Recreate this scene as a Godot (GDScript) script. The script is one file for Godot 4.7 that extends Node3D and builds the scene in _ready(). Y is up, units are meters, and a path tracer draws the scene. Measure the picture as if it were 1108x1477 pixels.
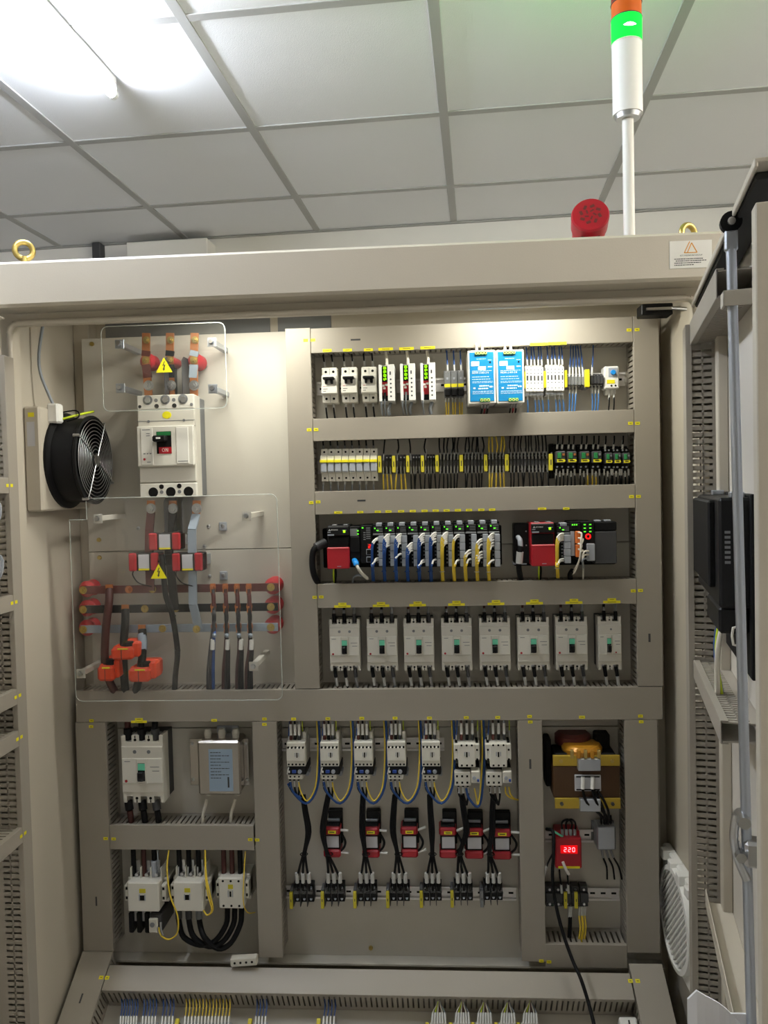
extends Node3D
# An electrical control cabinet standing open in a workshop room, photographed from about two metres.
# World frame: the mounting plate is the plane z = 0, x runs right, y up, the photographer stands at +z.

const F := 1150.0
const EYE := Vector3(0, 1.5, 2.0)
const ROT := Vector3(-0.0328, 0.065, -0.0238)
const ORD := ["first", "second", "third", "fourth", "fifth", "sixth", "seventh", "eighth", "ninth", "tenth", "eleventh", "twelfth"]
const TURN := -0.0534          # the room stands a little askew to the cabinet
const ROOM0 := Vector3(0.135, 0, -1.508)

var M := {}
var taken := {}
var eye_basis := Basis.from_euler(ROT)
var room_frame := Transform3D(Basis(Vector3.UP, TURN), ROOM0)

# ---------------------------------------------------------------- mesh building
class MB:
	var v := PackedVector3Array()
	var n := PackedVector3Array()
	var T := Transform3D.IDENTITY
	func tri(a: Vector3, b: Vector3, c: Vector3, na: Vector3, nb: Vector3, nc: Vector3) -> void:
		a = T * a; b = T * b; c = T * c
		na = T.basis * na; nb = T.basis * nb; nc = T.basis * nc
		if (b - a).cross(c - a).dot(na + nb + nc) > 0.0:
			v.append(a); v.append(c); v.append(b)
			n.append(na); n.append(nc); n.append(nb)
		else:
			v.append(a); v.append(b); v.append(c)
			n.append(na); n.append(nb); n.append(nc)
	func quad(a: Vector3, b: Vector3, c: Vector3, d: Vector3, m: Vector3) -> void:
		tri(a, b, c, m, m, m); tri(a, c, d, m, m, m)
	func quadn(a: Vector3, b: Vector3, c: Vector3, d: Vector3, na: Vector3, nb: Vector3, nc: Vector3, nd: Vector3) -> void:
		tri(a, b, c, na, nb, nc); tri(a, c, d, na, nc, nd)
	# a box given by two corners, its edges chamfered by bev
	func bx(x0: float, y0: float, z0: float, x1: float, y1: float, z1: float, bev := 0.0) -> MB:
		return box(Vector3(x0 + x1, y0 + y1, z0 + z1) / 2, Vector3(absf(x1 - x0), absf(y1 - y0), absf(z1 - z0)), bev)
	func box(c: Vector3, s: Vector3, bev := 0.0) -> MB:
		var h := s / 2
		bev = minf(bev, minf(h.x, minf(h.y, h.z)) * 0.9)
		for ax in 3:
			var u := (ax + 1) % 3
			var w := (ax + 2) % 3
			for sg in [-1.0, 1.0]:
				var m := Vector3.ZERO; m[ax] = sg
				var q := []
				for k in [[-1, -1], [1, -1], [1, 1], [-1, 1]]:
					var p := Vector3.ZERO
					p[ax] = sg * h[ax]; p[u] = k[0] * (h[u] - bev); p[w] = k[1] * (h[w] - bev)
					q.append(c + p)
				quad(q[0], q[1], q[2], q[3], m)
		if bev > 0.0:
			for ax in 3:
				var u := (ax + 1) % 3
				var w := (ax + 2) % 3
				for su in [-1.0, 1.0]:
					for sw in [-1.0, 1.0]:
						var q := []
						for k in [[-1, 0], [1, 0], [1, 1], [-1, 1]]:
							var p := Vector3.ZERO
							p[ax] = k[0] * (h[ax] - bev)
							p[u] = su * (h[u] - (bev if k[1] == 1 else 0.0))
							p[w] = sw * (h[w] - (0.0 if k[1] == 1 else bev))
							q.append(c + p)
						var m := Vector3.ZERO; m[u] = su; m[w] = sw
						quad(q[0], q[1], q[2], q[3], m.normalized())
			for sx in [-1.0, 1.0]:
				for sy in [-1.0, 1.0]:
					for sz in [-1.0, 1.0]:
						var m := Vector3(sx, sy, sz).normalized()
						tri(c + Vector3(sx * h.x, sy * (h.y - bev), sz * (h.z - bev)), c + Vector3(sx * (h.x - bev), sy * h.y, sz * (h.z - bev)), c + Vector3(sx * (h.x - bev), sy * (h.y - bev), sz * h.z), m, m, m)
		return self
	func cyl(a: Vector3, b: Vector3, r0: float, r1 := -1.0, seg := 12, caps := true) -> MB:
		if r1 < 0.0: r1 = r0
		var d := (b - a).normalized()
		var u := d.cross(Vector3.UP if absf(d.y) < 0.9 else Vector3.RIGHT).normalized()
		var w := d.cross(u)
		for i in seg:
			var t0 := TAU * i / seg
			var t1 := TAU * (i + 1) / seg
			var e0 := u * cos(t0) + w * sin(t0)
			var e1 := u * cos(t1) + w * sin(t1)
			quadn(a + e0 * r0, a + e1 * r0, b + e1 * r1, b + e0 * r1, e0, e1, e1, e0)
			if caps:
				tri(a, a + e0 * r0, a + e1 * r0, -d, -d, -d)
				tri(b, b + e0 * r1, b + e1 * r1, d, d, d)
		return self
	func ring(c: Vector3, axis: Vector3, R: float, r: float, seg := 20, sub := 6) -> MB:
		var d := axis.normalized()
		var u := d.cross(Vector3.UP if absf(d.y) < 0.9 else Vector3.RIGHT).normalized()
		var w := d.cross(u)
		for i in seg:
			var e0 := u * cos(TAU * i / seg) + w * sin(TAU * i / seg)
			var e1 := u * cos(TAU * (i + 1) / seg) + w * sin(TAU * (i + 1) / seg)
			for j in sub:
				var f0 := TAU * j / sub
				var f1 := TAU * (j + 1) / sub
				var n00 := e0 * cos(f0) + d * sin(f0); var n01 := e0 * cos(f1) + d * sin(f1)
				var n10 := e1 * cos(f0) + d * sin(f0); var n11 := e1 * cos(f1) + d * sin(f1)
				quadn(c + e0 * R + n00 * r, c + e1 * R + n10 * r, c + e1 * R + n11 * r, c + e0 * R + n01 * r, n00, n10, n11, n01)
		return self
	# round cord through points, smoothed
	func tube(pts: Array, r: float, seg := 6, fine := 4) -> MB:
		var p := []
		var k := pts.size()
		if k == 2:
			p = pts.duplicate()
		else:
			for i in k - 1:
				var a: Vector3 = pts[maxi(i - 1, 0)]; var b: Vector3 = pts[i]; var c: Vector3 = pts[i + 1]; var d: Vector3 = pts[mini(i + 2, k - 1)]
				for j in fine:
					p.append(b.cubic_interpolate(c, a, d, float(j) / fine))
			p.append(pts[k - 1])
		var u := Vector3.ZERO
		var rings := []
		var dirs := []
		for i in p.size():
			var t: Vector3 = (p[mini(i + 1, p.size() - 1)] - p[maxi(i - 1, 0)]).normalized()
			if u == Vector3.ZERO:
				u = t.cross(Vector3(0.3, 0.2, 1)).normalized()
			u = (u - t * u.dot(t)).normalized()
			var w := t.cross(u)
			var rr := []
			for j in seg:
				rr.append(u * cos(TAU * j / seg) + w * sin(TAU * j / seg))
			rings.append(rr)
			dirs.append(t)
		for i in p.size() - 1:
			for j in seg:
				var q := (j + 1) % seg
				quadn(p[i] + rings[i][j] * r, p[i] + rings[i][q] * r, p[i + 1] + rings[i + 1][q] * r, p[i + 1] + rings[i + 1][j] * r, rings[i][j], rings[i][q], rings[i + 1][q], rings[i + 1][j])
		for e in [0, p.size() - 1]:
			var m: Vector3 = -dirs[e] if e == 0 else dirs[e]
			for j in range(1, seg - 1):
				tri(p[e] + rings[e][0] * r, p[e] + rings[e][j] * r, p[e] + rings[e][j + 1] * r, m, m, m)
		return self
	# flat ribbon bar of a rectangular section swept through points; side = the width direction
	func bar(pts: Array, side: Vector3, w: float, t: float) -> MB:
		for i in pts.size() - 1:
			var a: Vector3 = pts[i]; var b: Vector3 = pts[i + 1]
			var d := (b - a).normalized()
			var sd := (side - d * side.dot(d)).normalized()
			var m := d.cross(sd).normalized()
			var s := sd * w / 2; var o := m * t / 2
			quad(a - s + o, a + s + o, b + s + o, b - s + o, m)
			quad(a - s - o, a + s - o, b + s - o, b - s - o, -m)
			quad(a + s - o, a + s + o, b + s + o, b + s - o, sd)
			quad(a - s - o, a - s + o, b - s + o, b - s - o, -sd)
			quad(a - s - o, a + s - o, a + s + o, a - s + o, -d)
			quad(b - s - o, b + s - o, b + s + o, b - s + o, d)
		return self
	# an outline in x and y given thickness from z0 to z1
	func prism(poly: PackedVector2Array, z0: float, z1: float) -> MB:
		var ix := Geometry2D.triangulate_polygon(poly)
		for i in range(0, ix.size(), 3):
			for z in [z0, z1]:
				var m := Vector3(0, 0, 1 if z == maxf(z0, z1) else -1)
				var a := poly[ix[i]]; var b := poly[ix[i + 1]]; var c := poly[ix[i + 2]]
				tri(Vector3(a.x, a.y, z), Vector3(b.x, b.y, z), Vector3(c.x, c.y, z), m, m, m)
		var cw := Geometry2D.is_polygon_clockwise(poly)
		for i in poly.size():
			var a := poly[i]; var b := poly[(i + 1) % poly.size()]
			var e := (b - a).normalized()
			var m := Vector3(e.y, -e.x, 0) * (-1.0 if cw else 1.0)
			quad(Vector3(a.x, a.y, z0), Vector3(b.x, b.y, z0), Vector3(b.x, b.y, z1), Vector3(a.x, a.y, z1), m)
		return self
	# a profile of (radius, height) pairs turned about an axis from a along d
	func lathe(a: Vector3, d: Vector3, prof: Array, seg := 20) -> MB:
		for i in prof.size() - 1:
			var p: Vector2 = prof[i]; var q: Vector2 = prof[i + 1]
			var u := d.cross(Vector3.UP if absf(d.y) < 0.9 else Vector3.RIGHT).normalized()
			var w := d.cross(u)
			var e := q - p
			for j in seg:
				var r0 := u * cos(TAU * j / seg) + w * sin(TAU * j / seg)
				var r1 := u * cos(TAU * (j + 1) / seg) + w * sin(TAU * (j + 1) / seg)
				var n0 := (r0 * e.y - d * e.x).normalized(); var n1 := (r1 * e.y - d * e.x).normalized()
				quadn(a + d * p.y + r0 * p.x, a + d * p.y + r1 * p.x, a + d * q.y + r1 * q.x, a + d * q.y + r0 * q.x, n0, n1, n1, n0)
		return self
	func mesh() -> ArrayMesh:
		var arr := []
		arr.resize(Mesh.ARRAY_MAX)
		for i in n.size(): n[i] = n[i].normalized()
		arr[Mesh.ARRAY_VERTEX] = v
		arr[Mesh.ARRAY_NORMAL] = n
		var am := ArrayMesh.new()
		am.add_surface_from_arrays(Mesh.PRIMITIVE_TRIANGLES, arr)
		return am

func mb() -> MB:
	return MB.new()

# ---------------------------------------------------------------- scene nodes
func numbered(called: String) -> String:
	if not taken.has(called):
		taken[called] = 0
		return called
	taken[called] += 1
	return "%s_%03d" % [called, taken[called]]

func thing(called: String, label: String, category: String, where: Vector3, group := "") -> Node3D:
	var o := Node3D.new()
	o.name = numbered(called)
	add_child(o)
	o.position = where
	o.set_meta("label", label)
	o.set_meta("category", category)
	if group != "": o.set_meta("group", group)
	return o

func part(parent: Node, called: String, b: MB, mat: Material, label := "") -> MeshInstance3D:
	var o := MeshInstance3D.new()
	o.name = called
	o.mesh = b.mesh()
	o.material_override = mat
	parent.add_child(o, true)
	if label != "": o.set_meta("label", label)
	return o

func stuff(o: Node) -> Node:
	o.set_meta("kind", "stuff")
	return o

func structure(called: String, label: String) -> Node3D:
	var o := Node3D.new()
	o.name = called
	add_child(o)
	o.set_meta("kind", "structure")
	o.set_meta("label", label)
	return o

func letters(parent: Node, called: String, text: String, where: Vector3, height: float, mat: Material, basis := Basis.IDENTITY, max_w := 0.0, serif := false) -> MeshInstance3D:
	var t := TextMesh.new()
	var f := SystemFont.new()
	f.font_names = PackedStringArray(["Droid Serif" if serif else "Droid Sans"])
	t.font = f
	t.text = text
	t.font_size = 32
	t.pixel_size = height / 24.0
	t.depth = 0.0004
	t.curve_step = 2.0
	var o := MeshInstance3D.new()
	o.name = called
	o.mesh = t
	o.material_override = mat
	parent.add_child(o, true)
	var sx := 1.0
	if max_w > 0.0 and t.get_aabb().size.x > 0.0: sx = max_w / t.get_aabb().size.x
	o.transform = Transform3D(basis * Basis.from_scale(Vector3(sx, 1, 1)), where)
	return o

# where the line of sight through a point of the frame meets the plane at depth z
func at(u: float, w: float, z: float) -> Vector3:
	var d := eye_basis * Vector3((u - 554.0) / F, -(w - 738.5) / F, -1.0)
	return EYE + d * ((z - EYE.z) / d.z)

# the same for the sloping panel at the foot of the cabinet, or any plane
func on(u: float, w: float, pl: Plane) -> Vector3:
	var d := eye_basis * Vector3((u - 554.0) / F, -(w - 738.5) / F, -1.0)
	return pl.intersects_ray(EYE, d)

# rectangle seen at x0..x1, y0..y1 at depth z: centre (on the plate), width, height
func rect(x0: float, y0: float, x1: float, y1: float, z: float) -> Dictionary:
	var xm := (x0 + x1) / 2; var ym := (y0 + y1) / 2
	var l := at(x0, ym, z); var r := at(x1, ym, z); var t := at(xm, y0, z); var b := at(xm, y1, z)
	return {"c": Vector3((l.x + r.x) / 2, (t.y + b.y) / 2, 0), "w": r.x - l.x, "h": t.y - b.y}

# ---------------------------------------------------------------- materials
func paint(c: Color, rough := 0.5, metal := 0.0, grain := 0.0) -> StandardMaterial3D:
	var m := StandardMaterial3D.new()
	m.albedo_color = c
	m.roughness = rough
	m.metallic = metal
	if grain > 0.0:
		m.normal_enabled = true
		m.normal_texture = M.grain_tex
		m.normal_scale = grain
		m.uv1_triplanar = true
		m.uv1_world_triplanar = true
		m.uv1_scale = Vector3(9, 9, 9)
	return m

func glow(c: Color, e: float) -> StandardMaterial3D:
	var m := StandardMaterial3D.new()
	m.albedo_color = c
	m.emission_enabled = true
	m.emission = c
	m.emission_energy_multiplier = e
	return m

func make_materials() -> void:
	var nz := FastNoiseLite.new()
	nz.seed = 5; nz.frequency = 0.09; nz.fractal_octaves = 3
	var nt := NoiseTexture2D.new()
	nt.noise = nz; nt.width = 256; nt.height = 256; nt.seamless = true; nt.as_normal_map = true; nt.bump_strength = 2.0
	M.grain_tex = nt
	M.cab = paint(Color8(192, 184, 168), 0.45, 0, 0.10)          # powder coated cabinet sheet
	M.plate = paint(Color8(203, 198, 186), 0.5, 0, 0.06)
	M.duct = paint(Color8(157, 150, 138), 0.42, 0, 0.05)
	M.ductin = paint(Color8(157, 150, 138), 0.5)
	M.doorskin = paint(Color8(206, 200, 190), 0.4, 0, 0.08)
	M.wall = paint(Color8(231, 227, 219), 0.85, 0, 0.12)
	M.floor = paint(Color8(186, 185, 182), 0.5, 0, 0.1)
	M.tile = paint(Color8(238, 238, 239), 0.8, 0, 0.35)
	M.tbar = paint(Color8(170, 169, 166), 0.45)
	M.white = paint(Color8(236, 235, 230), 0.45)
	M.ivory = paint(Color8(212, 208, 196), 0.5)
	M.ivory2 = paint(Color8(222, 219, 208), 0.45)
	M.offwhite = paint(Color8(228, 226, 218), 0.5)
	M.black = paint(Color8(24, 24, 25), 0.45)
	M.rubber = paint(Color8(16, 16, 17), 0.6)
	M.hole = paint(Color8(20, 19, 18), 0.8)
	M.darkgrey = paint(Color8(62, 62, 64), 0.5)
	M.grey = paint(Color8(120, 122, 124), 0.5)
	M.lightgrey = paint(Color8(165, 170, 178), 0.5)
	M.sleeve = paint(Color8(205, 205, 202), 0.5)
	M.clearsleeve = paint(Color8(150, 150, 150), 0.35)
	M.steel = paint(Color8(205, 206, 208), 0.28, 1.0)
	M.zinc = paint(Color8(190, 196, 206), 0.35, 0.9)
	M.rail = paint(Color8(238, 234, 231), 0.45, 0.45)
	M.brass = paint(Color8(196, 172, 100), 0.35, 0.85)
	M.copper = paint(Color8(205, 130, 78), 0.35, 0.75)
	M.red = paint(Color8(170, 22, 36), 0.4)
	M.sirenred = paint(Color8(164, 10, 32), 0.35)
	M.insred = paint(Color8(196, 40, 52), 0.4)
	M.brown = paint(Color8(92, 38, 32), 0.5)
	M.barblack = paint(Color8(26, 26, 28), 0.5)
	M.bargrey = paint(Color8(148, 160, 172), 0.45)
	M.orange = paint(Color8(232, 74, 30), 0.45)
	M.orange2 = paint(Color8(226, 120, 52), 0.5)
	M.yellow = paint(Color8(238, 226, 30), 0.55)
	M.mark = paint(Color8(214, 200, 50), 0.55)
	M.ywire = paint(Color8(238, 206, 64), 0.5)
	M.bwire = paint(Color8(32, 78, 148), 0.5)
	M.lbwire = paint(Color8(70, 130, 200), 0.5)
	M.kwire = paint(Color8(18, 18, 20), 0.5)
	M.brwire = paint(Color8(70, 28, 22), 0.5)
	M.gwire = paint(Color8(140, 146, 152), 0.5)
	M.wwire = paint(Color8(228, 222, 208), 0.5)
	M.gyel = paint(Color8(196, 214, 40), 0.5)
	M.blue = paint(Color8(10, 122, 178), 0.4)
	M.skyblue = paint(Color8(30, 146, 230), 0.4)
	M.green = paint(Color8(36, 130, 70), 0.45)
	M.teal = paint(Color8(112, 214, 176), 0.4)
	M.lime = paint(Color8(196, 214, 120), 0.5)
	M.dialblue = paint(Color8(30, 70, 160), 0.45)
	M.transformer = paint(Color8(74, 48, 22), 0.45, 0.2)
	M.goldplate = paint(Color8(200, 172, 72), 0.35, 0.8)
	M.varnish = paint(Color8(200, 140, 40), 0.3, 0.2)
	M.inox = paint(Color8(178, 172, 164), 0.25, 0.95)
	M.gold = paint(Color8(200, 176, 110), 0.32, 0.9)
	M.paper = paint(Color8(244, 244, 248), 0.7)
	M.nameplate = paint(Color8(200, 200, 205), 0.5)
	M.infoblue = paint(Color8(150, 170, 190), 0.5)
	M.print = paint(Color8(52, 52, 50), 0.6)
	M.printw = paint(Color8(214, 230, 240), 0.6)
	M.amber = paint(Color8(222, 150, 40), 0.5)
	M.gasket = paint(Color8(40, 40, 40), 0.8)
	M.led = glow(Color(0.6, 1.0, 0.05), 1.8)
	M.ledgreen = glow(Color(0.4, 1.0, 0.2), 0.8)
	M.ledred = glow(Color(1.0, 0.06, 0.05), 2.2)
	M.digit = glow(Color(1.0, 0.55, 0.6), 3.0)
	M.digitback = glow(Color(0.9, 0.02, 0.05), 0.7)
	for k in ["black", "rubber", "kwire", "barblack", "hole"]: M[k].metallic_specular = 0.3
	M.clear = StandardMaterial3D.new()
	M.clear.transparency = BaseMaterial3D.TRANSPARENCY_ALPHA
	M.clear.albedo_color = Color(0.9, 0.92, 0.9, 0.008)
	M.clear.roughness = 0.03
	M.edge = StandardMaterial3D.new()
	M.edge.transparency = BaseMaterial3D.TRANSPARENCY_ALPHA
	M.edge.albedo_color = Color(0.9, 0.93, 0.9, 0.4)
	M.edge.roughness = 0.15

# ================================================================ the scene
func _ready() -> void:
	var cam := Camera3D.new()
	cam.name = "camera"
	cam.position = EYE
	cam.rotation_order = EULER_ORDER_YXZ
	cam.rotation = ROT
	cam.fov = rad_to_deg(2.0 * atan(738.5 / F))
	cam.near = 0.02
	add_child(cam)
	cam.current = true

	var we := WorldEnvironment.new()
	we.name = "environment"
	var env := Environment.new()
	env.background_mode = Environment.BG_COLOR
	env.background_color = Color(0.02, 0.02, 0.02)
	env.tonemap_mode = Environment.TONE_MAPPER_LINEAR
	env.tonemap_exposure = EXPOSURE
	env.sdfgi_enabled = true
	env.ssao_enabled = true
	env.ssil_enabled = true
	we.environment = env
	add_child(we)

	make_materials()
	build_room()
	build_lamps()
	build_cabinet()
	build_ducts()
	build_right_door()
	build_left_door()
	build_left_plate()
	build_row_one()
	build_row_two()
	build_row_three()
	build_row_four()
	build_lower_left()
	build_lower_middle()
	build_lower_right()
	build_foot_panel()
	build_roof_things()

const EXPOSURE := 1.03
const TUBE_GLOW := 215.0          # what the eye sees of a ceiling tube
const TUBE_LIGHT := 0.2
const INNER_GLOW := 4.0
const INNER_LIGHT := 0.27

func room_mesh(parent: Node, called: String, b: MB, mat: Material) -> MeshInstance3D:
	var o := part(parent, called, b, mat)
	return o

func build_room() -> void:
	var H := 2.63
	var X0 := -3.63; var X1 := 2.97; var Z1 := 6.43
	var fl := structure("floor", "grey workshop floor")
	fl.transform = room_frame
	part(fl, "floor_slab", mb().bx(X0 - 0.2, -0.1, -0.2, X1 + 0.2, 0, Z1 + 0.2), M.floor)
	var wb := structure("wall_back", "off-white plastered wall behind the cabinet")
	wb.transform = room_frame
	part(wb, "plaster", mb().bx(X0 - 0.2, 0, -0.2, X1 + 0.2, H + 0.2, 0), M.wall)
	part(wb, "pilaster", mb().bx(-1.47, 0, -0.01, -1.10, H - 0.03, 0.11, 0.004), M.wall)
	part(wb, "conduit", mb().bx(-1.66, 0, 0.0, -1.62, H, 0.05, 0.004), M.darkgrey)
	var wl := structure("wall_left", "off-white wall on the left")
	wl.transform = room_frame
	part(wl, "plaster", mb().bx(X0 - 0.2, 0, 0, X0, H + 0.2, Z1), M.wall)
	var wr := structure("wall_right", "off-white wall on the right")
	wr.transform = room_frame
	part(wr, "plaster", mb().bx(X1, 0, 0, X1 + 0.2, H + 0.2, Z1), M.wall)
	var wf := structure("wall_front", "off-white wall behind the photographer")
	wf.transform = room_frame
	part(wf, "plaster", mb().bx(X0 - 0.2, 0, Z1, X1 + 0.2, H + 0.2, Z1 + 0.2), M.wall)
	var ce := structure("ceiling", "suspended ceiling of square white tiles in a grey metal grid")
	ce.transform = room_frame
	part(ce, "ceiling_slab", mb().bx(X0 - 0.2, H + 0.06, -0.2, X1 + 0.2, H + 0.2, Z1 + 0.2), M.wall)
	var zs := [0.0]
	for k in 11: zs.append(0.43 + 0.6 * k)
	var full := mb().box(Vector3(0, 0.008, 0), Vector3(0.584, 0.016, 0.584), 0.003).mesh()
	var cut := mb().box(Vector3(0, 0.008, 0), Vector3(0.584, 0.016, 0.414), 0.003).mesh()
	for i in 11:
		for j in zs.size() - 1:
			var o := MeshInstance3D.new()
			o.name = "ceiling_tile"
			o.mesh = cut if j == 0 else full
			o.material_override = M.tile
			ce.add_child(o, true)
			o.position = Vector3(X0 + 0.6 * i + 0.3, H + 0.002, (zs[j] + zs[j + 1]) / 2)
	for i in 12:
		part(ce, "ceiling_bar", mb().bx(X0 + 0.6 * i - 0.014, H - 0.002, 0, X0 + 0.6 * i + 0.014, H + 0.004, Z1, 0.001), M.tbar)
	for j in zs.size():
		part(ce, "ceiling_bar", mb().bx(X0, H - 0.0015, zs[j] - 0.014, X1, H + 0.004, zs[j] + 0.014, 0.001), M.tbar)
	var tr := structure("trim_1", "thin shadow-gap angle where the ceiling meets the back wall")
	tr.transform = room_frame
	part(tr, "wall_angle", mb().bx(X0, H - 0.004, 0, X1, H, 0.022, 0.001), M.tbar)

func tube_lamp(label: String, x: float, z0: float, z1: float, y: float, tint: Color, power: float) -> void:
	var t := thing("fluorescent_lamp", label, "ceiling lamp", Vector3.ZERO)
	t.transform = room_frame * Transform3D(Basis.IDENTITY, Vector3(x, y, (z0 + z1) / 2))
	var L := (z1 - z0) / 2
	part(t, "batten", mb().bx(-0.012, 0.004, -L, 0.012, 0.03, L, 0.003), M.white)
	for s in [-1.0, 1.0]:
		part(t, "lamp_holder", mb().cyl(Vector3(0, -0.014, s * L - 0.006), Vector3(0, -0.014, s * L + 0.008), 0.0135, 0.012, 14).bx(-0.011, -0.014, s * L - 0.006, 0.011, 0.006, s * L + 0.006, 0.002), M.white)
	var g := part(t, "lamp_tube", mb().cyl(Vector3(0, -0.014, -L + 0.008), Vector3(0, -0.014, L - 0.008), 0.0125, -1, 14), glow(tint, TUBE_GLOW * power))
	g.set_meta("label", "glowing white fluorescent tube")
	var a := AreaLight3D.new()
	a.name = "tube_light"
	t.add_child(a)
	a.area_size = Vector2(0.025, L * 2 - 0.04)
	a.rotation_degrees = Vector3(-90, 0, 0)
	a.position = Vector3(0, -0.03, 0)
	a.light_color = tint
	a.light_energy = TUBE_LIGHT * power
	a.area_range = 12.0
	a.shadow_enabled = true

func build_lamps() -> void:
	tube_lamp("bare fluorescent tube on the ceiling at the upper left", -0.915, 1.40, 2.60, 2.598, Color(0.92, 0.95, 1.0), 0.92)
	tube_lamp("second ceiling fluorescent tube, out to the right of the cabinet", 1.75, 1.40, 2.60, 2.598, Color(1.0, 0.97, 0.92), 0.6)
	tube_lamp("third ceiling fluorescent tube, right of the photographer", 1.85, 2.9, 4.1, 2.598, Color(1.0, 0.975, 0.94), 0.95)

# ---------------------------------------------------------------- the cabinet shell
const CX0 := -0.93
const CX1 := 0.566
const CTOP := 1.977
const ZFRAME := 0.335
const ZBEAM := 0.40
const ZBACK := -0.07

var cabinet: Node3D

func build_cabinet() -> void:
	cabinet = thing("control_cabinet", "large grey-beige steel electrical control cabinet standing open", "cabinet", Vector3(0, 0, 0))
	var c := cabinet
	var t := 0.003
	part(c, "back_panel", mb().bx(CX0, 0.06, ZBACK - t, CX1, CTOP, ZBACK), M.cab)
	part(c, "side_panel", mb().bx(CX0, 0.06, ZBACK, CX0 + t, CTOP, ZFRAME), M.cab)
	part(c, "side_panel", mb().bx(CX1 - t, 0.06, ZBACK, CX1, CTOP, ZFRAME), M.cab)
	part(c, "roof_panel", mb().bx(CX0, CTOP - t, ZBACK, CX1, CTOP, ZBEAM - 0.004), M.cab)
	part(c, "floor_panel", mb().bx(CX0, 0.06, ZBACK, CX1, 0.07, ZFRAME), M.cab)
	part(c, "plinth", mb().bx(CX0, 0, ZBACK, CX1, 0.06, ZFRAME), M.darkgrey)
	part(c, "top_beam", mb().bx(CX0 - 0.004, 1.886, ZFRAME - 0.02, CX1 + 0.002, CTOP + 0.002, ZBEAM, 0.006), M.cab)
	# front frame with the raised lip round the opening
	var ox0 := -0.9; var ox1 := 0.532; var oy0 := 0.12; var oy1 := 1.865
	part(c, "frame_head", mb().bx(CX0, oy1, ZFRAME - 0.003, CX1, 1.89, ZFRAME), M.cab)
	part(c, "frame_post", mb().bx(CX0, oy0, ZFRAME - 0.003, ox0, oy1, ZFRAME), M.cab)
	part(c, "frame_post", mb().bx(ox1, oy0, ZFRAME - 0.003, CX1, oy1, ZFRAME), M.cab)
	part(c, "frame_sill", mb().bx(CX0, 0.06, ZFRAME - 0.003, CX1, oy0, ZFRAME), M.cab)
	var lip := mb()
	var rr := 0.02
	var path := []
	for k in [[ox0 + rr, oy1 - rr, 180, 90], [ox1 - rr, oy1 - rr, 90, 0], [ox1 - rr, oy0 + rr, 0, -90], [ox0 + rr, oy0 + rr, -90, -180]]:
		for j in 5:
			var an := deg_to_rad(lerpf(k[2], k[3], j / 4.0))
			path.append(Vector3(k[0] + rr * cos(an), k[1] + rr * sin(an), ZFRAME + 0.006))
	path.append(path[0])
	for i in path.size() - 1:
		lip.cyl(path[i], path[i + 1], 0.0065, -1, 8, false)
	part(c, "opening_lip", lip, M.cab)
	# flanges behind the frame running into the cabinet
	part(c, "inner_flange", mb().bx(ox0 - 0.004, oy0, 0.3, ox0, oy1, ZFRAME - 0.003), M.cab)
	part(c, "inner_flange", mb().bx(ox1, oy0, 0.3, ox1 + 0.004, oy1, ZFRAME - 0.003), M.cab)
	part(c, "inner_flange", mb().bx(ox0, oy1, 0.3, ox1, oy1 + 0.004, ZFRAME - 0.003), M.cab)
	# corner posts at the back and a stiffener on the left side
	part(c, "rear_post", mb().bx(CX0 + t, 0.07, ZBACK, CX0 + 0.045, CTOP - t, -0.02, 0.002), M.cab)
	part(c, "rear_post", mb().bx(CX1 - 0.045, 0.07, ZBACK, CX1 - t, CTOP - t, -0.02, 0.002), M.cab)
	# mounting plates, screwed on in three sheets with a narrow joint
	for p in [[1.3485, 1.894], [0.889, 1.3465], [0.296, 0.887]]:
		var pl := part(c, "mounting_plate", mb().bx(-0.896, p[0], -0.003, 0.541, p[1], 0, 0.0008), M.plate)
		for sx in [-0.868, 0.52]:
			for sy in [p[0] + 0.03, p[1] - 0.014]:
				part(pl, "plate_screw", mb().cyl(Vector3(sx, sy, 0), Vector3(sx, sy, 0.004), 0.006, 0.005, 10), M.brass)
	part(c, "rear_gland_plate", mb().bx(-0.86, 1.905, ZBACK, -0.42, 1.955, ZBACK + 0.003, 0.001).bx(-0.4, 1.905, ZBACK, -0.26, 1.955, ZBACK + 0.003, 0.001), M.grey)
	part(c, "plate_flange", mb().bx(-0.896, 0.290, -0.003, 0.541, 0.296, 0.035, 0.0008), M.plate)
	var ps := at(535, 1367, 0.0)
	part(c, "plate_screw", mb().cyl(ps, ps + Vector3(0, 0, 0.004), 0.006, 0.005, 10), M.brass)
	# lock keeper and opening stay at the top right
	part(c, "door_switch", mb().bx(0.475, 1.872, 0.10, 0.545, 1.898, 0.145, 0.002), M.black)
	part(c, "switch_lever", mb().bx(0.485, 1.882, 0.145, 0.545, 1.888, 0.15).cyl(Vector3(0.545, 1.885, 0.148), Vector3(0.575, 1.87, 0.2), 0.004, -1, 8), M.steel)
	# makers plate on the beam
	var r := rect(966, 347, 1027, 386.5, ZBEAM)
	var s := thing("maker_plate", "white nameplate with an orange triangle logo on the cabinet top right corner", "sign", r.c + Vector3(0, 0, ZBEAM))
	part(s, "sheet", mb().box(Vector3(0, 0, 0.0005), Vector3(r.w, r.h, 0.001)), M.offwhite)
	var k: float = r.w / 61.0
	var tri := mb()
	var A := Vector2(-0.2, 18.5) * k; var B := Vector2(-9.5, 2.0) * k; var C := Vector2(9.0, 2.0) * k
	A.x = 0.0
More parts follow.
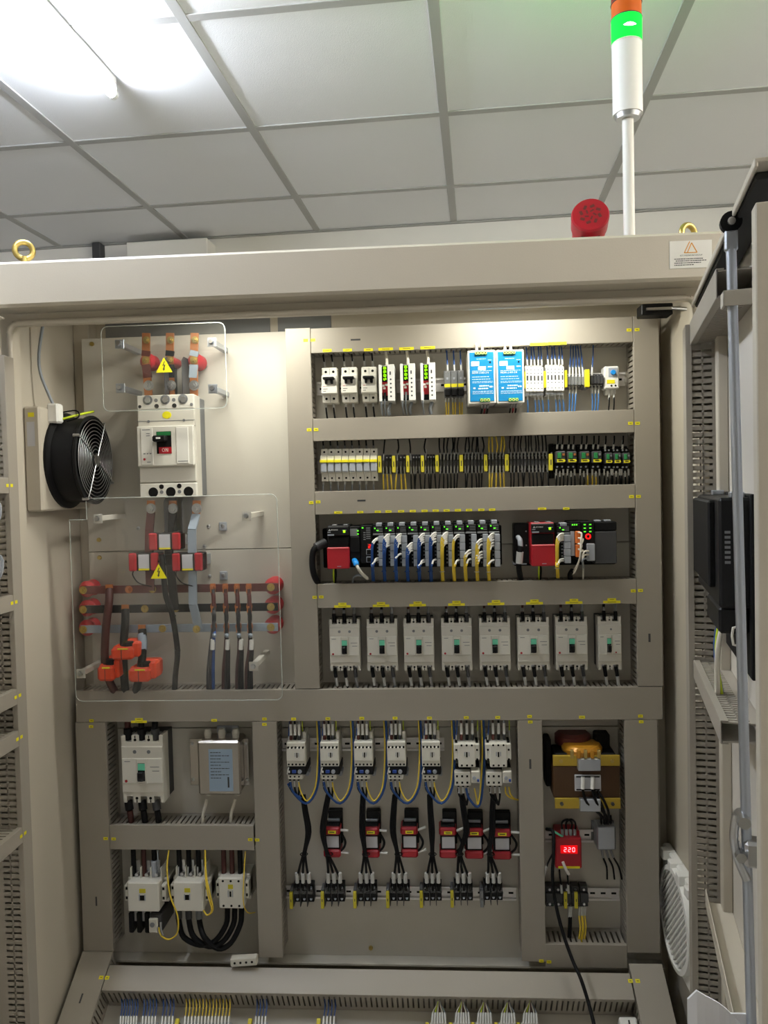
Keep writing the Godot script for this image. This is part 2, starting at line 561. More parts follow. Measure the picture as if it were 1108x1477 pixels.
	tri.bar([Vector3(-1.5 * k, 18.5 * k, 0.0012), Vector3(-9.5 * k, 2.3 * k, 0.0012)], Vector3(0, 0, 1), 0.0006, 1.1 * k)
	tri.bar([Vector3(1.2 * k, 16.5 * k, 0.0012), Vector3(9.0 * k, 2.3 * k, 0.0012)], Vector3(0, 0, 1), 0.0006, 1.2 * k)
	tri.bar([Vector3(1.2 * k, 16.5 * k, 0.0012), Vector3(-5.0 * k, 2.3 * k, 0.0012)], Vector3(0, 0, 1), 0.0006, 1.2 * k)
	tri.bar([Vector3(-9.5 * k, 2.3 * k, 0.0012), Vector3(9.0 * k, 2.3 * k, 0.0012)], Vector3(0, 0, 1), 0.0006, 1.2 * k)
	part(s, "logo", tri, M.amber)
	letters(s, "title", "KTT PREMIUM GROUP", Vector3(0.5 * k, -1.7 * k, 0.001), 1.9 * k, M.print, Basis.IDENTITY, 32 * k)
	# the lines below are too fine to read in the photograph: rows of small strokes
	var rng := RandomNumberGenerator.new(); rng.seed = 3
	var rows := [[-24, 15, -6.6], [-22, 22, -9.4], [-24, 14, -12.4], [-24, 3, -15.4]]
	for q in rows:
		var ln := mb()
		var x: float = q[0]
		while x < q[1]:
			var w := rng.randf_range(1.2, 3.6)
			ln.box(Vector3((x + w / 2) * k, q[2] * k, 0.0011), Vector3(w * k, 1.15 * k, 0.0003))
			x += w + rng.randf_range(0.3, 0.8)
		stuff(part(s, "print_line", ln, M.print))
	# interior lamps under the cabinet roof
	inner_lamp("short LED cabinet lamp under the roof above the main breaker", -0.43)
	inner_lamp("short LED cabinet lamp under the roof above the power supplies", 0.2)

func inner_lamp(label: String, x: float) -> void:
	var t := thing("cabinet_lamp", label, "lamp", Vector3(x, 1.955, 0.215))
	part(t, "lamp_base", mb().box(Vector3(0, 0.008, 0), Vector3(0.3, 0.02, 0.05), 0.003), M.white)
	part(t, "lamp_diffuser", mb().box(Vector3(0, -0.009, 0), Vector3(0.28, 0.014, 0.036), 0.005), glow(Color(1.0, 0.995, 0.95), INNER_GLOW))
	var a := AreaLight3D.new()
	a.name = "lamp_light"
	t.add_child(a)
	a.area_size = Vector2(0.28, 0.036)
	a.rotation_degrees = Vector3(-90, 0, 0)
	a.position = Vector3(0, -0.02, 0)
	a.light_color = Color(1.0, 0.995, 0.95)
	a.light_energy = INNER_LIGHT
	a.area_range = 8.0
	a.shadow_enabled = true

# ---------------------------------------------------------------- wiring ducts
var ducts := {}

# a duct of length L along local x, width W along local y, depth d along local z (its back at z = 0)
func duct(key: String, label: String, xf: Transform3D, L: float, W: float, d: float, sides := [1, -1], loose := false, group := "wiring ducts") -> Node3D:
	var t := thing("wire_duct", label, "wiring duct", Vector3.ZERO, group)
	t.transform = xf
	ducts[key] = t
	var th := 0.0018
	var lip := 0.011
	var cov := mb().bx(-L / 2, -W / 2, d - th, L / 2, W / 2, d, 0.0008)
	for s in [-1.0, 1.0]:
		cov.bx(-L / 2, s * W / 2 - (0.0 if s > 0 else -th), d - lip, L / 2, s * W / 2 - (th if s > 0 else 0.0), d - th * 0.5)
	part(t, "cover", cov, M.duct)
	part(t, "base_strip", mb().bx(-L / 2, -W / 2 + 0.002, 0, L / 2, W / 2 - 0.002, 0.002), M.ductin)
	var pitch := 0.0125
	var n := int(L / pitch)
	for s in [-1.0, 1.0]:
		var y0: float = s * (W / 2 - 0.0035) - 0.001
		var y1: float = y0 + 0.002
		var a := d * (0.3 if loose else 0.2)
		var sd := mb().bx(-L / 2, y0, 0, L / 2, y1, a)
		if not sides.has(int(s)):
			sd.bx(-L / 2, y0, a, L / 2, y1, d - 0.003)
			part(t, "side_wall", sd, M.ductin)
			continue
		part(t, "side_strip", sd, M.ductin)
		var one := mb().bx(-0.0041, y0, a, 0.0041, y1, d - 0.003)
		if loose:
			var m := one.mesh()
			for i in n:
				var o := MeshInstance3D.new()
				o.name = "finger"
				o.mesh = m
				o.material_override = M.ductin
				t.add_child(o, true)
				o.position.x = -L / 2 + (i + 0.5) * L / n
			part(t, "finger_rib", mb().bx(-L / 2, y0, d * 0.52, L / 2, y1, d * 0.57), M.ductin)
		else:
			var all := mb()
			for i in n:
				var x := -L / 2 + (i + 0.5) * L / n
				all.bx(x - 0.0042, y0, a, x + 0.0042, y1, d - 0.003)
			stuff(part(t, "fingers", all, M.ductin))
	return t

func hduct(key: String, label: String, x0: float, x1: float, y0: float, y1: float, sides := [1, -1]) -> void:
	duct(key, label, Transform3D(Basis.IDENTITY, Vector3((x0 + x1) / 2, (y0 + y1) / 2, 0.0)), x1 - x0, y1 - y0, 0.08, sides)

func vduct(key: String, label: String, x0: float, x1: float, y0: float, y1: float, sides := [1, -1]) -> void:
	duct(key, label, Transform3D(Basis(Vector3.BACK, PI / 2), Vector3((x0 + x1) / 2, (y0 + y1) / 2, 0.0)), y1 - y0, x1 - x0, 0.08, sides)

# a yellow adhesive marker on a duct cover, with its illegible dark print
func sticker(key: String, u: float, w: float, wp: float, hp: float, z := 0.08) -> void:
	var t: Node3D = ducts[key]
	var p := at(u, w, z)
	var k := (2.0 - z) / F
	var loc := t.transform.affine_inverse() * Transform3D(Basis.IDENTITY, p)
	var o := part(t, "marker_sticker", mb().box(Vector3(0, 0, 0.0003), Vector3(wp * k, hp * k, 0.0006)), M.yellow)
	o.transform = loc
	var pr := part(o, "print", mb().box(Vector3(0, 0, 0.0007), Vector3(wp * k * 0.5, hp * k * 0.16, 0.0002)), M.print)
	pr.name = "print"

func build_ducts() -> void:
	vduct("colA", "upright grey duct between the main breaker plate and the device rows", -0.354, -0.293, 1.008, 1.885)
	vduct("colB", "upright grey duct at the right end of the upper device rows", 0.472, 0.531, 1.008, 1.884)
	hduct("d1", "topmost horizontal grey duct, brightly lit above the power supplies", -0.292, 0.471, 1.824, 1.883)
	hduct("d2", "grey duct between the power supplies and the terminal row below", -0.292, 0.471, 1.612, 1.666)
	hduct("d3", "grey duct between the terminal row and the black controller modules", -0.292, 0.471, 1.434, 1.490)
	hduct("d4", "grey duct between controller modules and the eight moulded breakers", -0.292, 0.471, 1.206, 1.265)
	hduct("cross", "long grey duct crossing the whole cabinet below the busbars", -0.908, 0.529, 0.928, 1.006)
	var a := at(134, 1200, 0.08)
	vduct("colC", "upright grey duct at the lower left edge of the cabinet", -0.911, -0.834, 0.345, 0.927)
	vduct("colD", "upright grey duct between stainless box and the small contactors", at(367, 1160, 0.08).x, at(402, 1160, 0.08).x, 0.335, 0.927)
	vduct("colE", "upright grey duct between the contactors and the transformer", at(749, 1160, 0.08).x, at(784, 1160, 0.08).x, 0.335, 0.927)
	vduct("colF", "upright grey duct at the lower right edge beside the transformer", 0.4385, 0.516, 0.36, 0.927)
	hduct("d5", "short grey duct between the lower left breaker and three contactors", -0.833, at(366, 1205, 0.08).x, at(265, 1226, 0.08).y, at(265, 1190.5, 0.08).y)
	hduct("d7", "short grey duct below the transformer compartment", at(787, 1375, 0.08).x, 0.4375, at(845, 1396, 0.08).y, at(845, 1363, 0.08).y)
	for s in [["colA", 441, 491], ["d1", 451.5, 490.5], ["d1", 907.5, 476], ["colB", 919, 475.5], ["colA", 446, 620], ["d2", 456, 619.6], ["d2", 909.5, 610.5], ["colB", 919.7, 610.5],
			["colA", 449, 725], ["d3", 459, 724], ["d3", 911, 716.3], ["colB", 921, 716], ["colA", 454, 861.5], ["d4", 463.5, 861], ["d4", 913.5, 852.3], ["colB", 924, 851.7],
			["cross", 132, 1039.5], ["colC", 131.5, 1048], ["cross", 381.5, 1037], ["colD", 381.5, 1044.8], ["cross", 764, 1033.3], ["colE", 765, 1041.3], ["cross", 924, 1032.8], ["colF", 925, 1041],
			["colC", 152.5, 1209.5], ["d5", 164, 1210], ["d5", 361, 1211], ["colD", 371, 1211.5], ["colE", 781, 1386], ["d7", 792, 1387.3]]:
		sticker(s[0], s[1], s[2], 6.6, 4.2)
	for s in [[472, 505.6, 13], [501.3, 505], [531.5, 504.5], [556.5, 503.5, 21], [586.5, 502.8, 21], [617, 501.5, 21], [777.5, 496.5, 25], [804, 495.3, 26]]:
		sticker("d1", s[0], s[1], s[2] if s.size() > 2 else 13.0, 4.0)
	for i in 14:
		var u: float = [488, 519.8, 545, 560.5, 578.7, 595.6, 612.5, 628.6, 644.3, 660.6, 676.6, 694.5, 710, 782][i]
		sticker("d3", u, 739.2 - (u - 488) * 0.0185, 12.0 if i == 0 or i == 13 else 9.0, 3.3)
	sticker("d3", 817, 733.6, 9, 3.3)
	for i in 8:
		var u: float = [494, 549.7, 602.5, 658.6, 715.5, 771, 828, 882.6][i]
		var v := 874.6 - (u - 494) * 0.0165
		sticker("d4", u, v, 24, 3.6)
		sticker("d4", u, v - 3.6, 12, 3.4)
	sticker("cross", 200.5, 1041, 24, 3.6)
	sticker("cross", 200.5, 1037.4, 12, 3.4)
	for i in 9:
		sticker("cross", [309, 423.7, 473, 522, 570, 619.6, 672.7, 718, 839.6][i], [1039, 1037, 1036.5, 1036, 1035.7, 1035.6, 1035, 1034.7, 1034.4][i], 8.5 if i == 0 or i == 8 else 7.0, 4.0)
	# small embossed makers marks on some covers
	for s in [["d1", 513, 490, 14, 2.5], ["d3", 521.5, 722, 12, 2.5], ["colE", 765, 1102, 3, 14], ["colB", 937, 920, 3, 12], ["colC", 139, 1300, 2.5, 14]]:
		var t: Node3D = ducts[s[0]]
		var p := at(s[1], s[2], 0.08)
		var k := 1.92 / F
		var o := part(t, "embossed_mark", mb().box(Vector3(0, 0, 0.0002), Vector3(s[3] * k, s[4] * k, 0.0004)), M.darkgrey)
		o.transform = t.transform.affine_inverse() * Transform3D(Basis.IDENTITY, p)

# ---------------------------------------------------------------- shared small pieces
func world_pts(t: Node3D, pts: Array) -> Array:
	var out := []
	for p in pts: out.append(t.transform.affine_inverse() * (p as Vector3))
	return out

func wire(t: Node3D, pts: Array, r: float, mat: Material, called := "wire", seg := 6) -> MeshInstance3D:
	return part(t, called, mb().tube(world_pts(t, pts), r, seg), mat)

# a lead from a terminal at a to b (points of the frame with depth); the printed sleeve sits at the terminal end
func lead(t: Node3D, a: Array, b: Array, mat: Material, r := 0.0016, sleeve: Material = null, sl := 0.02, bow := 0.0, sr := 1.35) -> void:
	var A := at(a[0], a[1], a[2]); var B := at(b[0], b[1], b[2])
	var d := (B - A).normalized()
	var mid := A.lerp(B, 0.55) + Vector3(bow, 0, 0.004)
	var w := wire(t, [A, A.lerp(B, 0.25), mid, B], r, mat)
	if sleeve != null:
		var s := part(w, "sleeve", mb().tube(world_pts(t, [A - d * 0.001, A + d * sl]), r * sr, 6), sleeve)
		s.name = "sleeve"

func holes(t: Node3D, called: String, pts: Array, r: float, z0: float, z1: float, mat: Material) -> void:
	for p in pts:
		part(t, called, mb().cyl(Vector3(p[0], p[1], z0), Vector3(p[0], p[1], z1), r, r, 10), mat)

func rail(label: String, u0: float, v0: float, u1: float, v1: float, hp: float) -> void:
	var a := at(u0, v0, 0.008); var b := at(u1, v1, 0.008)
	var t := thing("din_rail", label, "mounting rail", Vector3((a.x + b.x) / 2, (a.y + b.y) / 2, 0))
	var L := b.x - a.x
	var h := hp * 1.99 / F / 2
	part(t, "channel", mb().bx(-L / 2, -h * 0.72, 0, L / 2, h * 0.72, 0.0015).bx(-L / 2, -h * 0.72, 0, L / 2, -h * 0.66, 0.008).bx(-L / 2, h * 0.66, 0, L / 2, h * 0.72, 0.008), M.rail)
	part(t, "upper_lip", mb().bx(-L / 2, h * 0.66, 0.0068, L / 2, h, 0.008, 0.0004), M.rail)
	part(t, "lower_lip", mb().bx(-L / 2, -h, 0.0068, L / 2, -h * 0.66, 0.008, 0.0004), M.rail)
	var k := int(L / 0.025)
	for i in k:
		var x := -L / 2 + (i + 0.5) * L / k
		part(t, "slot", mb().box(Vector3(x, 0, 0.0014), Vector3(0.012, 0.005, 0.001), 0.0002), M.hole)

func seven(b: MB, o: Vector3, rt: Vector3, up: Vector3, w: float, h: float, digit: int) -> void:
	var segs: Array = [[1, 1, 1, 0, 1, 1, 1], [0, 0, 1, 0, 0, 1, 0], [1, 0, 1, 1, 1, 0, 1], [1, 0, 1, 1, 0, 1, 1], [0, 1, 1, 1, 0, 1, 0], [1, 1, 0, 1, 0, 1, 1], [1, 1, 0, 1, 1, 1, 1], [1, 0, 1, 0, 0, 1, 0], [1, 1, 1, 1, 1, 1, 1], [1, 1, 1, 1, 0, 1, 1]][digit]
	var t := w * 0.2
	var q := [[0, 1, w], [-0.5, 0.5, 0], [0.5, 0.5, 0], [0, 0, w], [-0.5, -0.5, 0], [0.5, -0.5, 0], [0, -1, w]]
	for i in 7:
		if segs[i] == 0: continue
		var c: Vector3 = o + rt * (q[i][0] * w) + up * (q[i][1] * h / 2)
		if q[i][2] > 0: b.bar([c - rt * w * 0.42, c + rt * w * 0.42], up, t, 0.0004)
		else: b.bar([c - up * h * 0.21, c + up * h * 0.21], rt, t, 0.0004)

func bars_of_print(b: MB, x0: float, x1: float, y: float, h: float, z: float, rng: RandomNumberGenerator, mx := 0.012) -> void:
	var x := x0
	while x < x1:
		var w := minf(rng.randf_range(mx * 0.3, mx), x1 - x)
		b.box(Vector3(x + w / 2, y, z), Vector3(w, h, 0.0002))
		x += w + rng.randf_range(mx * 0.08, mx * 0.2)

# ---------------------------------------------------------------- row one: small breakers to thermostat
func build_row_one() -> void:
	rail("perforated mounting rail behind the topmost device row", 457, 560.5, 902, 547, 19.5)
	var rng := RandomNumberGenerator.new(); rng.seed = 11
	for i in 3:
		var b: Array = [[463.9, 529.4, 486.4, 580.8], [492.3, 528.6, 515, 580], [521.3, 528, 543.2, 579.3]][i]
		var r := rect(b[0], b[1], b[2], b[3], 0.06)
		var t := thing("miniature_breaker", "%s small white two-pole breaker from the left in the top row" % ORD[i], "circuit breaker", r.c, "small breakers of the top row")
		var w: float = r.w; var h: float = r.h
		part(t, "body", mb().bx(-w / 2, -h / 2, 0.008, w / 2, h / 2, 0.05, 0.002).bx(-w / 2, -h * 0.27, 0.05, w / 2, h * 0.27, 0.062, 0.002).bx(-w / 2, -h * 0.25, 0.0615, w / 2, -h * 0.02, 0.066, 0.001), M.ivory2)
		part(t, "pole_seam", mb().bx(-0.0004, -h / 2 + 0.002, 0.0495, 0.0004, -h * 0.27, 0.0504).bx(-0.0004, h * 0.27, 0.0495, 0.0004, h / 2 - 0.002, 0.0504), M.grey)
		part(t, "toggle", mb().bx(-w * 0.36, h * 0.13, 0.06, w * 0.36, h * 0.2, 0.078, 0.0015).bx(-w * 0.26, h * 0.02, 0.06, -w * 0.1, h * 0.14, 0.07, 0.001).bx(w * 0.1, h * 0.02, 0.06, w * 0.26, h * 0.14, 0.07, 0.001), M.black)
		var pr := mb().bx(-w * 0.38, -h * 0.05, 0.066, -w * 0.22, -h * 0.035, 0.0662)
		part(t, "red_mark", pr, M.red)
		var pk := mb().bx(-w * 0.2, -h * 0.05, 0.066, w * 0.4, -h * 0.035, 0.0662).bx(-w * 0.38, -h * 0.13, 0.066, -w * 0.1, -h * 0.115, 0.0662).bx(-w * 0.38, -h * 0.19, 0.066, -w * 0.2, -h * 0.175, 0.0662)
		stuff(part(t, "print", pk, M.print))
		holes(t, "screw_hole", [[-w * 0.24, h * 0.38], [w * 0.24, h * 0.38], [-w * 0.24, -h * 0.38], [w * 0.24, -h * 0.38]], 0.0032, 0.0495, 0.0506, M.hole)
		var xm := (float(b[0]) + float(b[2])) / 2
		for s in [-1.0, 1.0]:
			lead(t, [xm + s * 6, b[1] + 1.0, 0.03], [xm + s * 6 - 4 * (1 - i * 0.2), b[1] - 26, 0.03], M.kwire, 0.0022, M.sleeve, 0.02)
			lead(t, [xm + s * 5.5, b[3] - 1.0, 0.03], [xm + s * 5.5 + 3, b[3] + 26, 0.03], M.kwire, 0.0022, M.sleeve, 0.024)
	for i in 3:
		var b: Array = [[546.5, 525.6, 569.2, 578.6], [577.4, 524, 599, 577.6], [606.6, 523, 628.3, 577]][i]
		var r := rect(b[0], b[1], b[2], b[3], 0.09)
		var w: float = r.w; var h: float = r.h
		var t := thing("network_module", "%s white module with green digits and red section, from the left in the top row" % ORD[i], "network module", r.c, "white modules with green displays")
		part(t, "body", mb().bx(-w / 2, -h / 2, 0.008, -w * 0.32, h / 2, 0.088, 0.001).bx(w * 0.06, -h / 2, 0.008, w / 2, h / 2, 0.09, 0.0012).bx(-w * 0.33, -h / 2, 0.008, w * 0.07, h / 2 - 0.001, 0.076), M.white)
		part(t, "dark_panel", mb().bx(-w * 0.31, h * 0.04, 0.076, w * 0.055, h * 0.475, 0.0775), M.black)
		part(t, "red_panel", mb().bx(-w * 0.31, -h * 0.33, 0.076, w * 0.055, h * 0.04, 0.0775), M.red)
		part(t, "socket_panel", mb().bx(-w * 0.31, -h * 0.48, 0.076, w * 0.055, -h * 0.33, 0.0765), M.black)
		for k in 4:
			var dg := mb()
			seven(dg, Vector3(-w * 0.125, h * (0.42 - 0.1 * k), 0.078), Vector3(0, -1, 0), Vector3(1, 0, 0), h * 0.06, w * 0.15, [8, 6, 8, 5][k])
			part(t, "led_digit", dg, M.led)
		for k in 3:
			part(t, "white_dot", mb().box(Vector3(-w * [0.24, 0.04, 0.17][k], -h * [0.06, 0.04, 0.13][k], 0.078), Vector3(0.006, 0.005, 0.0008), 0.0003), M.white)
		part(t, "slot_mark", mb().box(Vector3(w * 0.24, h * 0.26, 0.0902), Vector3(0.003, 0.008, 0.0006)), M.darkgrey)
		for k in 5:
			part(t, "jack", mb().cyl(Vector3(w * 0.26, h * (0.09 - 0.115 * k), 0.09), Vector3(w * 0.26, h * (0.09 - 0.115 * k), 0.0904), 0.0022, -1, 8), M.darkgrey)
		var xm := (float(b[0]) + float(b[2])) / 2
		wire(t, [at(xm + 0.5, b[1] + 2, 0.07), at(xm + 0.3, b[1] - 6, 0.06), at(xm - 1, b[1] - 14, 0.05), at(xm - 2, b[1] - 22, 0.05)], 0.0035, M.wwire, "top_cable", 8)
		var plugs := 2 if i < 2 else 1
		for k in plugs:
			var u := xm - 7 + k * 4.5
			part(t, "plug", mb().tube(world_pts(t, [at(u, b[3] - 12, 0.082), at(u, b[3] - 3, 0.084)]), 0.0028, 6), M.grey if i > 0 else M.black)
			wire(t, [at(u, b[3] - 3, 0.084), at(u - 0.5, b[3] + 6, 0.08), at(u + 0.5, b[3] + 14, 0.065), at(u + 1, b[3] + 20, 0.05)], 0.0022, M.gwire, "patch_cable", 6)
		wire(t, [at(xm + 6, b[3] + 3, 0.05), at(xm + 3, b[3] + 12, 0.055), at(xm + 4.5, b[3] + 20, 0.05)], 0.004, M.gwire, "shielded_cable", 8)
	for i in 3:
		var x0 := 640.9 + i * 9.7
		var r := rect(x0, 533.2 - i * 0.3, x0 + 9.2, 572.5 - i * 0.3, 0.06)
		var w: float = r.w; var h: float = r.h
		var t := thing("fuse_terminal", "%s grey fuse terminal with yellow label left of the blue power supplies" % ["leftmost", "middle", "rightmost"][i], "fuse terminal", r.c, "fuse terminals of the top row")
		part(t, "body", mb().bx(-w / 2, -h * 0.5, 0.008, w / 2, h * 0.5, 0.045, 0.001).bx(-w / 2, -h * 0.2, 0.04, w / 2, h * 0.46, 0.058, 0.0015), M.grey)
		part(t, "label_tag", mb().bx(-w * 0.46, -h * 0.14, 0.058, w * 0.46, -h * 0.02, 0.059), M.yellow)
		part(t, "lever", mb().bx(-w * 0.48, -h * 0.48, 0.045, w * 0.48, -h * 0.2, 0.062, 0.003), M.black)
		part(t, "window", mb().box(Vector3(0, h * 0.18, 0.0584), Vector3(w * 0.3, h * 0.08, 0.0006)), M.lightgrey)
		holes(t, "screw", [[-w * 0.2, h * 0.42], [w * 0.2, h * 0.42]], 0.0018, 0.058, 0.0586, M.steel)
		lead(t, [x0 + 5, 535, 0.05], [x0 + 3.5, 506, 0.04], M.bwire, 0.0018, M.sleeve, 0.022)
		for s in [-1.0, 1.0]:
			lead(t, [x0 + 4.6 + s * 2.2, 572, 0.03], [x0 + 4.6 + s * 1.5, 600, 0.03], M.ywire, 0.0018, M.sleeve, 0.024)
	# the two blue power supplies
	for i in 2:
		var b: Array = [[675.4, 505, 715, 582], [716.2, 504.3, 756.2, 581.4]][i]
		var r := rect(b[0], b[1], b[2], b[3], 0.118)
		var w: float = r.w; var h: float = r.h
		var t := thing("power_supply", "%s of two blue-faced power supplies on the top rail" % ["left-hand", "right-hand"][i], "power supply", r.c, "blue power supplies")
		part(t, "case", mb().bx(-w / 2, -h / 2, 0.008, w / 2, h / 2, 0.117, 0.0015), M.offwhite)
		part(t, "face_plate", mb().bx(-w * 0.44, -h * 0.46, 0.1168, w * 0.44, h * 0.465, 0.1182, 0.0006), M.blue)
		for e in [[0.46, -0.02, 4, 0.44], [-0.455, 0.1, 3, 0.37]]:
			var y: float = e[0] * h * 0.965
			var cn := part(t, "terminal_block", mb().box(Vector3(e[1] * w, y, 0.116), Vector3(e[3] * w, h * 0.07, 0.011), 0.001), M.green)
			for k in int(e[2]):
				var x: float = e[1] * w + (k - (e[2] - 1) / 2.0) * e[3] * w / e[2]
				part(cn, "screw", mb().cyl(Vector3(x, y, 0.121), Vector3(x, y, 0.1222), 0.0034, -1, 10), M.lime)
				part(cn, "screw_slot", mb().cyl(Vector3(x, y, 0.1222), Vector3(x, y, 0.1226), 0.0016, -1, 8), M.hole)
		part(t, "white_sticker", mb().bx(-w * 0.38, h * 0.205, 0.118, -w * 0.09, h * 0.29, 0.1187), M.white)
		part(t, "white_sticker", mb().bx(-w * 0.13, h * 0.13, 0.118, w * 0.15, h * 0.195, 0.1187), M.white)
		letters(t, "lettering", "NDR-240-24", Vector3(-w * 0.05, h * 0.075, 0.1184), h * 0.032, M.white, Basis.IDENTITY, w * 0.6)
		var pr := mb()
		for q in [[-0.35, 0.38, 0.112, 0.008], [-0.35, 0.28, 0.0, 0.010], [-0.35, 0.32, -0.045, 0.008], [-0.35, 0.4, -0.09, 0.006], [-0.35, 0.4, -0.11, 0.006], [-0.1, 0.25, -0.17, 0.024], [-0.32, -0.24, -0.21, 0.03], [-0.14, 0.22, -0.22, 0.022], [0.27, 0.4, -0.19, 0.03], [-0.35, 0.42, -0.27, 0.006], [-0.35, 0.42, -0.29, 0.006], [-0.35, 0.42, -0.315, 0.007], [-0.18, 0.15, 0.335, 0.008], [0.23, 0.38, 0.31, 0.008], [0.23, 0.38, 0.185, 0.02]]:
			bars_of_print(pr, q[0] * w, q[1] * w, q[2] * h, q[3] * h, 0.1183, rng, 0.008)
		stuff(part(t, "fine_print", pr, M.printw))
		part(t, "adjuster", mb().cyl(Vector3(w * 0.31, h * 0.27, 0.118), Vector3(w * 0.31, h * 0.27, 0.119), 0.002, -1, 8), M.black)
		var xm := (float(b[0]) + float(b[2])) / 2
		for k in 2:
			lead(t, [xm - 7 + k * 8, b[1] + 3, 0.116], [xm - 9 + k * 9, b[1] - 11, 0.07], M.wwire, 0.0026, M.white, 0.02)
		for k in 3:
			lead(t, [xm + 1 + k * 4, b[3] + 1, 0.105], [xm - 1 + k * 4, b[3] + 15, 0.05], [M.kwire, M.red, M.kwire][k], 0.0022, M.clearsleeve, 0.02)
	# white fuse terminals in two blocks of five, grey terminals, yellow end markers
	for g in 2:
		var x0: float = [758.6, 788.4][g]
		for k in 5:
			var u := x0 + k * 5.2
			var r := rect(u, 526 - g * 1.0, u + 4.9, 570 - g * 1.0, 0.065)
			var w: float = r.w; var h: float = r.h
			var t := thing("disconnect_terminal", "%s slim white terminal from the left in the %s white block beside the power supplies" % [ORD[k], ["left", "right"][g]], "terminal", r.c, "white terminals of the top row")
			part(t, "body", mb().bx(-w / 2, -h / 2, 0.008, w / 2, h / 2, 0.05, 0.0008).bx(-w / 2, -h * 0.38, 0.045, w / 2, h * 0.42, 0.064, 0.0012), M.white)
			part(t, "window", mb().box(Vector3(0, h * 0.06, 0.0642), Vector3(w * 0.45, h * 0.16, 0.0006)), M.darkgrey)
			for y in [0.33, 0.22, -0.1, -0.28]:
				part(t, "hole", mb().cyl(Vector3(0, h * y, 0.0639), Vector3(0, h * y, 0.0644), 0.0014, -1, 8), M.darkgrey)
			part(t, "foot", mb().bx(-w / 2, -h * 0.49, 0.05, w / 2, -h * 0.43, 0.058, 0.0008), M.lightgrey)
			lead(t, [u + 2.5, 527 - g, 0.055], [u + 0.5 + (k % 2) * 2, 500, 0.045], M.bwire, 0.0017, M.sleeve, 0.019)
			if k % 2 == 0 or k == 3:
				lead(t, [u + 2.3, 569 - g, 0.045], [u + 3.0 + k * 0.4, 596, 0.035], M.lbwire, 0.0017, M.sleeve, 0.017)
	for e in [[756.9, 535.5, 758.4, 560], [784.8, 535, 788.2, 559], [815, 534, 818.6, 558.5], [844.2, 532.6, 851, 558]]:
		var r := rect(e[0], e[1], e[2], e[3], 0.062)
		var t := thing("end_marker", "yellow end marker %s" % {756.9: "squeezed beside the right power supply", 784.8: "between the two blocks of white terminals", 815.0: "after the second block of white terminals", 844.2: "between the two blocks of dark terminals in the top row"}[float(e[0])], "terminal marker", r.c, "yellow end markers of the top row")
		part(t, "clamp", mb().bx(-r.w / 2, -r.h * 0.55, 0.008, r.w / 2, r.h * 0.55, 0.05, 0.001), M.grey)
		part(t, "yellow_plate", mb().bx(-r.w * 0.48, -r.h / 2, 0.05, r.w * 0.48, r.h / 2, 0.062, 0.0008), M.yellow)
	for g in 2:
		var n: int = [5, 4][g]
		for k in n:
			var u: float = [819.2, 851.6][g] + k * 5.0
			var r := rect(u, [541.5, 540][g], u + 4.7, [557, 555][g], 0.05)
			var w: float = r.w; var h: float = r.h
			var t := thing("feed_terminal", "%s dark terminal from the left in the %s" % [ORD[k], ["block between yellow markers beside the white terminals", "block next to the thermostat"][g]], "terminal", r.c, "dark terminals of the top row")
			part(t, "body", mb().bx(-w / 2, -h * 0.62, 0.008, w / 2, h * 0.62, 0.035, 0.0008).bx(-w / 2, -h * 0.4, 0.03, w / 2, h * 0.4, 0.05, 0.0012), M.grey if g == 0 else M.darkgrey)
			holes(t, "screw", [[0, h * 0.48], [0, -h * 0.48]], 0.0016, 0.035, 0.0358, M.steel)
			if g == 0 or k == 0:
				lead(t, [u + 2.3, 543, 0.04], [u + 1 + (2 - k) * 1.6, 498, 0.04], M.bwire, 0.0017, M.white, 0.027)
			if (g == 0 and k < 3) or (g == 1 and k < 3):
				lead(t, [u + 2.5, 556, 0.035], [u + 2 - k * 1.3 + g * 1, 596, 0.035], M.lbwire, 0.0017, M.sleeve, 0.027)
	var r := rect(871.5, 528, 893.4, 561, 0.045)
	var t := thing("thermostat", "small white thermostat with a blue dial at the end of the top row", "thermostat", r.c)
	part(t, "body", mb().bx(-r.w / 2, -r.h / 2, 0.008, r.w / 2, r.h / 2, 0.045, 0.003), M.white)
	part(t, "terminal_cover", mb().bx(-r.w * 0.36, -r.h * 0.72, 0.008, r.w * 0.36, -r.h * 0.48, 0.03, 0.002), M.white)
	part(t, "dial_plate", mb().bx(-r.w * 0.2, r.h * 0.02, 0.0448, r.w * 0.38, r.h * 0.42, 0.0458), M.lightgrey)
	part(t, "dial", mb().cyl(Vector3(r.w * 0.08, r.h * 0.22, 0.045), Vector3(r.w * 0.08, r.h * 0.22, 0.053), 0.0062, 0.0055, 16), M.skyblue)
	part(t, "yellow_sticker", mb().bx(-r.w * 0.32, -r.h * 0.26, 0.045, r.w * 0.2, -r.h * 0.1, 0.0458), M.yellow)
	holes(t, "screw_hole", [[-r.w * 0.02, -r.h * 0.36], [r.w * 0.25, -r.h * 0.36]], 0.0024, 0.045, 0.0455, M.hole)
	for k in 2:
		lead(t, [879.5 + k * 6.5, 563, 0.03], [877.5 + k * 7.5, 597, 0.03], M.kwire, 0.0019, M.sleeve, 0.022)

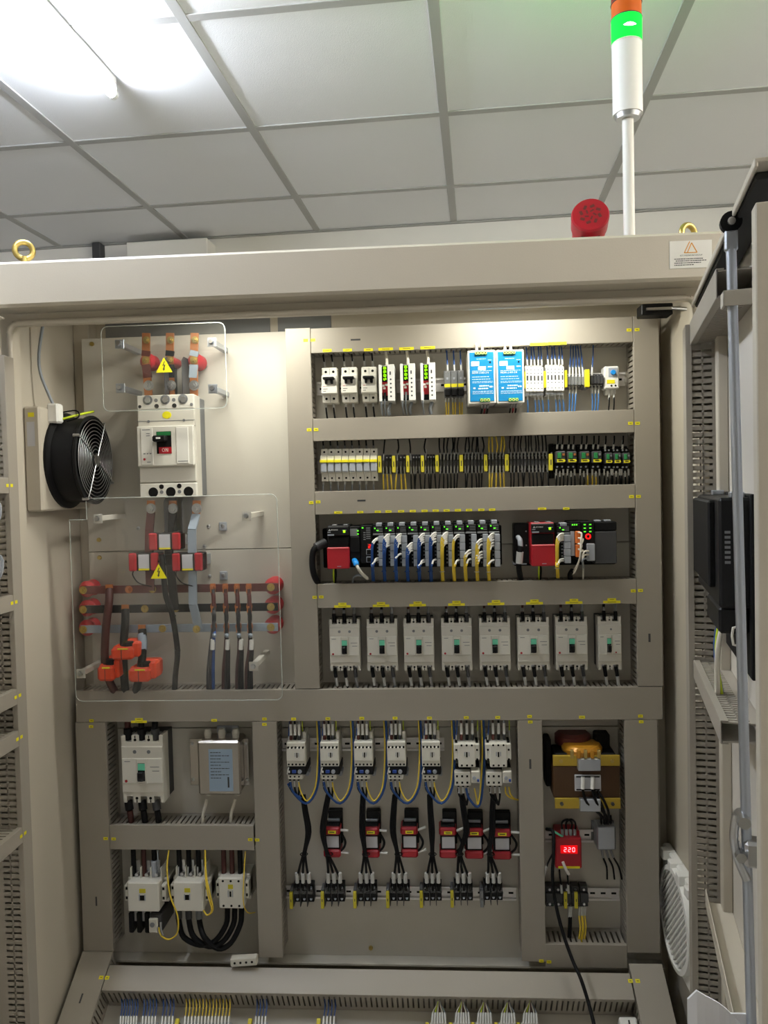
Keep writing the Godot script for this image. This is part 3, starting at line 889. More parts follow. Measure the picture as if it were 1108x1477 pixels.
# ---------------------------------------------------------------- row two: fuse holders, terminals, relays
func build_row_two() -> void:
	rail("mounting rail behind the terminal row", 458, 674, 907, 664, 19)
	var rng := RandomNumberGenerator.new(); rng.seed = 21
	for i in 8:
		var u0 := 461.9 + i * 10.33
		var r := rect(u0, 647 - i * 0.12, u0 + 10.0, 694.5 - i * 0.15, 0.062)
		var w: float = r.w; var h: float = r.h
		var t := thing("fuse_holder", "%s white fuse holder from the left in the strip with yellow band" % ORD[i], "fuse holder", r.c, "white fuse holders")
		part(t, "body", mb().bx(-w / 2, -h / 2, 0.008, w / 2, h / 2, 0.045, 0.001).bx(-w / 2, -h * 0.24, 0.04, w / 2, h * 0.28, 0.056, 0.0012), M.ivory2)
		part(t, "pull_lever", mb().bx(-w * 0.45, -h * 0.22, 0.056, w * 0.45, h * 0.08, 0.066, 0.0025), M.lightgrey)
		part(t, "yellow_band", mb().bx(-w / 2, h * 0.07, 0.056, w / 2, h * 0.15, 0.068, 0.0008), M.yellow)
		part(t, "white_hood", mb().bx(-w * 0.48, h * 0.15, 0.05, w * 0.48, h * 0.29, 0.0625, 0.001), M.white)
		holes(t, "screw_hole", [[0, h * 0.4], [0, -h * 0.4]], 0.0026, 0.0448, 0.0456, M.hole)
		lead(t, [u0 + 5, 648, 0.03], [u0 + 4, 630, 0.03], M.kwire, 0.0019, M.clearsleeve, 0.012)
		lead(t, [u0 + 5, 693, 0.03], [u0 + 4 + (i % 3), 712, 0.03], M.gwire, 0.0019, M.sleeve, 0.012)
	var marks := [[545.4, 549.9], [565.7, 570.2], [586, 590.3], [607.2, 611.7], [628.2, 632.9], [663.2, 668], [698.7, 703.2], [729, 734], [792.2, 797.5]]
	for i in marks.size():
		var e: Array = marks[i]
		var v: float = 657.6 - (float(e[0]) - 545) * 0.013
		var r := rect(e[0], v, e[1], v + 24.3, 0.064)
		var t := thing("end_marker", "%s yellow end marker from the left in the terminal row below the power supplies" % ORD[i], "terminal marker", r.c, "yellow end markers of the terminal row")
		part(t, "clamp", mb().bx(-r.w / 2, -r.h * 0.5, 0.008, r.w / 2, r.h * 0.5, 0.05, 0.001), M.grey)
		part(t, "yellow_plate", mb().bx(-r.w * 0.5, -r.h / 2, 0.05, r.w * 0.5, r.h / 2, 0.064, 0.001), M.mark)
		part(t, "print", mb().bx(-r.w * 0.12, -r.h * 0.16, 0.064, r.w * 0.16, r.h * 0.16, 0.0643), M.print)
	var blocks := [[550.2, 565.5, 3], [570.5, 585.8, 3], [590.6, 607, 4], [612, 628, 4], [633.2, 663, 6], [668.3, 698.5, 6], [703.5, 728.7, 5], [734.3, 791.8, 11]]
	var seen := 0
	for g in blocks.size():
		var bk: Array = blocks[g]
		var n: int = bk[2]
		var st := (float(bk[1]) - float(bk[0])) / n
		for k in n:
			var u: float = float(bk[0]) + st * k
			var dv := (u - 550) * -0.013
			var r := rect(u + 0.15, 658 + dv, u + st - 0.15, 681 + dv, 0.05)
			var w: float = r.w; var h: float = r.h
			var place: String = "between the %s and %s yellow markers" % [ORD[g], ORD[g + 1]]
			var t := thing("feed_terminal", "%s grey terminal %s of the terminal row" % [ORD[k], place], "terminal", r.c, "grey terminals of the terminal row")
			part(t, "body", mb().bx(-w / 2, -h * 0.6, 0.008, w / 2, h * 0.6, 0.036, 0.0008).bx(-w / 2, -h * 0.22, 0.03, w / 2, h * 0.22, 0.052, 0.0015), M.darkgrey)
			holes(t, "screw", [[0, h * 0.42], [0, -h * 0.42]], 0.0019, 0.036, 0.0375, M.steel)
			var um := u + st / 2
			var up: Material = M.kwire; var lo: Material = M.kwire
			if g == 0 or g == 1: lo = M.ywire
			if g == 6: up = M.ywire; lo = M.ywire
			if not ((g < 4) and k > 0):
				lead(t, [um, 664 + dv, 0.05], [um + rng.randf_range(-3, 3), 631 + dv, 0.035], up, 0.0019, M.clearsleeve, 0.026, rng.randf_range(-0.004, 0.004), 1.25)
			lead(t, [um, 673 + dv, 0.05], [um + rng.randf_range(-3.5, 3.5), 711 + dv, 0.035], lo, 0.0019, M.clearsleeve if g != 6 else M.sleeve, 0.032, 0.0, 1.25)
			seen += 1
	var cx := [807.6, 823.8, 842.2, 859.6, 876.6, 888.8, 901.8]
	for i in 7:
		var hw := 8.0 if i < 4 else 6.0
		var u: float = cx[i]
		var v0 := 640.0 if i < 4 else 643.0
		var r := rect(u - hw, v0, u + hw, 680, 0.06)
		var w: float = r.w; var h: float = r.h
		var t := thing("relay", "%s black plug-in relay with green key from the left, right end of the terminal row" % ORD[i], "relay", r.c, "black relays")
		part(t, "socket", mb().bx(-w / 2, -h * 0.55, 0.008, w / 2, h * 0.5, 0.04, 0.001).bx(-w / 2, h * 0.22, 0.03, w / 2, h * 0.42, 0.055, 0.002).bx(-w / 2, -h * 0.45, 0.03, w / 2, -h * 0.2, 0.05, 0.002), M.black)
		part(t, "relay_body", mb().bx(-w * 0.44, -h * 0.2, 0.04, w * 0.44, h * 0.22, 0.075, 0.002), M.darkgrey)
		part(t, "green_key", mb().bx(-w * 0.3, -h * 0.04, 0.075, w * 0.04, h * 0.17, 0.08, 0.001), M.green)
		part(t, "led_window", mb().bx(w * 0.14, h * 0.06, 0.075, w * 0.36, h * 0.14, 0.0765, 0.0005), M.copper if i < 3 else M.grey)
		part(t, "label_tag", mb().prism(PackedVector2Array([Vector2(-w * 0.34, -h * 0.17), Vector2(w * 0.3, -h * 0.17), Vector2(w * 0.42, -h * 0.12), Vector2(w * 0.3, -h * 0.065), Vector2(-w * 0.34, -h * 0.065)]), 0.075, 0.0772), M.yellow)
		var mk := mb()
		mk.bx(-w * 0.2, -h * 0.13, 0.0772, w * 0.2, -h * 0.1, 0.0775)
		part(t, "print", mk, M.print)
		holes(t, "screw", [[-w * 0.22, h * 0.33], [w * 0.22, h * 0.33], [-w * 0.22, -h * 0.33], [w * 0.22, -h * 0.33]], 0.0022, 0.05, 0.0555, M.zinc)
		for k in 2:
			if i > 3 and k == 1: continue
			lead(t, [u - 4 + k * 7, 647, 0.06], [u - 4 + k * 7 + 1.5, 629, 0.045], M.kwire, 0.002, M.sleeve, 0.022)
		for k in 3:
			var lo: Material = M.ywire if (i == 2 and k == 2) or (i == 3 and k < 2) else M.kwire
			lead(t, [u - 5 + k * 5, 677 + (k % 2) * 3, 0.05], [u - 5.5 + k * 5.5, 705, 0.035], lo, 0.0019, M.sleeve, 0.022)
	var r := rect(792.5, 640, 799, 690, 0.03)
	var e := thing("end_bracket", "black end bracket at the left end of the relays", "bracket", r.c)
	part(e, "foot", mb().bx(-r.w / 2, -r.h / 2, 0.008, r.w / 2, r.h / 2, 0.03, 0.001), M.black)
	part(e, "screw", mb().cyl(Vector3(0, 0.02, 0.03), Vector3(0, 0.02, 0.033), 0.002, -1, 8), M.steel)

# ---------------------------------------------------------------- row three: the black controller racks
func controller_supply(label: String, b: Array, side_red: bool) -> void:
	var r := rect(b[0], b[1], b[2], b[3], 0.11)
	var w: float = r.w; var h: float = r.h
	var t := thing("controller_supply", label, "controller module", r.c, "controller power modules")
	part(t, "body", mb().bx(-w / 2, -h / 2, 0.02, w / 2, h / 2, 0.098, 0.002), M.red if side_red else M.black)
	part(t, "upper_front", mb().bx(-w * 0.48, h * 0.27, 0.095, w * 0.48, h * 0.48, 0.11, 0.002), M.black)
	part(t, "grille", mb().bx(-w * 0.46, 0.0, 0.095, w * 0.46, h * 0.24, 0.104, 0.001), M.rubber)
	part(t, "red_cover", mb().bx(-w * 0.5, -h * 0.5, 0.095, w * 0.5, 0.0, 0.112, 0.002), M.red)
	part(t, "cover_fold", mb().bx(-w * 0.5, -h * 0.035, 0.111, w * 0.5, -h * 0.025, 0.1128), M.insred)
	# three-diamond mark, lettering, status light
	var d := mb()
	var o := Vector3(-w * 0.37, h * 0.4, 0.11)
	var s := h * 0.028
	for k in 3:
		var an := PI / 2 + TAU * k / 3
		var a := Vector2(cos(an), sin(an)) * s
		var p1 := Vector2(cos(an + 0.52), sin(an + 0.52)) * s * 0.62
		var p2 := Vector2(cos(an - 0.52), sin(an - 0.52)) * s * 0.62
		var P := PackedVector2Array()
		for q in [Vector2.ZERO, p2, a * 1.15, p1]: P.append(q + Vector2(o.x, o.y))
		d.prism(P, 0.11, 0.1104)
	part(t, "diamond_mark", d, M.white)
	letters(t, "lettering", "MITSUBISHI", Vector3(-w * 0.15, h * 0.405, 0.1102), h * 0.028, M.white, Basis.IDENTITY, w * 0.3)
	var pr := mb()
	pr.bx(-w * 0.46, h * 0.345, 0.11, -w * 0.32, h * 0.36, 0.1103).bx(-w * 0.46, h * 0.275, 0.11, -w * 0.17, h * 0.305, 0.1103).bx(w * 0.2, h * 0.39, 0.11, w * 0.4, h * 0.4, 0.1103).bx(-w * 0.06, -h * 0.45, 0.112, w * 0.12, -h * 0.435, 0.1123)
	stuff(part(t, "print", pr, M.lightgrey))
	part(t, "status_led", mb().box(Vector3(w * 0.29, h * 0.365, 0.1104), Vector3(0.005, 0.005, 0.001), 0.0003), M.led)
	for k in 2:
		part(t, "top_latch", mb().bx(w * (-0.3 + k * 0.5), h * 0.49, 0.06, w * (-0.1 + k * 0.5), h * 0.52, 0.09, 0.001), M.grey)
	var xm := (float(b[0]) + float(b[2])) / 2
	wire(t, [at(xm - 6, b[3] - 1, 0.09), at(xm - 6.5, b[3] + 8, 0.08), at(xm - 5.5, b[3] + 20, 0.06)], 0.0022, M.gyel, "earth_wire")
	wire(t, [at(xm - 4, b[3] - 1, 0.09), at(xm - 3.5, b[3] + 8, 0.08), at(xm - 4.5, b[3] + 20, 0.06)], 0.003, M.kwire, "supply_cable")

func io_module(i: int, label: String, x0: float, x1: float, y0: float, y1: float, col: Material, heads: Array, group: String) -> void:
	var r := rect(x0, y0, x1, y1, 0.105)
	var w: float = r.w; var h: float = r.h
	var t := thing("io_module", label, "controller module", r.c, group)
	part(t, "body", mb().bx(-w / 2, -h / 2, 0.02, w / 2, h / 2, 0.094, 0.001), M.rubber)
	part(t, "indicator_panel", mb().bx(-w * 0.47, h * 0.28, 0.09, w * 0.47, h * 0.45, 0.106, 0.0015), M.black)
	part(t, "top_latch", mb().bx(-w * 0.2, h * 0.45, 0.06, w * 0.3, h * 0.53, 0.096, 0.001), M.lightgrey)
	part(t, "face_ridge", mb().bx(-w * 0.47, h * 0.25, 0.094, w * 0.47, h * 0.29, 0.1065, 0.0008), M.grey)
	var pm := mb()
	for k in 3: pm.bx(-w * 0.1, h * (0.33 + 0.035 * k), 0.106, w * 0.4, h * (0.342 + 0.035 * k), 0.1062)
	stuff(part(t, "print", pm, M.grey))
	part(t, "status_led", mb().box(Vector3(-w * 0.28, h * 0.41, 0.1064), Vector3(0.003, 0.003, 0.001)), M.ledgreen)
	if i % 3 != 2:
		part(t, "status_led", mb().box(Vector3(-w * (0.05 - 0.1 * (i % 3)), h * 0.36, 0.1064), Vector3(0.005, 0.0026, 0.001)), M.ledgreen)
	# terminal block at the right half, in four lengths
	for k in 4:
		part(t, "terminal_segment", mb().bx(w * 0.02, h * (0.24 - 0.18 * (k + 1)) + 0.0005, 0.094, w * 0.49, h * (0.24 - 0.18 * k) - 0.0005, 0.112, 0.001), M.lightgrey)
	for k in 8:
		part(t, "clamp_screw", mb().box(Vector3(-w * 0.08, h * (0.2 - 0.085 * k), 0.095), Vector3(w * 0.14, h * 0.04, 0.003), 0.0006), M.grey)
	# the wire loom: white sleeves bend out of the clamps into a coloured bundle
	var xm := (x0 + x1) / 2
	var rr := 0.0019
	for k in heads.size():
		var fy: float = heads[k]
		var yy := lerpf(y0, y1, fy)
		var ux := x0 - 2.0 + (k % 3) * 1.4
		var wv := wire(t, [at(xm - 0.5, yy, 0.104), at(x0 + 4, yy + 1.2, 0.122), at(ux + 0.8, yy + 9, 0.128), at(ux + 0.3, lerpf(yy, y1, 0.6), 0.124), at(ux + 0.5, y1 + 3, 0.105), at(ux + 1.5, y1 + 20, 0.07)], rr, col)
		part(wv, "sleeve", mb().tube(world_pts(t, [at(xm - 0.5, yy - 0.3, 0.1045), at(x0 + 4, yy + 0.9, 0.1225), at(ux + 1.4, yy + 6, 0.1278)]), rr * 1.25, 6), M.white)
	if heads.size() > 4:
		part(t, "cable_tie", mb().ring(world_pts(t, [at(x0 - 0.5, y1 + 6, 0.1)])[0], Vector3.UP, 0.006, 0.0008, 12, 4), M.bwire if col == M.bwire else M.white)

func build_row_three() -> void:
	var ra := rect(466, 760, 724, 817, 0.02)
	var base := thing("controller_rack", "black base rack behind the long row of controller modules", "controller rack", ra.c)
	part(base, "backplane", mb().bx(-ra.w / 2, -ra.h / 2, 0.0, ra.w / 2, ra.h / 2, 0.02, 0.002), M.rubber)
	part(base, "mounting_foot", mb().bx(-ra.w / 2 - 0.004, -ra.h * 0.42, 0.0, -ra.w / 2 + 0.002, -ra.h * 0.36, 0.006), M.zinc)
	var rb := rect(741, 756, 888, 815, 0.02)
	var base2 := thing("controller_rack", "black base rack behind the short controller group with orange terminal", "controller rack", rb.c)
	part(base2, "backplane", mb().bx(-rb.w / 2, -rb.h / 2, 0.0, rb.w / 2, rb.h / 2, 0.02, 0.002), M.rubber)
	part(base2, "mounting_foot", mb().bx(-rb.w / 2 - 0.003, -rb.h * 0.46, 0.0, -rb.w / 2 + 0.03, -rb.h * 0.4, 0.03), M.zinc)
	controller_supply("black and red controller power module at the left end of the long rack", [471.8, 758.4, 503.9, 820.5], false)
	controller_supply("black and red controller power module of the short right rack", [766.5, 754.2, 801, 816.5], true)
	# cpu and communication modules
	var r := rect(504.3, 759.5, 519.6, 812, 0.105)
	var t := thing("cpu_module", "black controller module with a blue network plug beside the red power module", "controller module", r.c)
	part(t, "body", mb().bx(-r.w / 2, -r.h / 2, 0.02, r.w / 2, r.h / 2, 0.1, 0.0015), M.black)
	part(t, "front_door", mb().bx(-r.w * 0.46, -r.h * 0.2, 0.098, r.w * 0.46, r.h * 0.22, 0.106, 0.0015), M.rubber)
	part(t, "sticker", mb().bx(-r.w * 0.45, r.h * 0.24, 0.1, r.w * 0.25, r.h * 0.44, 0.1006), M.grey)
	for k in 2: part(t, "status_led", mb().box(Vector3(r.w * 0.3, r.h * (0.38 - 0.09 * k), 0.101), Vector3(0.004, 0.003, 0.001)), M.ledgreen)
	part(t, "network_plug", mb().tube(world_pts(t, [at(511.5, 808.5, 0.1), at(513.2, 811.5, 0.118), at(514.3, 815, 0.122)]), 0.0068, 10), M.skyblue)
	wire(t, [at(514.3, 814, 0.12), at(517, 820, 0.126), at(522, 827, 0.118), at(530, 834.5, 0.1)], 0.004, M.wwire, "network_cable", 8)
	wire(t, [at(509, 841, 0.06), at(510, 833, 0.09), at(516, 829.5, 0.09), at(524, 831.5, 0.08)], 0.0024, M.gwire, "grey_cable", 6)
	r = rect(520.3, 758, 537, 812.5, 0.105)
	t = thing("link_module", "black controller module with a red digit and two network sockets", "controller module", r.c)
	part(t, "body", mb().bx(-r.w / 2, -r.h / 2, 0.02, r.w / 2, r.h / 2, 0.104, 0.0015), M.black)
	var px := mb()
	for k in 6: px.bx(0.0, r.h * (0.42 - 0.055 * k), 0.104, r.w * 0.36, r.h * (0.445 - 0.055 * k), 0.1043)
	for k in 4: px.bx(-r.w * 0.25, r.h * (0.3 - 0.06 * k), 0.104, -r.w * 0.06, r.h * (0.325 - 0.06 * k), 0.1043)
	stuff(part(t, "print", px, M.grey))
	part(t, "status_led", mb().box(Vector3(-r.w * 0.3, r.h * 0.44, 0.1045), Vector3(0.004, 0.003, 0.001)), M.ledgreen)
	part(t, "display_window", mb().box(Vector3(r.w * 0.26, -r.h * 0.05, 0.1042), Vector3(r.w * 0.34, r.h * 0.15, 0.0008)), M.brown)
	var dg := mb()
	seven(dg, Vector3(r.w * 0.26, -r.h * 0.05, 0.1052), Vector3.RIGHT, Vector3.UP, r.w * 0.17, r.h * 0.085, 2)
	part(t, "led_digit", dg, M.ledred)
	for k in 2:
		var y: float = -r.h * (0.2 + 0.2 * k)
		var sk := part(t, "network_socket", mb().bx(-r.w * 0.02, y - r.h * 0.075, 0.1, r.w * 0.42, y + r.h * 0.075, 0.1075, 0.0005), M.lightgrey)
		part(sk, "socket_hole", mb().bx(r.w * 0.02, y - r.h * 0.06, 0.1072, r.w * 0.37, y + r.h * 0.06, 0.108), M.hole)
	# extension connector bowing out at the left end of the long rack
	var cb := thing("extension_cable", "thick black cable looping at the left end of the long controller rack", "cable", at(466, 790, 0.06))
	part(cb, "connector", mb().tube(world_pts(cb, [at(469.5, 782.5, 0.07), at(455.5, 789.5, 0.085)]), 0.011, 10), M.darkgrey)
	wire(cb, [at(458, 788, 0.084), at(452, 795, 0.088), at(450.5, 812, 0.09), at(453, 829, 0.09), at(459, 842, 0.07)], 0.0075, M.kwire, "cable", 8)
	# eleven input and output modules
	var cols := [M.bwire, M.bwire, M.bwire, M.bwire, M.bwire, M.bwire, M.ywire, M.ywire, M.ywire, M.ywire, M.ywire]
	var heads := [[0.33, 0.36, 0.8, 0.84], [0.24, 0.28, 0.32, 0.36, 0.4, 0.44, 0.5], [0.24, 0.28, 0.32, 0.36, 0.4, 0.45, 0.7], [0.45, 0.49, 0.53, 0.57, 0.62], [0.24, 0.28, 0.33, 0.38, 0.43, 0.84, 0.88], [0.22, 0.26, 0.3, 0.36, 0.42, 0.83],
		[0.22, 0.25, 0.28, 0.31, 0.34, 0.38, 0.42, 0.46], [0.28, 0.32, 0.84], [0.62, 0.68, 0.82], [0.38, 0.42, 0.5, 0.66, 0.72, 0.78], [0.26, 0.3, 0.34, 0.4, 0.46, 0.52, 0.84]]
	for i in 11:
		var x0 := 537.8 + i * 16.72
		io_module(i, "%s input and output module from the left in the long controller rack, %s wires" % [ORD[i], "blue" if i < 6 else "yellow"], x0, x0 + 16.3, 756.5 - i * 0.42, 817.8 + i * 0.1, cols[i], heads[i], "input and output modules of the long rack")
	# short rack: extension socket, yellow-wired module, orange terminal, red-lit module, blank cover
	r = rect(741, 754.5, 766, 812, 0.05)
	t = thing("extension_module", "black extension socket with a labelled cable at the left end of the short rack", "controller module", r.c)
	part(t, "body", mb().bx(-r.w / 2, -r.h / 2, 0.02, r.w / 2, r.h / 2, 0.06, 0.002), M.black)
	holes(t, "screw", [[r.w * 0.2, r.h * 0.3], [r.w * 0.2, -r.h * 0.05]], 0.0018, 0.06, 0.061, M.steel)
	part(t, "cable_end", mb().tube(world_pts(t, [at(747.5, 775, 0.065), at(750, 779, 0.085), at(751, 790, 0.09)]), 0.0062, 8), M.lightgrey)
	wire(t, [at(751, 788, 0.09), at(749.5, 800, 0.092), at(748.5, 818, 0.085), at(751.5, 836, 0.065)], 0.0068, M.kwire, "cable", 8)
	part(t, "cable_label", mb().tube(world_pts(t, [at(750.3, 796, 0.0925), at(749, 812.5, 0.09)]), 0.0085, 10), M.sleeve)
	io_module(0, "yellow-wired module next to the red cover of the short rack", 804, 823, 756, 813.5, M.ywire, [0.24, 0.28, 0.32, 0.36, 0.4, 0.88, 0.92], "modules of the short rack")
	r = rect(823, 752.5, 838, 806, 0.105)
	t = thing("analog_module", "controller module with an orange terminal block in the short rack", "controller module", r.c)
	part(t, "body", mb().bx(-r.w / 2, -r.h / 2, 0.02, r.w / 2, r.h / 2, 0.1, 0.001), M.rubber)
	part(t, "indicator_panel", mb().bx(-r.w * 0.47, r.h * 0.28, 0.098, r.w * 0.47, r.h * 0.46, 0.107, 0.001), M.black)
	part(t, "grey_cover", mb().bx(-r.w * 0.5, -r.h * 0.42, 0.1, -r.w * 0.1, r.h * 0.25, 0.106, 0.001), M.lightgrey)
	for k in 2: part(t, "orange_block", mb().bx(-r.w * 0.05, -r.h * (0.46 - 0.36 * k) + 0.001, 0.1, r.w * 0.42, -r.h * (0.1 - 0.36 * k) - 0.001, 0.114, 0.0015), M.orange2)
	for k in 3: part(t, "status_led", mb().box(Vector3(r.w * (-0.3 + 0.2 * k), r.h * 0.42, 0.1075), Vector3(0.003, 0.003, 0.001)), M.ledgreen)
	for k in 4:
		wire(t, [at(834, 768 + k * 8, 0.112), at(839 + (k % 2) * 2, 770 + k * 8, 0.124), at(838, 784 + k * 4, 0.126), at(836.5, 806, 0.118), at(829, 822 + k, 0.095), at(823, 828, 0.075)], 0.0023, M.wwire)
	part(t, "bundle_wrap", mb().tube(world_pts(t, [at(826, 823, 0.09), at(822.5, 828, 0.08), at(823, 835, 0.07)]), 0.0062, 8), M.kwire)
	r = rect(838.3, 752, 857.3, 811, 0.105)
	t = thing("safety_module", "black controller module with a glowing red indicator in the short rack", "controller module", r.c)
	part(t, "body", mb().bx(-r.w / 2, -r.h / 2, 0.02, r.w / 2, r.h / 2, 0.104, 0.0015), M.black)
	var gl := mb()
	for k in 3:
		for j in 2:
			part(t, "status_led", mb().box(Vector3(r.w * (-0.2 + j * 0.42), r.h * (0.42 - 0.085 * k), 0.1045), Vector3(0.005, 0.0025, 0.001)), M.ledgreen)
	part(t, "led_ring", mb().ring(Vector3(r.w * 0.05, r.h * 0.13, 0.1045), Vector3.BACK, 0.0052, 0.0016, 14, 5), M.ledred)
	part(t, "terminal_block", mb().bx(-r.w * 0.1, -r.h * 0.46, 0.1, r.w * 0.5, -r.h * 0.04, 0.114, 0.0015), M.lightgrey)
	for k in 3:
		wire(t, [at(849, 795 + k * 5, 0.115), at(843, 796 + k * 5, 0.128), at(840.5, 806 + k * 2, 0.122), at(841.5, 820, 0.1), at(841, 837, 0.07)], 0.0022, M.wwire if k < 2 else M.gwire)
	r = rect(857.6, 752, 890, 813, 0.1)
	t = thing("blank_cover", "plain dark grey blank cover at the right end of the short rack", "controller cover", r.c)
	part(t, "upper_block", mb().bx(-r.w / 2, r.h * 0.28, 0.02, r.w / 2, r.h * 0.49, 0.1, 0.002), M.rubber)
	part(t, "cover_plate", mb().bx(-r.w / 2, -r.h / 2, 0.02, r.w / 2, r.h * 0.27, 0.1, 0.002), M.darkgrey)
	for k in 2: part(t, "top_latch", mb().bx(r.w * (-0.42 + 0.45 * k), r.h * 0.49, 0.06, r.w * (-0.15 + 0.45 * k), r.h * 0.53, 0.09, 0.001), M.lightgrey)

# ---------------------------------------------------------------- moulded breakers
# frame box b at the front; poles; lower cable style
func moulded_breaker(label: String, group: String, b: Array, poles: int, zf: float, top_len: float, bot_len: float, thick: float, plain := false) -> Node3D:
	var r := rect(b[0], b[1], b[2], b[3], zf)
	var w: float = r.w; var h: float = r.h
	var t := thing("moulded_breaker", label, "circuit breaker", r.c, group)
	var P := PackedVector2Array()
	var n := poles
	var pw := w / n
	var nw := pw * 0.5            # notch width
	var nd := h * 0.095           # notch depth
	var pts := []
	pts.append(Vector2(-w / 2, h / 2))
	for k in n:
		var c := -w / 2 + pw * (k + 0.5)
		pts.append(Vector2(c - nw / 2, h / 2)); pts.append(Vector2(c - nw / 2, h / 2 - nd)); pts.append(Vector2(c + nw / 2, h / 2 - nd)); pts.append(Vector2(c + nw / 2, h / 2))
	pts.append(Vector2(w / 2, h / 2)); pts.append(Vector2(w / 2, -h / 2))
	for k in n:
		var c := w / 2 - pw * (k + 0.5)
		pts.append(Vector2(c + nw / 2, -h / 2)); pts.append(Vector2(c + nw / 2, -h / 2 + nd)); pts.append(Vector2(c - nw / 2, -h / 2 + nd)); pts.append(Vector2(c - nw / 2, -h / 2))
	pts.append(Vector2(-w / 2, -h / 2))
	for q in pts: P.append(q)
	part(t, "base", mb().bx(-w / 2 + 0.0015, -h / 2 + 0.001, 0.0, w / 2 - 0.0015, h / 2 - 0.001, zf * 0.45, 0.001), M.darkgrey)
	part(t, "cover", mb().prism(P, zf * 0.45, zf - 0.006).bx(-w / 2, -h * 0.34, zf - 0.0065, w / 2, h * 0.34, zf - 0.002, 0.001), M.ivory)
	part(t, "front_panel", mb().bx(-w * 0.485, -h * 0.2, zf - 0.003, w * 0.485, h * 0.17, zf + 0.0005, 0.0012), M.ivory2)
	var hx := 0.0 if poles == 3 else -w * 0.05
	part(t, "handle_frame", mb().bx(hx - w * 0.13, -h * 0.2, zf, hx + w * 0.13, h * 0.17, zf + 0.003, 0.001), M.ivory)
	part(t, "handle_slot", mb().bx(hx - w * 0.09, -h * 0.16, zf + 0.0025, hx + w * 0.08, h * 0.105, zf + 0.0034), M.hole)
	part(t, "indicator", mb().bx(hx - w * 0.085, h * 0.0, zf + 0.0032, hx + w * 0.085, h * 0.1, zf + 0.0042, 0.0003), M.teal)
	part(t, "handle", mb().bx(hx - w * 0.08, -h * 0.15, zf + 0.002, hx + w * 0.07, -h * 0.01, zf + 0.014, 0.0025), M.black)
	part(t, "trip_button", mb().cyl(Vector3(-w * 0.39 if poles == 3 else w * 0.25, -h * 0.165, zf), Vector3(-w * 0.39 if poles == 3 else w * 0.25, -h * 0.165, zf + 0.001), w * 0.035, -1, 10), M.red)
	for k in (2 if poles == 3 else 1):
		var x := (-w * 0.17 + k * w * 0.34) if poles == 3 else w * 0.05
		part(t, "cover_screw", mb().cyl(Vector3(x, h * 0.265, zf - 0.002), Vector3(x, h * 0.265, zf - 0.0012), w * 0.045, -1, 12), M.grey)
	var pm := mb().bx(-w * 0.42, h * 0.12, zf + 0.0005, -w * 0.28, h * 0.13, zf + 0.0007).bx(w * 0.2, h * 0.04, zf + 0.0005, w * 0.42, h * 0.05, zf + 0.0007).bx(w * 0.25, -h * 0.02, zf + 0.0005, w * 0.42, -h * 0.01, zf + 0.0007)
	stuff(part(t, "print", pm, M.grey))
	part(t, "cover_step", mb().bx(-w / 2, -h * 0.345, zf - 0.0062, w / 2, -h * 0.335, zf - 0.0045).bx(-w / 2, h * 0.335, zf - 0.0062, w / 2, h * 0.345, zf - 0.0045), M.ivory)
	for k in n - 1:
		var c := -w / 2 + pw * (k + 1)
		for s in [-1.0, 1.0]:
			part(t, "rivet_hole", mb().cyl(Vector3(c, s * h * 0.435, zf - 0.0065), Vector3(c, s * h * 0.435, zf - 0.0055), w * 0.035, -1, 10), M.hole)
			part(t, "barrier_slot", mb().bx(c - w * 0.012, s * h * 0.46, zf - 0.0065, c + w * 0.012, s * h * 0.499, zf - 0.0055), M.hole)
	var u0: float = b[0]; var uw: float = float(b[2]) - float(b[0])
	for k in n:
		var c := -w / 2 + pw * (k + 0.5)
		for s in [-1.0, 1.0]:
			part(t, "terminal_screw", mb().cyl(Vector3(c, s * h * 0.455, zf * 0.45), Vector3(c, s * h * 0.455, zf * 0.7), nw * 0.32, -1, 10), M.steel)
		var u := u0 + uw * (k + 0.5) / n
		var mat: Material = [M.brwire, M.kwire, M.gwire][k] if n == 3 else [M.kwire, M.gwire][k]
		if plain and k == 2: mat = M.kwire
		if top_len > 0:
			var A := at(u, b[1] + 4, zf * 0.75)
			var Bp := at(u - 1, b[1] - top_len * 0.45, zf * 0.8)
			var Cp := at(u - 1, b[1] - top_len, zf * 0.7)
			part(t, "cable_boot", mb().tube(world_pts(t, [A, Bp]), thick * 1.35, 8), M.kwire if k < 2 else M.darkgrey)
			var wv := wire(t, [Bp, Cp], thick, mat, "cable", 8)
			if not plain: part(wv, "sleeve", mb().tube(world_pts(t, [Bp.lerp(Cp, 0.05), Bp.lerp(Cp, 0.55)]), thick * 1.12, 8), M.clearsleeve)
		var A2 := at(u, b[3] - 5, zf * 0.75)
		var B2 := at(u + 2, b[3] + bot_len * 0.35, zf * 0.8)
		var C2 := at(u + 4.5, b[3] + bot_len, zf * 0.7)
		part(t, "cable_boot", mb().tube(world_pts(t, [A2, B2]), thick * 1.35, 8), M.kwire if k < 2 else M.darkgrey)
		var w2 := wire(t, [B2, C2], thick, mat, "cable", 8)
		if not plain: part(w2, "sleeve", mb().tube(world_pts(t, [B2.lerp(C2, 0.02), B2.lerp(C2, 0.8)]), thick * 1.12, 8), M.sleeve if k < 2 else M.clearsleeve)
	return t

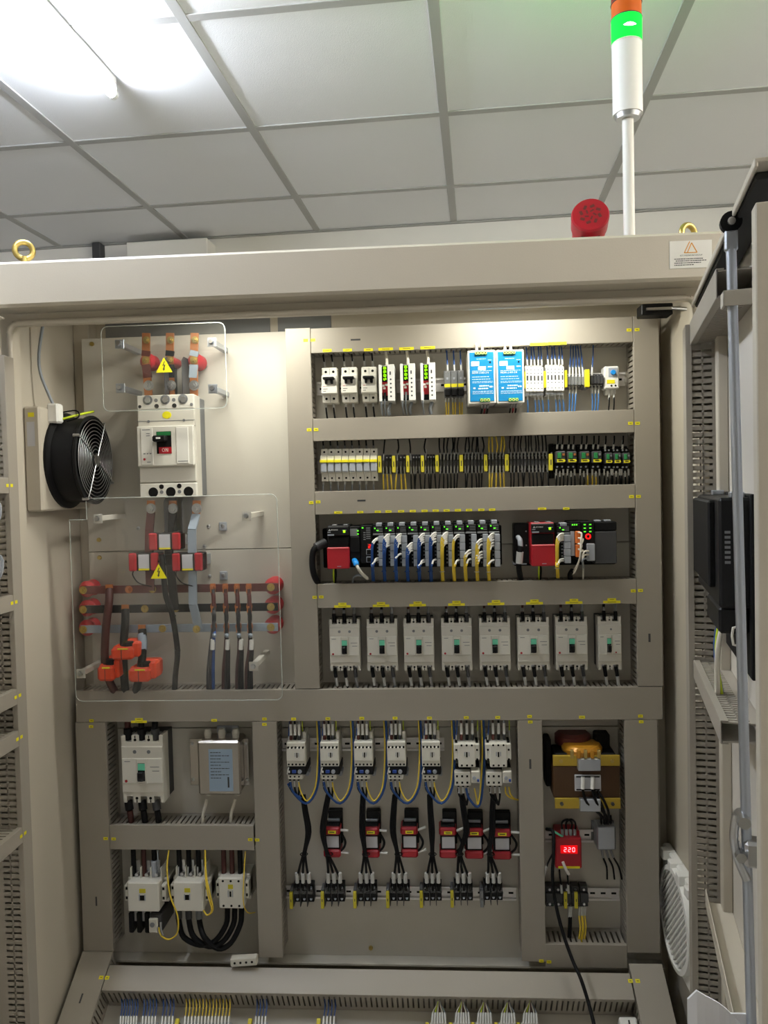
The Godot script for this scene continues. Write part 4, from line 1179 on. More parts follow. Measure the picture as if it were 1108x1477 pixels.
func build_row_four() -> void:
	var xs := [[475.5, 519], [529.4, 573.3], [582.8, 626.2], [637.2, 681], [692, 736.6], [747, 792.8], [802.3, 848], [863.6, 897]]
	for i in 8:
		var d: float = -i * 0.6
		var nm: String = "%s three-pole moulded breaker from the left in the row of eight" % ORD[i] if i < 7 else "narrow two-pole moulded breaker at the right end of the row of eight"
		moulded_breaker(nm, "moulded breakers in the row of eight", [xs[i][0], 893.8 + d, xs[i][1], 968.2 + d * 0.35], 3 if i < 7 else 2, 0.065, 18, 24, 0.0034)

# ---------------------------------------------------------------- the left plate: main breaker, busbars, shields
func bolt(t: Node3D, p: Vector3, r: float, mat: Material, long := 0.006) -> void:
	var l: Vector3 = t.transform.affine_inverse() * p
	part(t, "bolt", mb().cyl(l, l + Vector3(0, 0, 0.0015), r * 1.35, -1, 14).cyl(l + Vector3(0, 0, 0.0015), l + Vector3(0, 0, long), r, r * 0.95, 6).cyl(l + Vector3(0, 0, long), l + Vector3(0, 0, long + 0.005), r * 0.55, r * 0.5, 10), mat)

func warning_triangle(t: Node3D, u: float, v: float, z: float, size_px: float) -> void:
	var p: Vector3 = t.transform.affine_inverse() * at(u, v, z)
	var s := size_px * (2.0 - z) / F
	var q := part(t, "warning_sticker", mb().prism(PackedVector2Array([Vector2(-s / 2, -s * 0.42), Vector2(s / 2, -s * 0.42), Vector2(0, s * 0.47)]), 0, 0.0006), M.yellow, "yellow triangle with a black lightning bolt")
	q.position = p
	part(q, "lightning", mb().prism(PackedVector2Array([Vector2(0.02, 0.24) * s, Vector2(-0.1, -0.03) * s, Vector2(0.0, 0.0) * s, Vector2(-0.05, -0.2) * s, Vector2(-0.085, -0.19) * s, Vector2(-0.03, -0.33) * s, Vector2(0.06, -0.21) * s, Vector2(0.02, -0.2) * s, Vector2(0.09, 0.05) * s, Vector2(-0.02, 0.03) * s, Vector2(0.07, 0.24) * s]), 0.0006, 0.001), M.print)

func shield(label: String, x0: float, y0: float, x1: float, y1: float, z: float, posts: Array, cut := Vector2.ZERO) -> Node3D:
	var r := rect(x0, y0, x1, y1, z)
	var t := thing("acrylic_shield", label, "protective shield", r.c)
	var w: float = r.w / 2; var h: float = r.h / 2
	var P := PackedVector2Array()
	for k in [[1, 1, 0], [-1, 1, 90], [-1, -1, 180], [1, -1, 270]]:
		for j in 5:
			var an := deg_to_rad(k[2] + j * 22.5)
			P.append(Vector2(k[0] * (w - 0.015) + 0.015 * cos(an), k[1] * (h - 0.015) + 0.015 * sin(an)))
	if cut.x > 0.0:
		var Q := PackedVector2Array()
		for q in P:
			if q.x < -w + 0.02 and q.y > h - 0.02: continue
			Q.append(q)
			if q.x > w - 0.02 and q.y > h - 0.0001:
				Q.append(Vector2(-w + cut.x, h)); Q.append(Vector2(-w + cut.x, h - cut.y)); Q.append(Vector2(-w, h - cut.y))
		P = Q
	part(t, "clear_sheet", mb().prism(P, z - 0.002, z + 0.002), M.clear)
	var e := mb()
	for i in P.size():
		var a := P[i]; var b := P[(i + 1) % P.size()]
		e.cyl(Vector3(a.x, a.y, z), Vector3(b.x, b.y, z), 0.0012, -1, 6, false)
	part(t, "polished_edge", e, M.edge)
	for q in posts:
		var p: Vector3 = at(q[0], q[1], z) - r.c
		var o := part(t, "stand_off", mb().bx(p.x - 0.007, p.y - 0.006, 0, p.x + 0.007, p.y + 0.006, z - 0.002, 0.001).bx(p.x - 0.01, p.y - 0.012, z - 0.004, p.x + 0.012, p.y + 0.01, z - 0.0021, 0.0008), M.zinc if z < 0.14 else M.ivory)
		part(o, "bolt", mb().cyl(Vector3(p.x, p.y, z + 0.002), Vector3(p.x, p.y, z + 0.006), 0.0065, 0.005, 12), M.steel)
	return t

func bar_transformer(label: String, x0: float, y0: float, x1: float, y1: float) -> void:
	var z := 0.105
	var r := rect(x0, y0, x1, y1, z)
	var w: float = r.w; var h: float = r.h
	var t := thing("current_transformer", label, "current transformer", r.c, "red current transformers on the busbars")
	part(t, "core", mb().bx(-w * 0.5, -h * 0.5, 0.06, w * 0.5, h * 0.5, 0.098, 0.002), M.black)
	for s in [-1.0, 1.0]:
		part(t, "red_cap", mb().bx(s * w * 0.5, -h * 0.5, 0.058, s * w * 0.24, h * 0.5, 0.104, 0.003), M.red)
	part(t, "nameplate", mb().bx(-w * 0.17, -h * 0.36, 0.098, w * 0.18, h * 0.42, 0.1015, 0.0006), M.nameplate)
	part(t, "yellow_strip", mb().bx(-w * 0.17, -h * 0.46, 0.098, w * 0.18, -h * 0.36, 0.1015), M.yellow)
	part(t, "mounting_leg", mb().bx(-w * 0.4, -h * 0.3, 0, -w * 0.3, h * 0.3, 0.06).bx(w * 0.3, -h * 0.3, 0, w * 0.4, h * 0.3, 0.06), M.zinc)
	wire(t, [at(x0 + 8, y1 - 1, 0.09), at(x0 + 7, y1 + 6, 0.1), at(x0 + 16, y1 + 17, 0.1), at(x0 + 34, y1 + 22, 0.09)], 0.0016, M.kwire, "secondary_wire")

func build_left_plate() -> void:
	# main breaker, traced in a frame of 5.278 units per image point
	var Z := 0.098
	var r := rect(198.8, 569, 281.3, 717.7, Z)
	var k: float = r.w / 435.0
	var t := thing("main_breaker", "big ivory main breaker reading ON at the upper left", "circuit breaker", r.c)
	var w: float = r.w; var h: float = r.h
	part(t, "base", mb().bx(-w / 2 + 0.002, -h / 2 + 0.004, 0, w / 2 - 0.002, h / 2 - 0.004, 0.045, 0.002), M.grey)
	part(t, "case", mb().bx(-w / 2, -h / 2, 0.045, w / 2, h / 2, Z - 0.012, 0.003).bx(-w / 2, h * 0.19, Z - 0.014, w / 2, h * 0.355, Z - 0.004, 0.002).bx(-w / 2, -h * 0.35, Z - 0.014, w / 2, -h * 0.18, Z - 0.004, 0.002), M.ivory)
	part(t, "terminal_cover", mb().bx(-w / 2, h * 0.36, Z - 0.014, w / 2, h * 0.5, Z - 0.003, 0.002), M.ivory2)
	part(t, "terminal_cover", mb().bx(-w / 2, -h * 0.5, Z - 0.014, w / 2, -h * 0.36, Z - 0.003, 0.002), M.ivory2)
	part(t, "front_panel", mb().bx(-w / 2, -150 * k, Z - 0.006, w / 2, 152 * k, Z + 0.008, 0.003), M.ivory2)
	part(t, "trip_unit", mb().bx(-184 * k, -138 * k, Z + 0.007, -92 * k, 137 * k, Z + 0.0095, 0.001), M.offwhite)
	part(t, "accessory_lid", mb().bx(83 * k, -133 * k, Z + 0.007, 178 * k, 137 * k, Z + 0.0095, 0.002), M.offwhite)
	part(t, "handle_window", mb().bx(-64 * k, -57 * k, Z + 0.0075, 48 * k, 108 * k, Z + 0.0085), M.hole)
	part(t, "green_field", mb().bx(-60 * k, 78 * k, Z + 0.0083, 44 * k, 106 * k, Z + 0.0093), M.green)
	var on_plate := part(t, "red_field", mb().bx(-47 * k, -56 * k, Z + 0.0083, 48 * k, -8 * k, Z + 0.0095), M.red)
	letters(on_plate, "lettering", "ON", Vector3(0, -31 * k, Z + 0.0095), 26 * k, M.white)
	var hd := part(t, "handle", mb().bx(-75 * k, 30 * k, Z + 0.008, 24 * k, 76 * k, Z + 0.03, 0.003), M.black)
	part(hd, "white_mark", mb().bx(-45 * k, 50 * k, Z + 0.03, -12 * k, 62 * k, Z + 0.0305), M.white)
	part(t, "trip_button", mb().cyl(Vector3(-159 * k, -95 * k, Z + 0.009), Vector3(-159 * k, -95 * k, Z + 0.0105), 9 * k, -1, 12), M.red)
	part(t, "yellow_label", mb().cyl(Vector3(6 * k, 232 * k, Z - 0.004), Vector3(6 * k, 232 * k, Z - 0.0032), 0.009, -1, 16), M.yellow)
	t.get_child(t.get_child_count() - 1).scale = Vector3(1.25, 1, 1)
	part(t, "parting_line", mb().bx(-w / 2, 188 * k, Z - 0.0042, w / 2, 192 * k, Z - 0.0034), M.grey)
	for x in [-134, 0, 135]:
		part(t, "terminal_hole", mb().cyl(Vector3(x * k, 347 * k, Z - 0.0032), Vector3(x * k, 347 * k, Z - 0.0022), 37 * k, -1, 20), M.grey)
		part(t, "terminal_bolt", mb().cyl(Vector3(x * k + 0.001, 345 * k, Z - 0.0022), Vector3(x * k + 0.001, 345 * k, Z + 0.001), 27 * k, 24 * k, 6), M.steel)
		part(t, "terminal_hole", mb().cyl(Vector3((x + 20) * k, -342 * k, Z - 0.0032), Vector3((x + 20) * k, -342 * k, Z - 0.0022), 37 * k, -1, 20), M.hole)
	for p in [[-67, 300, 17], [68, 300, 17], [-195, 300, 12], [198, 305, 12], [-70, 343, 14], [65, 343, 14], [-50, -301, 18], [86, -299, 18], [-132, 188, 10], [137, 190, 10], [-50, -342, 14], [86, -342, 14]]:
		part(t, "screw_hole", mb().cyl(Vector3(p[0] * k, p[1] * k, Z - 0.0034), Vector3(p[0] * k, p[1] * k, Z - 0.0022), p[2] * k, -1, 12), M.hole if absf(p[1]) < 302 and absf(p[1]) > 298 else M.grey)
	var pm := mb()
	for q in [[-170, -110, 120, 6], [-140, -112, 92, 5], [-140, -112, 76, 5], [-165, -150, -58, 8], [-140, -128, -58, 8], [-118, -105, -58, 8], [-140, -112, -120, 6], [95, 170, -118, 5]]:
		pm.bx(q[0] * k, q[2] * k, Z + 0.0095, q[1] * k, (q[2] + q[3]) * k, Z + 0.0097)
	stuff(part(t, "print", pm, M.grey))
	# phase barriers above and below
	for u in [237.0, 262.5]:
		for yy in [[513.0, 570.0], [717.0, 769.0]]:
			var a: Vector3 = at(u, yy[0], 0.095) - r.c; var b: Vector3 = at(u, yy[1], 0.095) - r.c
			var pb := part(t, "phase_barrier", mb().prism(PackedVector2Array([Vector2(0.0, b.y), Vector2(0.094, b.y), Vector2(0.094, a.y - 0.012), Vector2(0.078, a.y), Vector2(0.0, a.y)]), -0.0008, 0.0008), M.darkgrey)
			pb.transform = Transform3D(Basis(Vector3(0, 0, 1), Vector3(0, 1, 0), Vector3(-1, 0, 0)), Vector3((a.x + b.x) / 2, 0, 0))
	# incoming copper bars
	var names := ["brown", "black", "grey"]
	var sl := [M.brown, M.barblack, M.bargrey]
	var xs := [[211.5, 210.5, 214.5], [246, 245, 247], [281.5, 279.7, 280]]
	for i in 3:
		var c := thing("incoming_busbar", "upright copper bar with %s sleeve above the main breaker" % names[i], "busbar", at(xs[i][1], 520, 0.0), "incoming busbars")
		var zb := 0.06
		part(c, "copper_bar", mb().bar(world_pts(c, [at(xs[i][0] - 0.5, 480.5, zb), at(xs[i][1], 520, zb), at(xs[i][2], 571, zb)]), Vector3.RIGHT, 0.0195, 0.005), M.copper)
		part(c, "sleeve", mb().bar(world_pts(c, [at(xs[i][0] - 0.4, 506, zb), at(xs[i][1] - 0.3, 514, zb)]), Vector3.RIGHT, 0.0205, 0.0062).bar(world_pts(c, [at(xs[i][1] + 0.1, 526, zb), at(xs[i][2] - 1.2, 545, zb)]), Vector3.RIGHT, 0.0205, 0.0062), sl[i])
		bolt(c, at(xs[i][0], 490.5, zb + 0.0025), 0.0068, M.brass)
		bolt(c, at(xs[i][1], 519.3, zb + 0.0025), 0.0068, M.brass)
		bolt(c, at(xs[i][2], 556, zb + 0.0025), 0.0095, M.steel, 0.012)
		if i != 1:
			var q: Vector3 = c.transform.affine_inverse() * at(xs[i][1], 520, 0.057)
			part(c, "insulator", mb().lathe(Vector3(q.x, q.y, 0), Vector3.BACK, [Vector2(0.013, 0), Vector2(0.02, 0.012), Vector2(0.0145, 0.028), Vector2(0.02, 0.044), Vector2(0.013, 0.057), Vector2(0, 0.057)], 20), M.insred)
		else:
			var q: Vector3 = c.transform.affine_inverse() * at(xs[i][1], 520, 0.057)
			part(c, "insulator", mb().lathe(Vector3(q.x, q.y, 0), Vector3.BACK, [Vector2(0.012, 0), Vector2(0.012, 0.057), Vector2(0, 0.057)], 16), M.insred)
	# outgoing bars dropping to the horizontal busbars
	var zb := 0.082
	var drop := [[[218, 722, 0.06], [218, 738, 0.06], [215.5, 765, 0.072], [215, 800, zb], [217, 852, zb]], [[249.5, 722, 0.06], [249.5, 738, 0.06], [243.5, 766, 0.072], [244, 800, zb], [252.5, 880, zb]], [[284, 722, 0.06], [283, 742, 0.062], [277, 764, 0.09], [278.5, 872, 0.09], [287, 907, 0.08]]]
	for i in 3:
		var p := []
		for q in drop[i]: p.append(at(q[0], q[1], q[2]))
		var c := thing("drop_bar", "%s sleeved bar dropping from the main breaker to the busbars" % names[i], "busbar", Vector3(p[2].x, p[2].y, 0), "bars below the main breaker")
		part(c, "copper_end", mb().bar(world_pts(c, [p[0], p[1]]), Vector3.RIGHT, 0.0195, 0.005), M.copper)
		part(c, "sleeved_bar", mb().bar(world_pts(c, p.slice(1)), Vector3.RIGHT, 0.02, 0.006), sl[i])
		bolt(c, at(drop[i][0][0], 733.4, 0.064), 0.0095, M.steel, 0.012)
	bar_transformer("red and black current transformer, topmost of three below the main breaker", 213.6, 769, 259, 793.6)
	bar_transformer("red and black current transformer, lower left of three below the main breaker", 184.7, 798, 227.6, 824)
	bar_transformer("red and black current transformer, lower right of three below the main breaker", 247.3, 798, 291, 824)
	# the three horizontal busbars
	var ys := [849.2, 877.4, 906.3]
	for i in 3:
		var a := at(116.5, ys[i] + 2, 0.07); var b := at(401, ys[i] - 2.5, 0.07)
		var c := thing("busbar", "long horizontal %s busbar at the left" % names[i], "busbar", Vector3((a.x + b.x) / 2, (a.y + b.y) / 2, 0), "horizontal busbars")
		var L := (b.x - a.x) / 2
		part(c, "bar", mb().bx(-L, -0.0098, 0.066, L, 0.0098, 0.072, 0.0008), sl[i])
		for u in [[121.5, 1.5], [391.5, -2.5]]:
			var q: Vector3 = c.transform.affine_inverse() * at(u[0], ys[i] + u[1], 0.066)
			part(c, "insulator", mb().lathe(Vector3(q.x, 0.0, 0), Vector3.BACK, [Vector2(0.014, 0), Vector2(0.021, 0.014), Vector2(0.016, 0.032), Vector2(0.021, 0.05), Vector2(0.013, 0.066), Vector2(0, 0.066)], 20), M.insred)
			bolt(c, Vector3(c.position.x + q.x, c.position.y, 0.072), 0.0072, M.brass)
		for u in [[158, 186, 220], [181, 209, 253.5], [205, 234.5, 286]][i]:
			bolt(c, Vector3(at(u, ys[i], 0.072).x, c.position.y, 0.072 if u < 270 else 0.086), 0.007, M.copper if u < 200 and i == 0 else M.brass)
	# three incoming cables with orange split-core transformers
	var cab := [["left", "brown", [[158, 850, 0.08], [157, 870, 0.095], [152.5, 910, 0.1], [151.5, 955, 0.1], [157, 980, 0.09], [166, 998, 0.07]], M.brwire, [141, 951, 170.5, 983]], ["middle", "black", [[181, 879, 0.08], [180.5, 900, 0.09], [178.5, 930, 0.09], [178.5, 965, 0.085], [181, 998, 0.07]], M.kwire, [160.5, 926, 200, 952]], ["right", "grey", [[205, 908, 0.08], [206, 925, 0.09], [204.5, 955, 0.1], [200, 980, 0.09], [196, 998, 0.07]], M.kwire, [185.5, 955, 224, 984]]]
	for q in cab:
		var p := []
		for e in q[2]: p.append(at(e[0], e[1], e[2]))
		var c := thing("incoming_cable", "thick incoming cable on the %s busbar, through the %s orange transformer" % [q[1], q[0]], "cable", Vector3(p[2].x, p[2].y, 0), "incoming cables")
		part(c, "cable", mb().tube(world_pts(c, p), 0.0098, 10), q[3])
		part(c, "lug", mb().bar(world_pts(c, [p[0] + Vector3(0, 0.012, 0), p[0] + Vector3(0, -0.02, 0.004)]), Vector3.RIGHT, 0.018, 0.004), M.copper)
		if q[0] == "right":
			part(c, "grey_sleeve", mb().tube(world_pts(c, [p[0] + Vector3(0, -0.01, 0.004), p[1], p[1].lerp(p[2], 0.4)]), 0.0112, 10), M.bargrey)
		var b: Array = q[4]
		var rr := rect(b[0], b[1], b[2], b[3], 0.125)
		var o := thing("split_core_transformer", "%s orange split-core current transformer clamped round a thick cable" % {"left": "left lower", "middle": "upper", "right": "right lower"}[q[0]], "current transformer", Vector3(rr.c.x, rr.c.y, 0.1), "orange split-core transformers")
		var W: float = rr.w / 2; var H: float = rr.h / 2
		part(o, "clamp_half", mb().bx(-W, -H * 0.95, 0.005, W * 0.62, H * 0.4, 0.032, 0.006), M.orange)
		part(o, "rear_half", mb().bx(-W * 0.75, -H * 0.6, -0.034, W, H, -0.006, 0.005), M.orange)
		part(o, "side_arm", mb().bx(W * 0.45, -H * 0.75, -0.03, W * 0.98, H * 0.9, 0.02, 0.004).bx(-W * 0.98, -H * 0.8, -0.03, -W * 0.62, H * 0.5, 0.02, 0.004), M.orange)
		part(o, "core_gap", mb().bx(-W * 0.22, -H * 0.9, 0.0318, -W * 0.16, H * 0.34, 0.0326), M.brown)
		part(o, "hinge_pin", mb().cyl(Vector3(-W * 0.9, -H * 0.4, 0.01), Vector3(-W * 0.9, H * 0.4, 0.01), 0.0035, -1, 8), M.black)
		part(o, "collar", mb().cyl(Vector3(-W * 0.05, H * 0.3, 0.0), Vector3(-W * 0.05, H * 0.85, 0.0), 0.017, 0.013, 14), M.black)
		part(o, "yellow_strip", mb().bx(-W * 0.45, H * 0.22, 0.0315, W * 0.3, H * 0.36, 0.0332), M.yellow)
	# the control cable winding down from the transformers
	var cc := thing("metering_cable", "tied black cable running down from the red transformers to the duct", "cable", at(245, 900, 0.0))
	part(cc, "cable", mb().tube(world_pts(cc, [at(233, 800, 0.1), at(236, 830, 0.105), at(239, 858, 0.105), at(248, 885, 0.1), at(254, 920, 0.09), at(256, 945, 0.085), at(253, 975, 0.08), at(252, 998, 0.065)]), 0.0068, 8), M.kwire)
	for y in [[249.5, 888], [256, 938]]:
		part(cc, "cable_tie", mb().ring(world_pts(cc, [at(y[0], y[1], 0.09)])[0], Vector3(0.1, 1, 0), 0.0072, 0.0012, 12, 4), M.rubber)
	# four groups of feeder cables hanging from the busbars
	var gx := [[307.4, 309, 306, 304], [325.3, 327, 327.5, 326], [342, 344.5, 347, 345.5], [359, 361, 362, 359]]
	for g in 4:
		for i in 3:
			var u: float = gx[g][0] + (gx[g][1] - gx[g][0]) * i / 2.0
			var zz := 0.085 + 0.006 * i
			var top := at(u, ys[i] - 2.2, 0.078)
			var p := [top, at(u + 0.5, ys[i] + 10, zz), at(u + 1.5 - i, lerpf(ys[i], 930, 0.5), zz), at(gx[g][2] - 2 + i * 2, 932, 0.09), at(gx[g][3] - 3.5 + i * 3.5, 965, 0.088), at(gx[g][3] - 4 + i * 4, 997, 0.065)]
			var c := thing("feeder_cable", "feeder cable of the %s group from the left, bolted to the %s busbar" % [ORD[g], names[i]], "cable", Vector3(top.x, top.y, 0), "feeder cables under the busbars")
			var cm: Material = M.kwire
			if g == 0: cm = M.bwire if i == 2 else M.darkgrey
			elif i == 0: cm = M.brwire
			part(c, "cable", mb().tube(world_pts(c, p), 0.0042, 7), cm)
			part(c, "lug", mb().bar(world_pts(c, [top + Vector3(0, 0.009, 0), top + Vector3(0, -0.014, 0.004)]), Vector3.RIGHT, 0.012, 0.003), M.copper)
			part(c, "shrink_sleeve", mb().tube(world_pts(c, [p[0] + Vector3(0, -0.016, 0.004), p[1], p[1].lerp(p[2], 0.5)]), 0.0052, 8), sl[i] if i < 2 else M.bargrey)
			bolt(c, top + Vector3(0, 0.001, 0.0015), 0.0058, M.copper)
			if i == 1:
				part(c, "cable_label", mb().tube(world_pts(c, [at(gx[g][2] + 1, 922, 0.0945), at(gx[g][2] + 0.5, 937, 0.0945)]), 0.0054, 8), M.white)
	# screws and clips on the plate
	for q in [[199.5, 762], [301, 759], [302.5, 831], [295, 788]]:
		var c := at(q[0], q[1], 0.0)
		var s := thing("plate_screw", "small steel screw in the bare plate, %s" % {199.5: "left of the topmost red transformer", 301.0: "right of the grey drop bar", 302.5: "above the brown busbar", 295.0: "at the plate joint beside the grey drop bar"}[float(q[0])], "screw", c)
		part(s, "head", mb().lathe(Vector3.ZERO, Vector3.BACK, [Vector2(0.005, 0), Vector2(0.0045, 0.002), Vector2(0.002, 0.0034), Vector2(0, 0.0036)], 12), M.steel)
		part(s, "slot", mb().box(Vector3(0, 0, 0.0036), Vector3(0.005, 0.0008, 0.0006)), M.hole)
	for q in [[322, 759], [323, 830]]:
		var c := at(q[0], q[1], 0.0)
		var s := thing("tie_base", "clear square cable tie base on the plate, %s" % ("upper one" if q[1] < 800 else "lower one"), "tie base", c)
		part(s, "base", mb().box(Vector3(0, 0, 0.002), Vector3(0.02, 0.022, 0.004), 0.0015), M.lightgrey)
		part(s, "screw", mb().lathe(Vector3(0, 0.001, 0.004), Vector3.BACK, [Vector2(0.0055, 0), Vector2(0.004, 0.0025), Vector2(0, 0.0035)], 12), M.steel)
	var s1 := shield("upper clear acrylic shield in front of the incoming bars", 147.5, 468, 326, 591, 0.13, [[171, 495.5], [172.5, 559], [304.5, 492.5], [306, 560]])
	warning_triangle(s1, 236.7, 527, 0.1322, 24.6)
	var s2 := shield("lower clear acrylic shield in front of the busbars", 104.5, 716, 403.5, 1010.5, 0.16, [[140, 748], [355, 744], [115.5, 971.5], [365, 961]], Vector2(0.042, 0.05))
	warning_triangle(s2, 229, 824.5, 0.1622, 24.6)
	# the fan on the left side wall
	var fx0 := CX0 + 0.003
	var f := thing("side_fan", "black round fan with wire guard on the left cabinet wall", "fan", Vector3(fx0, at(90, 665, 0.12).y, 0.122))
	var q0 := 0.118
	part(f, "mounting_box", mb().bx(0, -q0, -0.125, 0.038, q0 + 0.002, 0.125, 0.004), M.cab)
	part(f, "info_sticker", mb().bx(0.008, 0.03, 0.125, 0.026, 0.085, 0.1256), M.nameplate)
	part(f, "yellow_sticker", mb().bx(0.012, 0.096, 0.125, 0.026, 0.106, 0.1257), M.yellow)
	part(f, "fan_flange", mb().lathe(Vector3(0.038, 0, 0), Vector3.RIGHT, [Vector2(0.115, 0), Vector2(0.115, 0.006), Vector2(0.107, 0.008), Vector2(0.101, 0.01), Vector2(0.101, 0.06), Vector2(0.106, 0.064), Vector2(0.107, 0.07), Vector2(0.1, 0.071), Vector2(0.096, 0.066), Vector2(0.094, 0.02), Vector2(0.0, 0.018)], 40), M.black)
	part(f, "motor_hub", mb().lathe(Vector3(0.055, 0, 0), Vector3.RIGHT, [Vector2(0.042, 0), Vector2(0.042, 0.034), Vector2(0.036, 0.04), Vector2(0, 0.04)], 24), M.rubber)
	for i in 5:
		var an := TAU * i / 5
		var bl := part(f, "fan_blade", mb().bar([Vector3(0, 0.04, 0), Vector3(0.006, 0.066, 0), Vector3(0.01, 0.09, 0)], Vector3(0.5, 0, 1), 0.05, 0.0016), M.rubber)
		bl.transform = Transform3D(Basis(Vector3.RIGHT, an), Vector3(0.07, 0, 0))
	for i in 9:
		part(f, "guard_ring", mb().ring(Vector3(0.112, 0, 0), Vector3.RIGHT, 0.026 + 0.0088 * i, 0.0011, 36, 5), M.steel)
	for i in 4:
		var an := PI / 4 + PI / 2 * i + 0.25
		var d := Vector3(0, cos(an), sin(an))
		part(f, "guard_spoke", mb().tube([Vector3(0.114, 0, 0) + d * 0.012, Vector3(0.114, 0, 0) + d * 0.1, Vector3(0.106, 0, 0) + d * 0.108], 0.0016, 6), M.steel)
		part(f, "guard_screw", mb().cyl(Vector3(0.1, 0, 0) + d * 0.107, Vector3(0.115, 0, 0) + d * 0.107, 0.004, 0.003, 8), M.steel)
	part(f, "guard_cap", mb().cyl(Vector3(0.112, 0, 0), Vector3(0.115, 0, 0), 0.018, 0.016, 18), M.steel)
	part(f, "terminal_plug", mb().bx(0.035, 0.085, 0.055, 0.062, 0.13, 0.085, 0.004), M.white)
	part(f, "earth_wire", mb().tube([Vector3(0.06, 0.095, 0.06), Vector3(0.085, 0.105, 0.04), Vector3(0.105, 0.118, -0.01)], 0.003, 6), M.gyel)
	part(f, "black_lead", mb().tube([Vector3(0.055, 0.11, 0.06), Vector3(0.085, 0.116, 0.04), Vector3(0.095, 0.1, 0.05), Vector3(0.07, 0.09, 0.06)], 0.0018, 6), M.kwire)
	part(f, "supply_cable", mb().tube([Vector3(0.045, 0.128, 0.07), Vector3(0.036, 0.155, 0.075), Vector3(0.022, 0.2, 0.08), Vector3(0.02, 0.245, 0.08), Vector3(0.032, 0.31, 0.08)], 0.0036, 8), M.gwire)

# ---------------------------------------------------------------- lower left
func wide_contactor(label: String, b: Array, z: float, bolts: bool) -> Node3D:
	var r := rect(b[0], b[1], b[2], b[3], z)
	var w: float = r.w; var h: float = r.h
	var t := thing("large_contactor", label, "contactor", r.c, "ivory contactors at the lower left")
	part(t, "body", mb().bx(-w * 0.5, -h * 0.42, 0.0, w * 0.5, h * 0.42, z * 0.62, 0.002).bx(-w * 0.38, -h * 0.5, z * 0.6, w * 0.38, h * 0.5, z, 0.003), M.ivory2)
	for s in [-1.0, 1.0]:
		part(t, "side_terminal", mb().bx(s * w * 0.5, -h * 0.25, z * 0.3, s * w * 0.39, h * 0.32, z * 0.86, 0.002), M.ivory)
		for y in [0.2, -0.12]:
			part(t, "terminal_hole", mb().box(Vector3(s * w * 0.445, h * y, z * 0.862), Vector3(w * 0.05, h * 0.09, 0.001)), M.hole)
	part(t, "indicator_slot", mb().box(Vector3(-w * 0.02, -h * 0.02, z + 0.0003), Vector3(w * (0.11 if bolts else 0.05), h * 0.17, 0.001)), M.hole)
	part(t, "slot_frame", mb().bx(-w * 0.1, -h * 0.11, z - 0.001, -w * 0.075, h * 0.1, z + 0.0015).bx(w * 0.035, -h * 0.11, z - 0.001, w * 0.06, h * 0.1, z + 0.0015), M.lightgrey)
	part(t, "yellow_label", mb().box(Vector3(-w * 0.01, h * 0.22, z + 0.0004), Vector3(w * 0.15, h * 0.14, 0.001)), M.mark)
	for k in 3:
		var x := w * (-0.24 + 0.24 * k)
		for s in [-1.0, 1.0]:
			if bolts:
				part(t, "terminal_wall", mb().bx(x - w * 0.13, s * h * 0.42, z * 0.3, x - w * 0.11, h * 0.86 if s > 0 else -h * 0.62, z * 0.8, 0.0005), M.ivory2)
				part(t, "terminal_lug", mb().bar([Vector3(x, s * h * 0.4, z * 0.6), Vector3(x, h * 1.0 if s > 0 else -h * 0.72, z * 0.6)], Vector3.RIGHT, w * 0.11, 0.002), M.steel)
				part(t, "terminal_bolt", mb().cyl(Vector3(x, s * h * 0.58, z * 0.6), Vector3(x, s * h * 0.58, z * 0.74), w * 0.045, -1, 6), M.steel)
			else:
				part(t, "terminal_hole", mb().cyl(Vector3(x, s * h * 0.4, z), Vector3(x, s * h * 0.4, z + 0.0006), w * 0.035, -1, 10), M.hole)
	if bolts:
		part(t, "terminal_wall", mb().bx(w * 0.37, h * 0.42, z * 0.3, w * 0.39, h * 0.86, z * 0.8), M.ivory2)
	return t

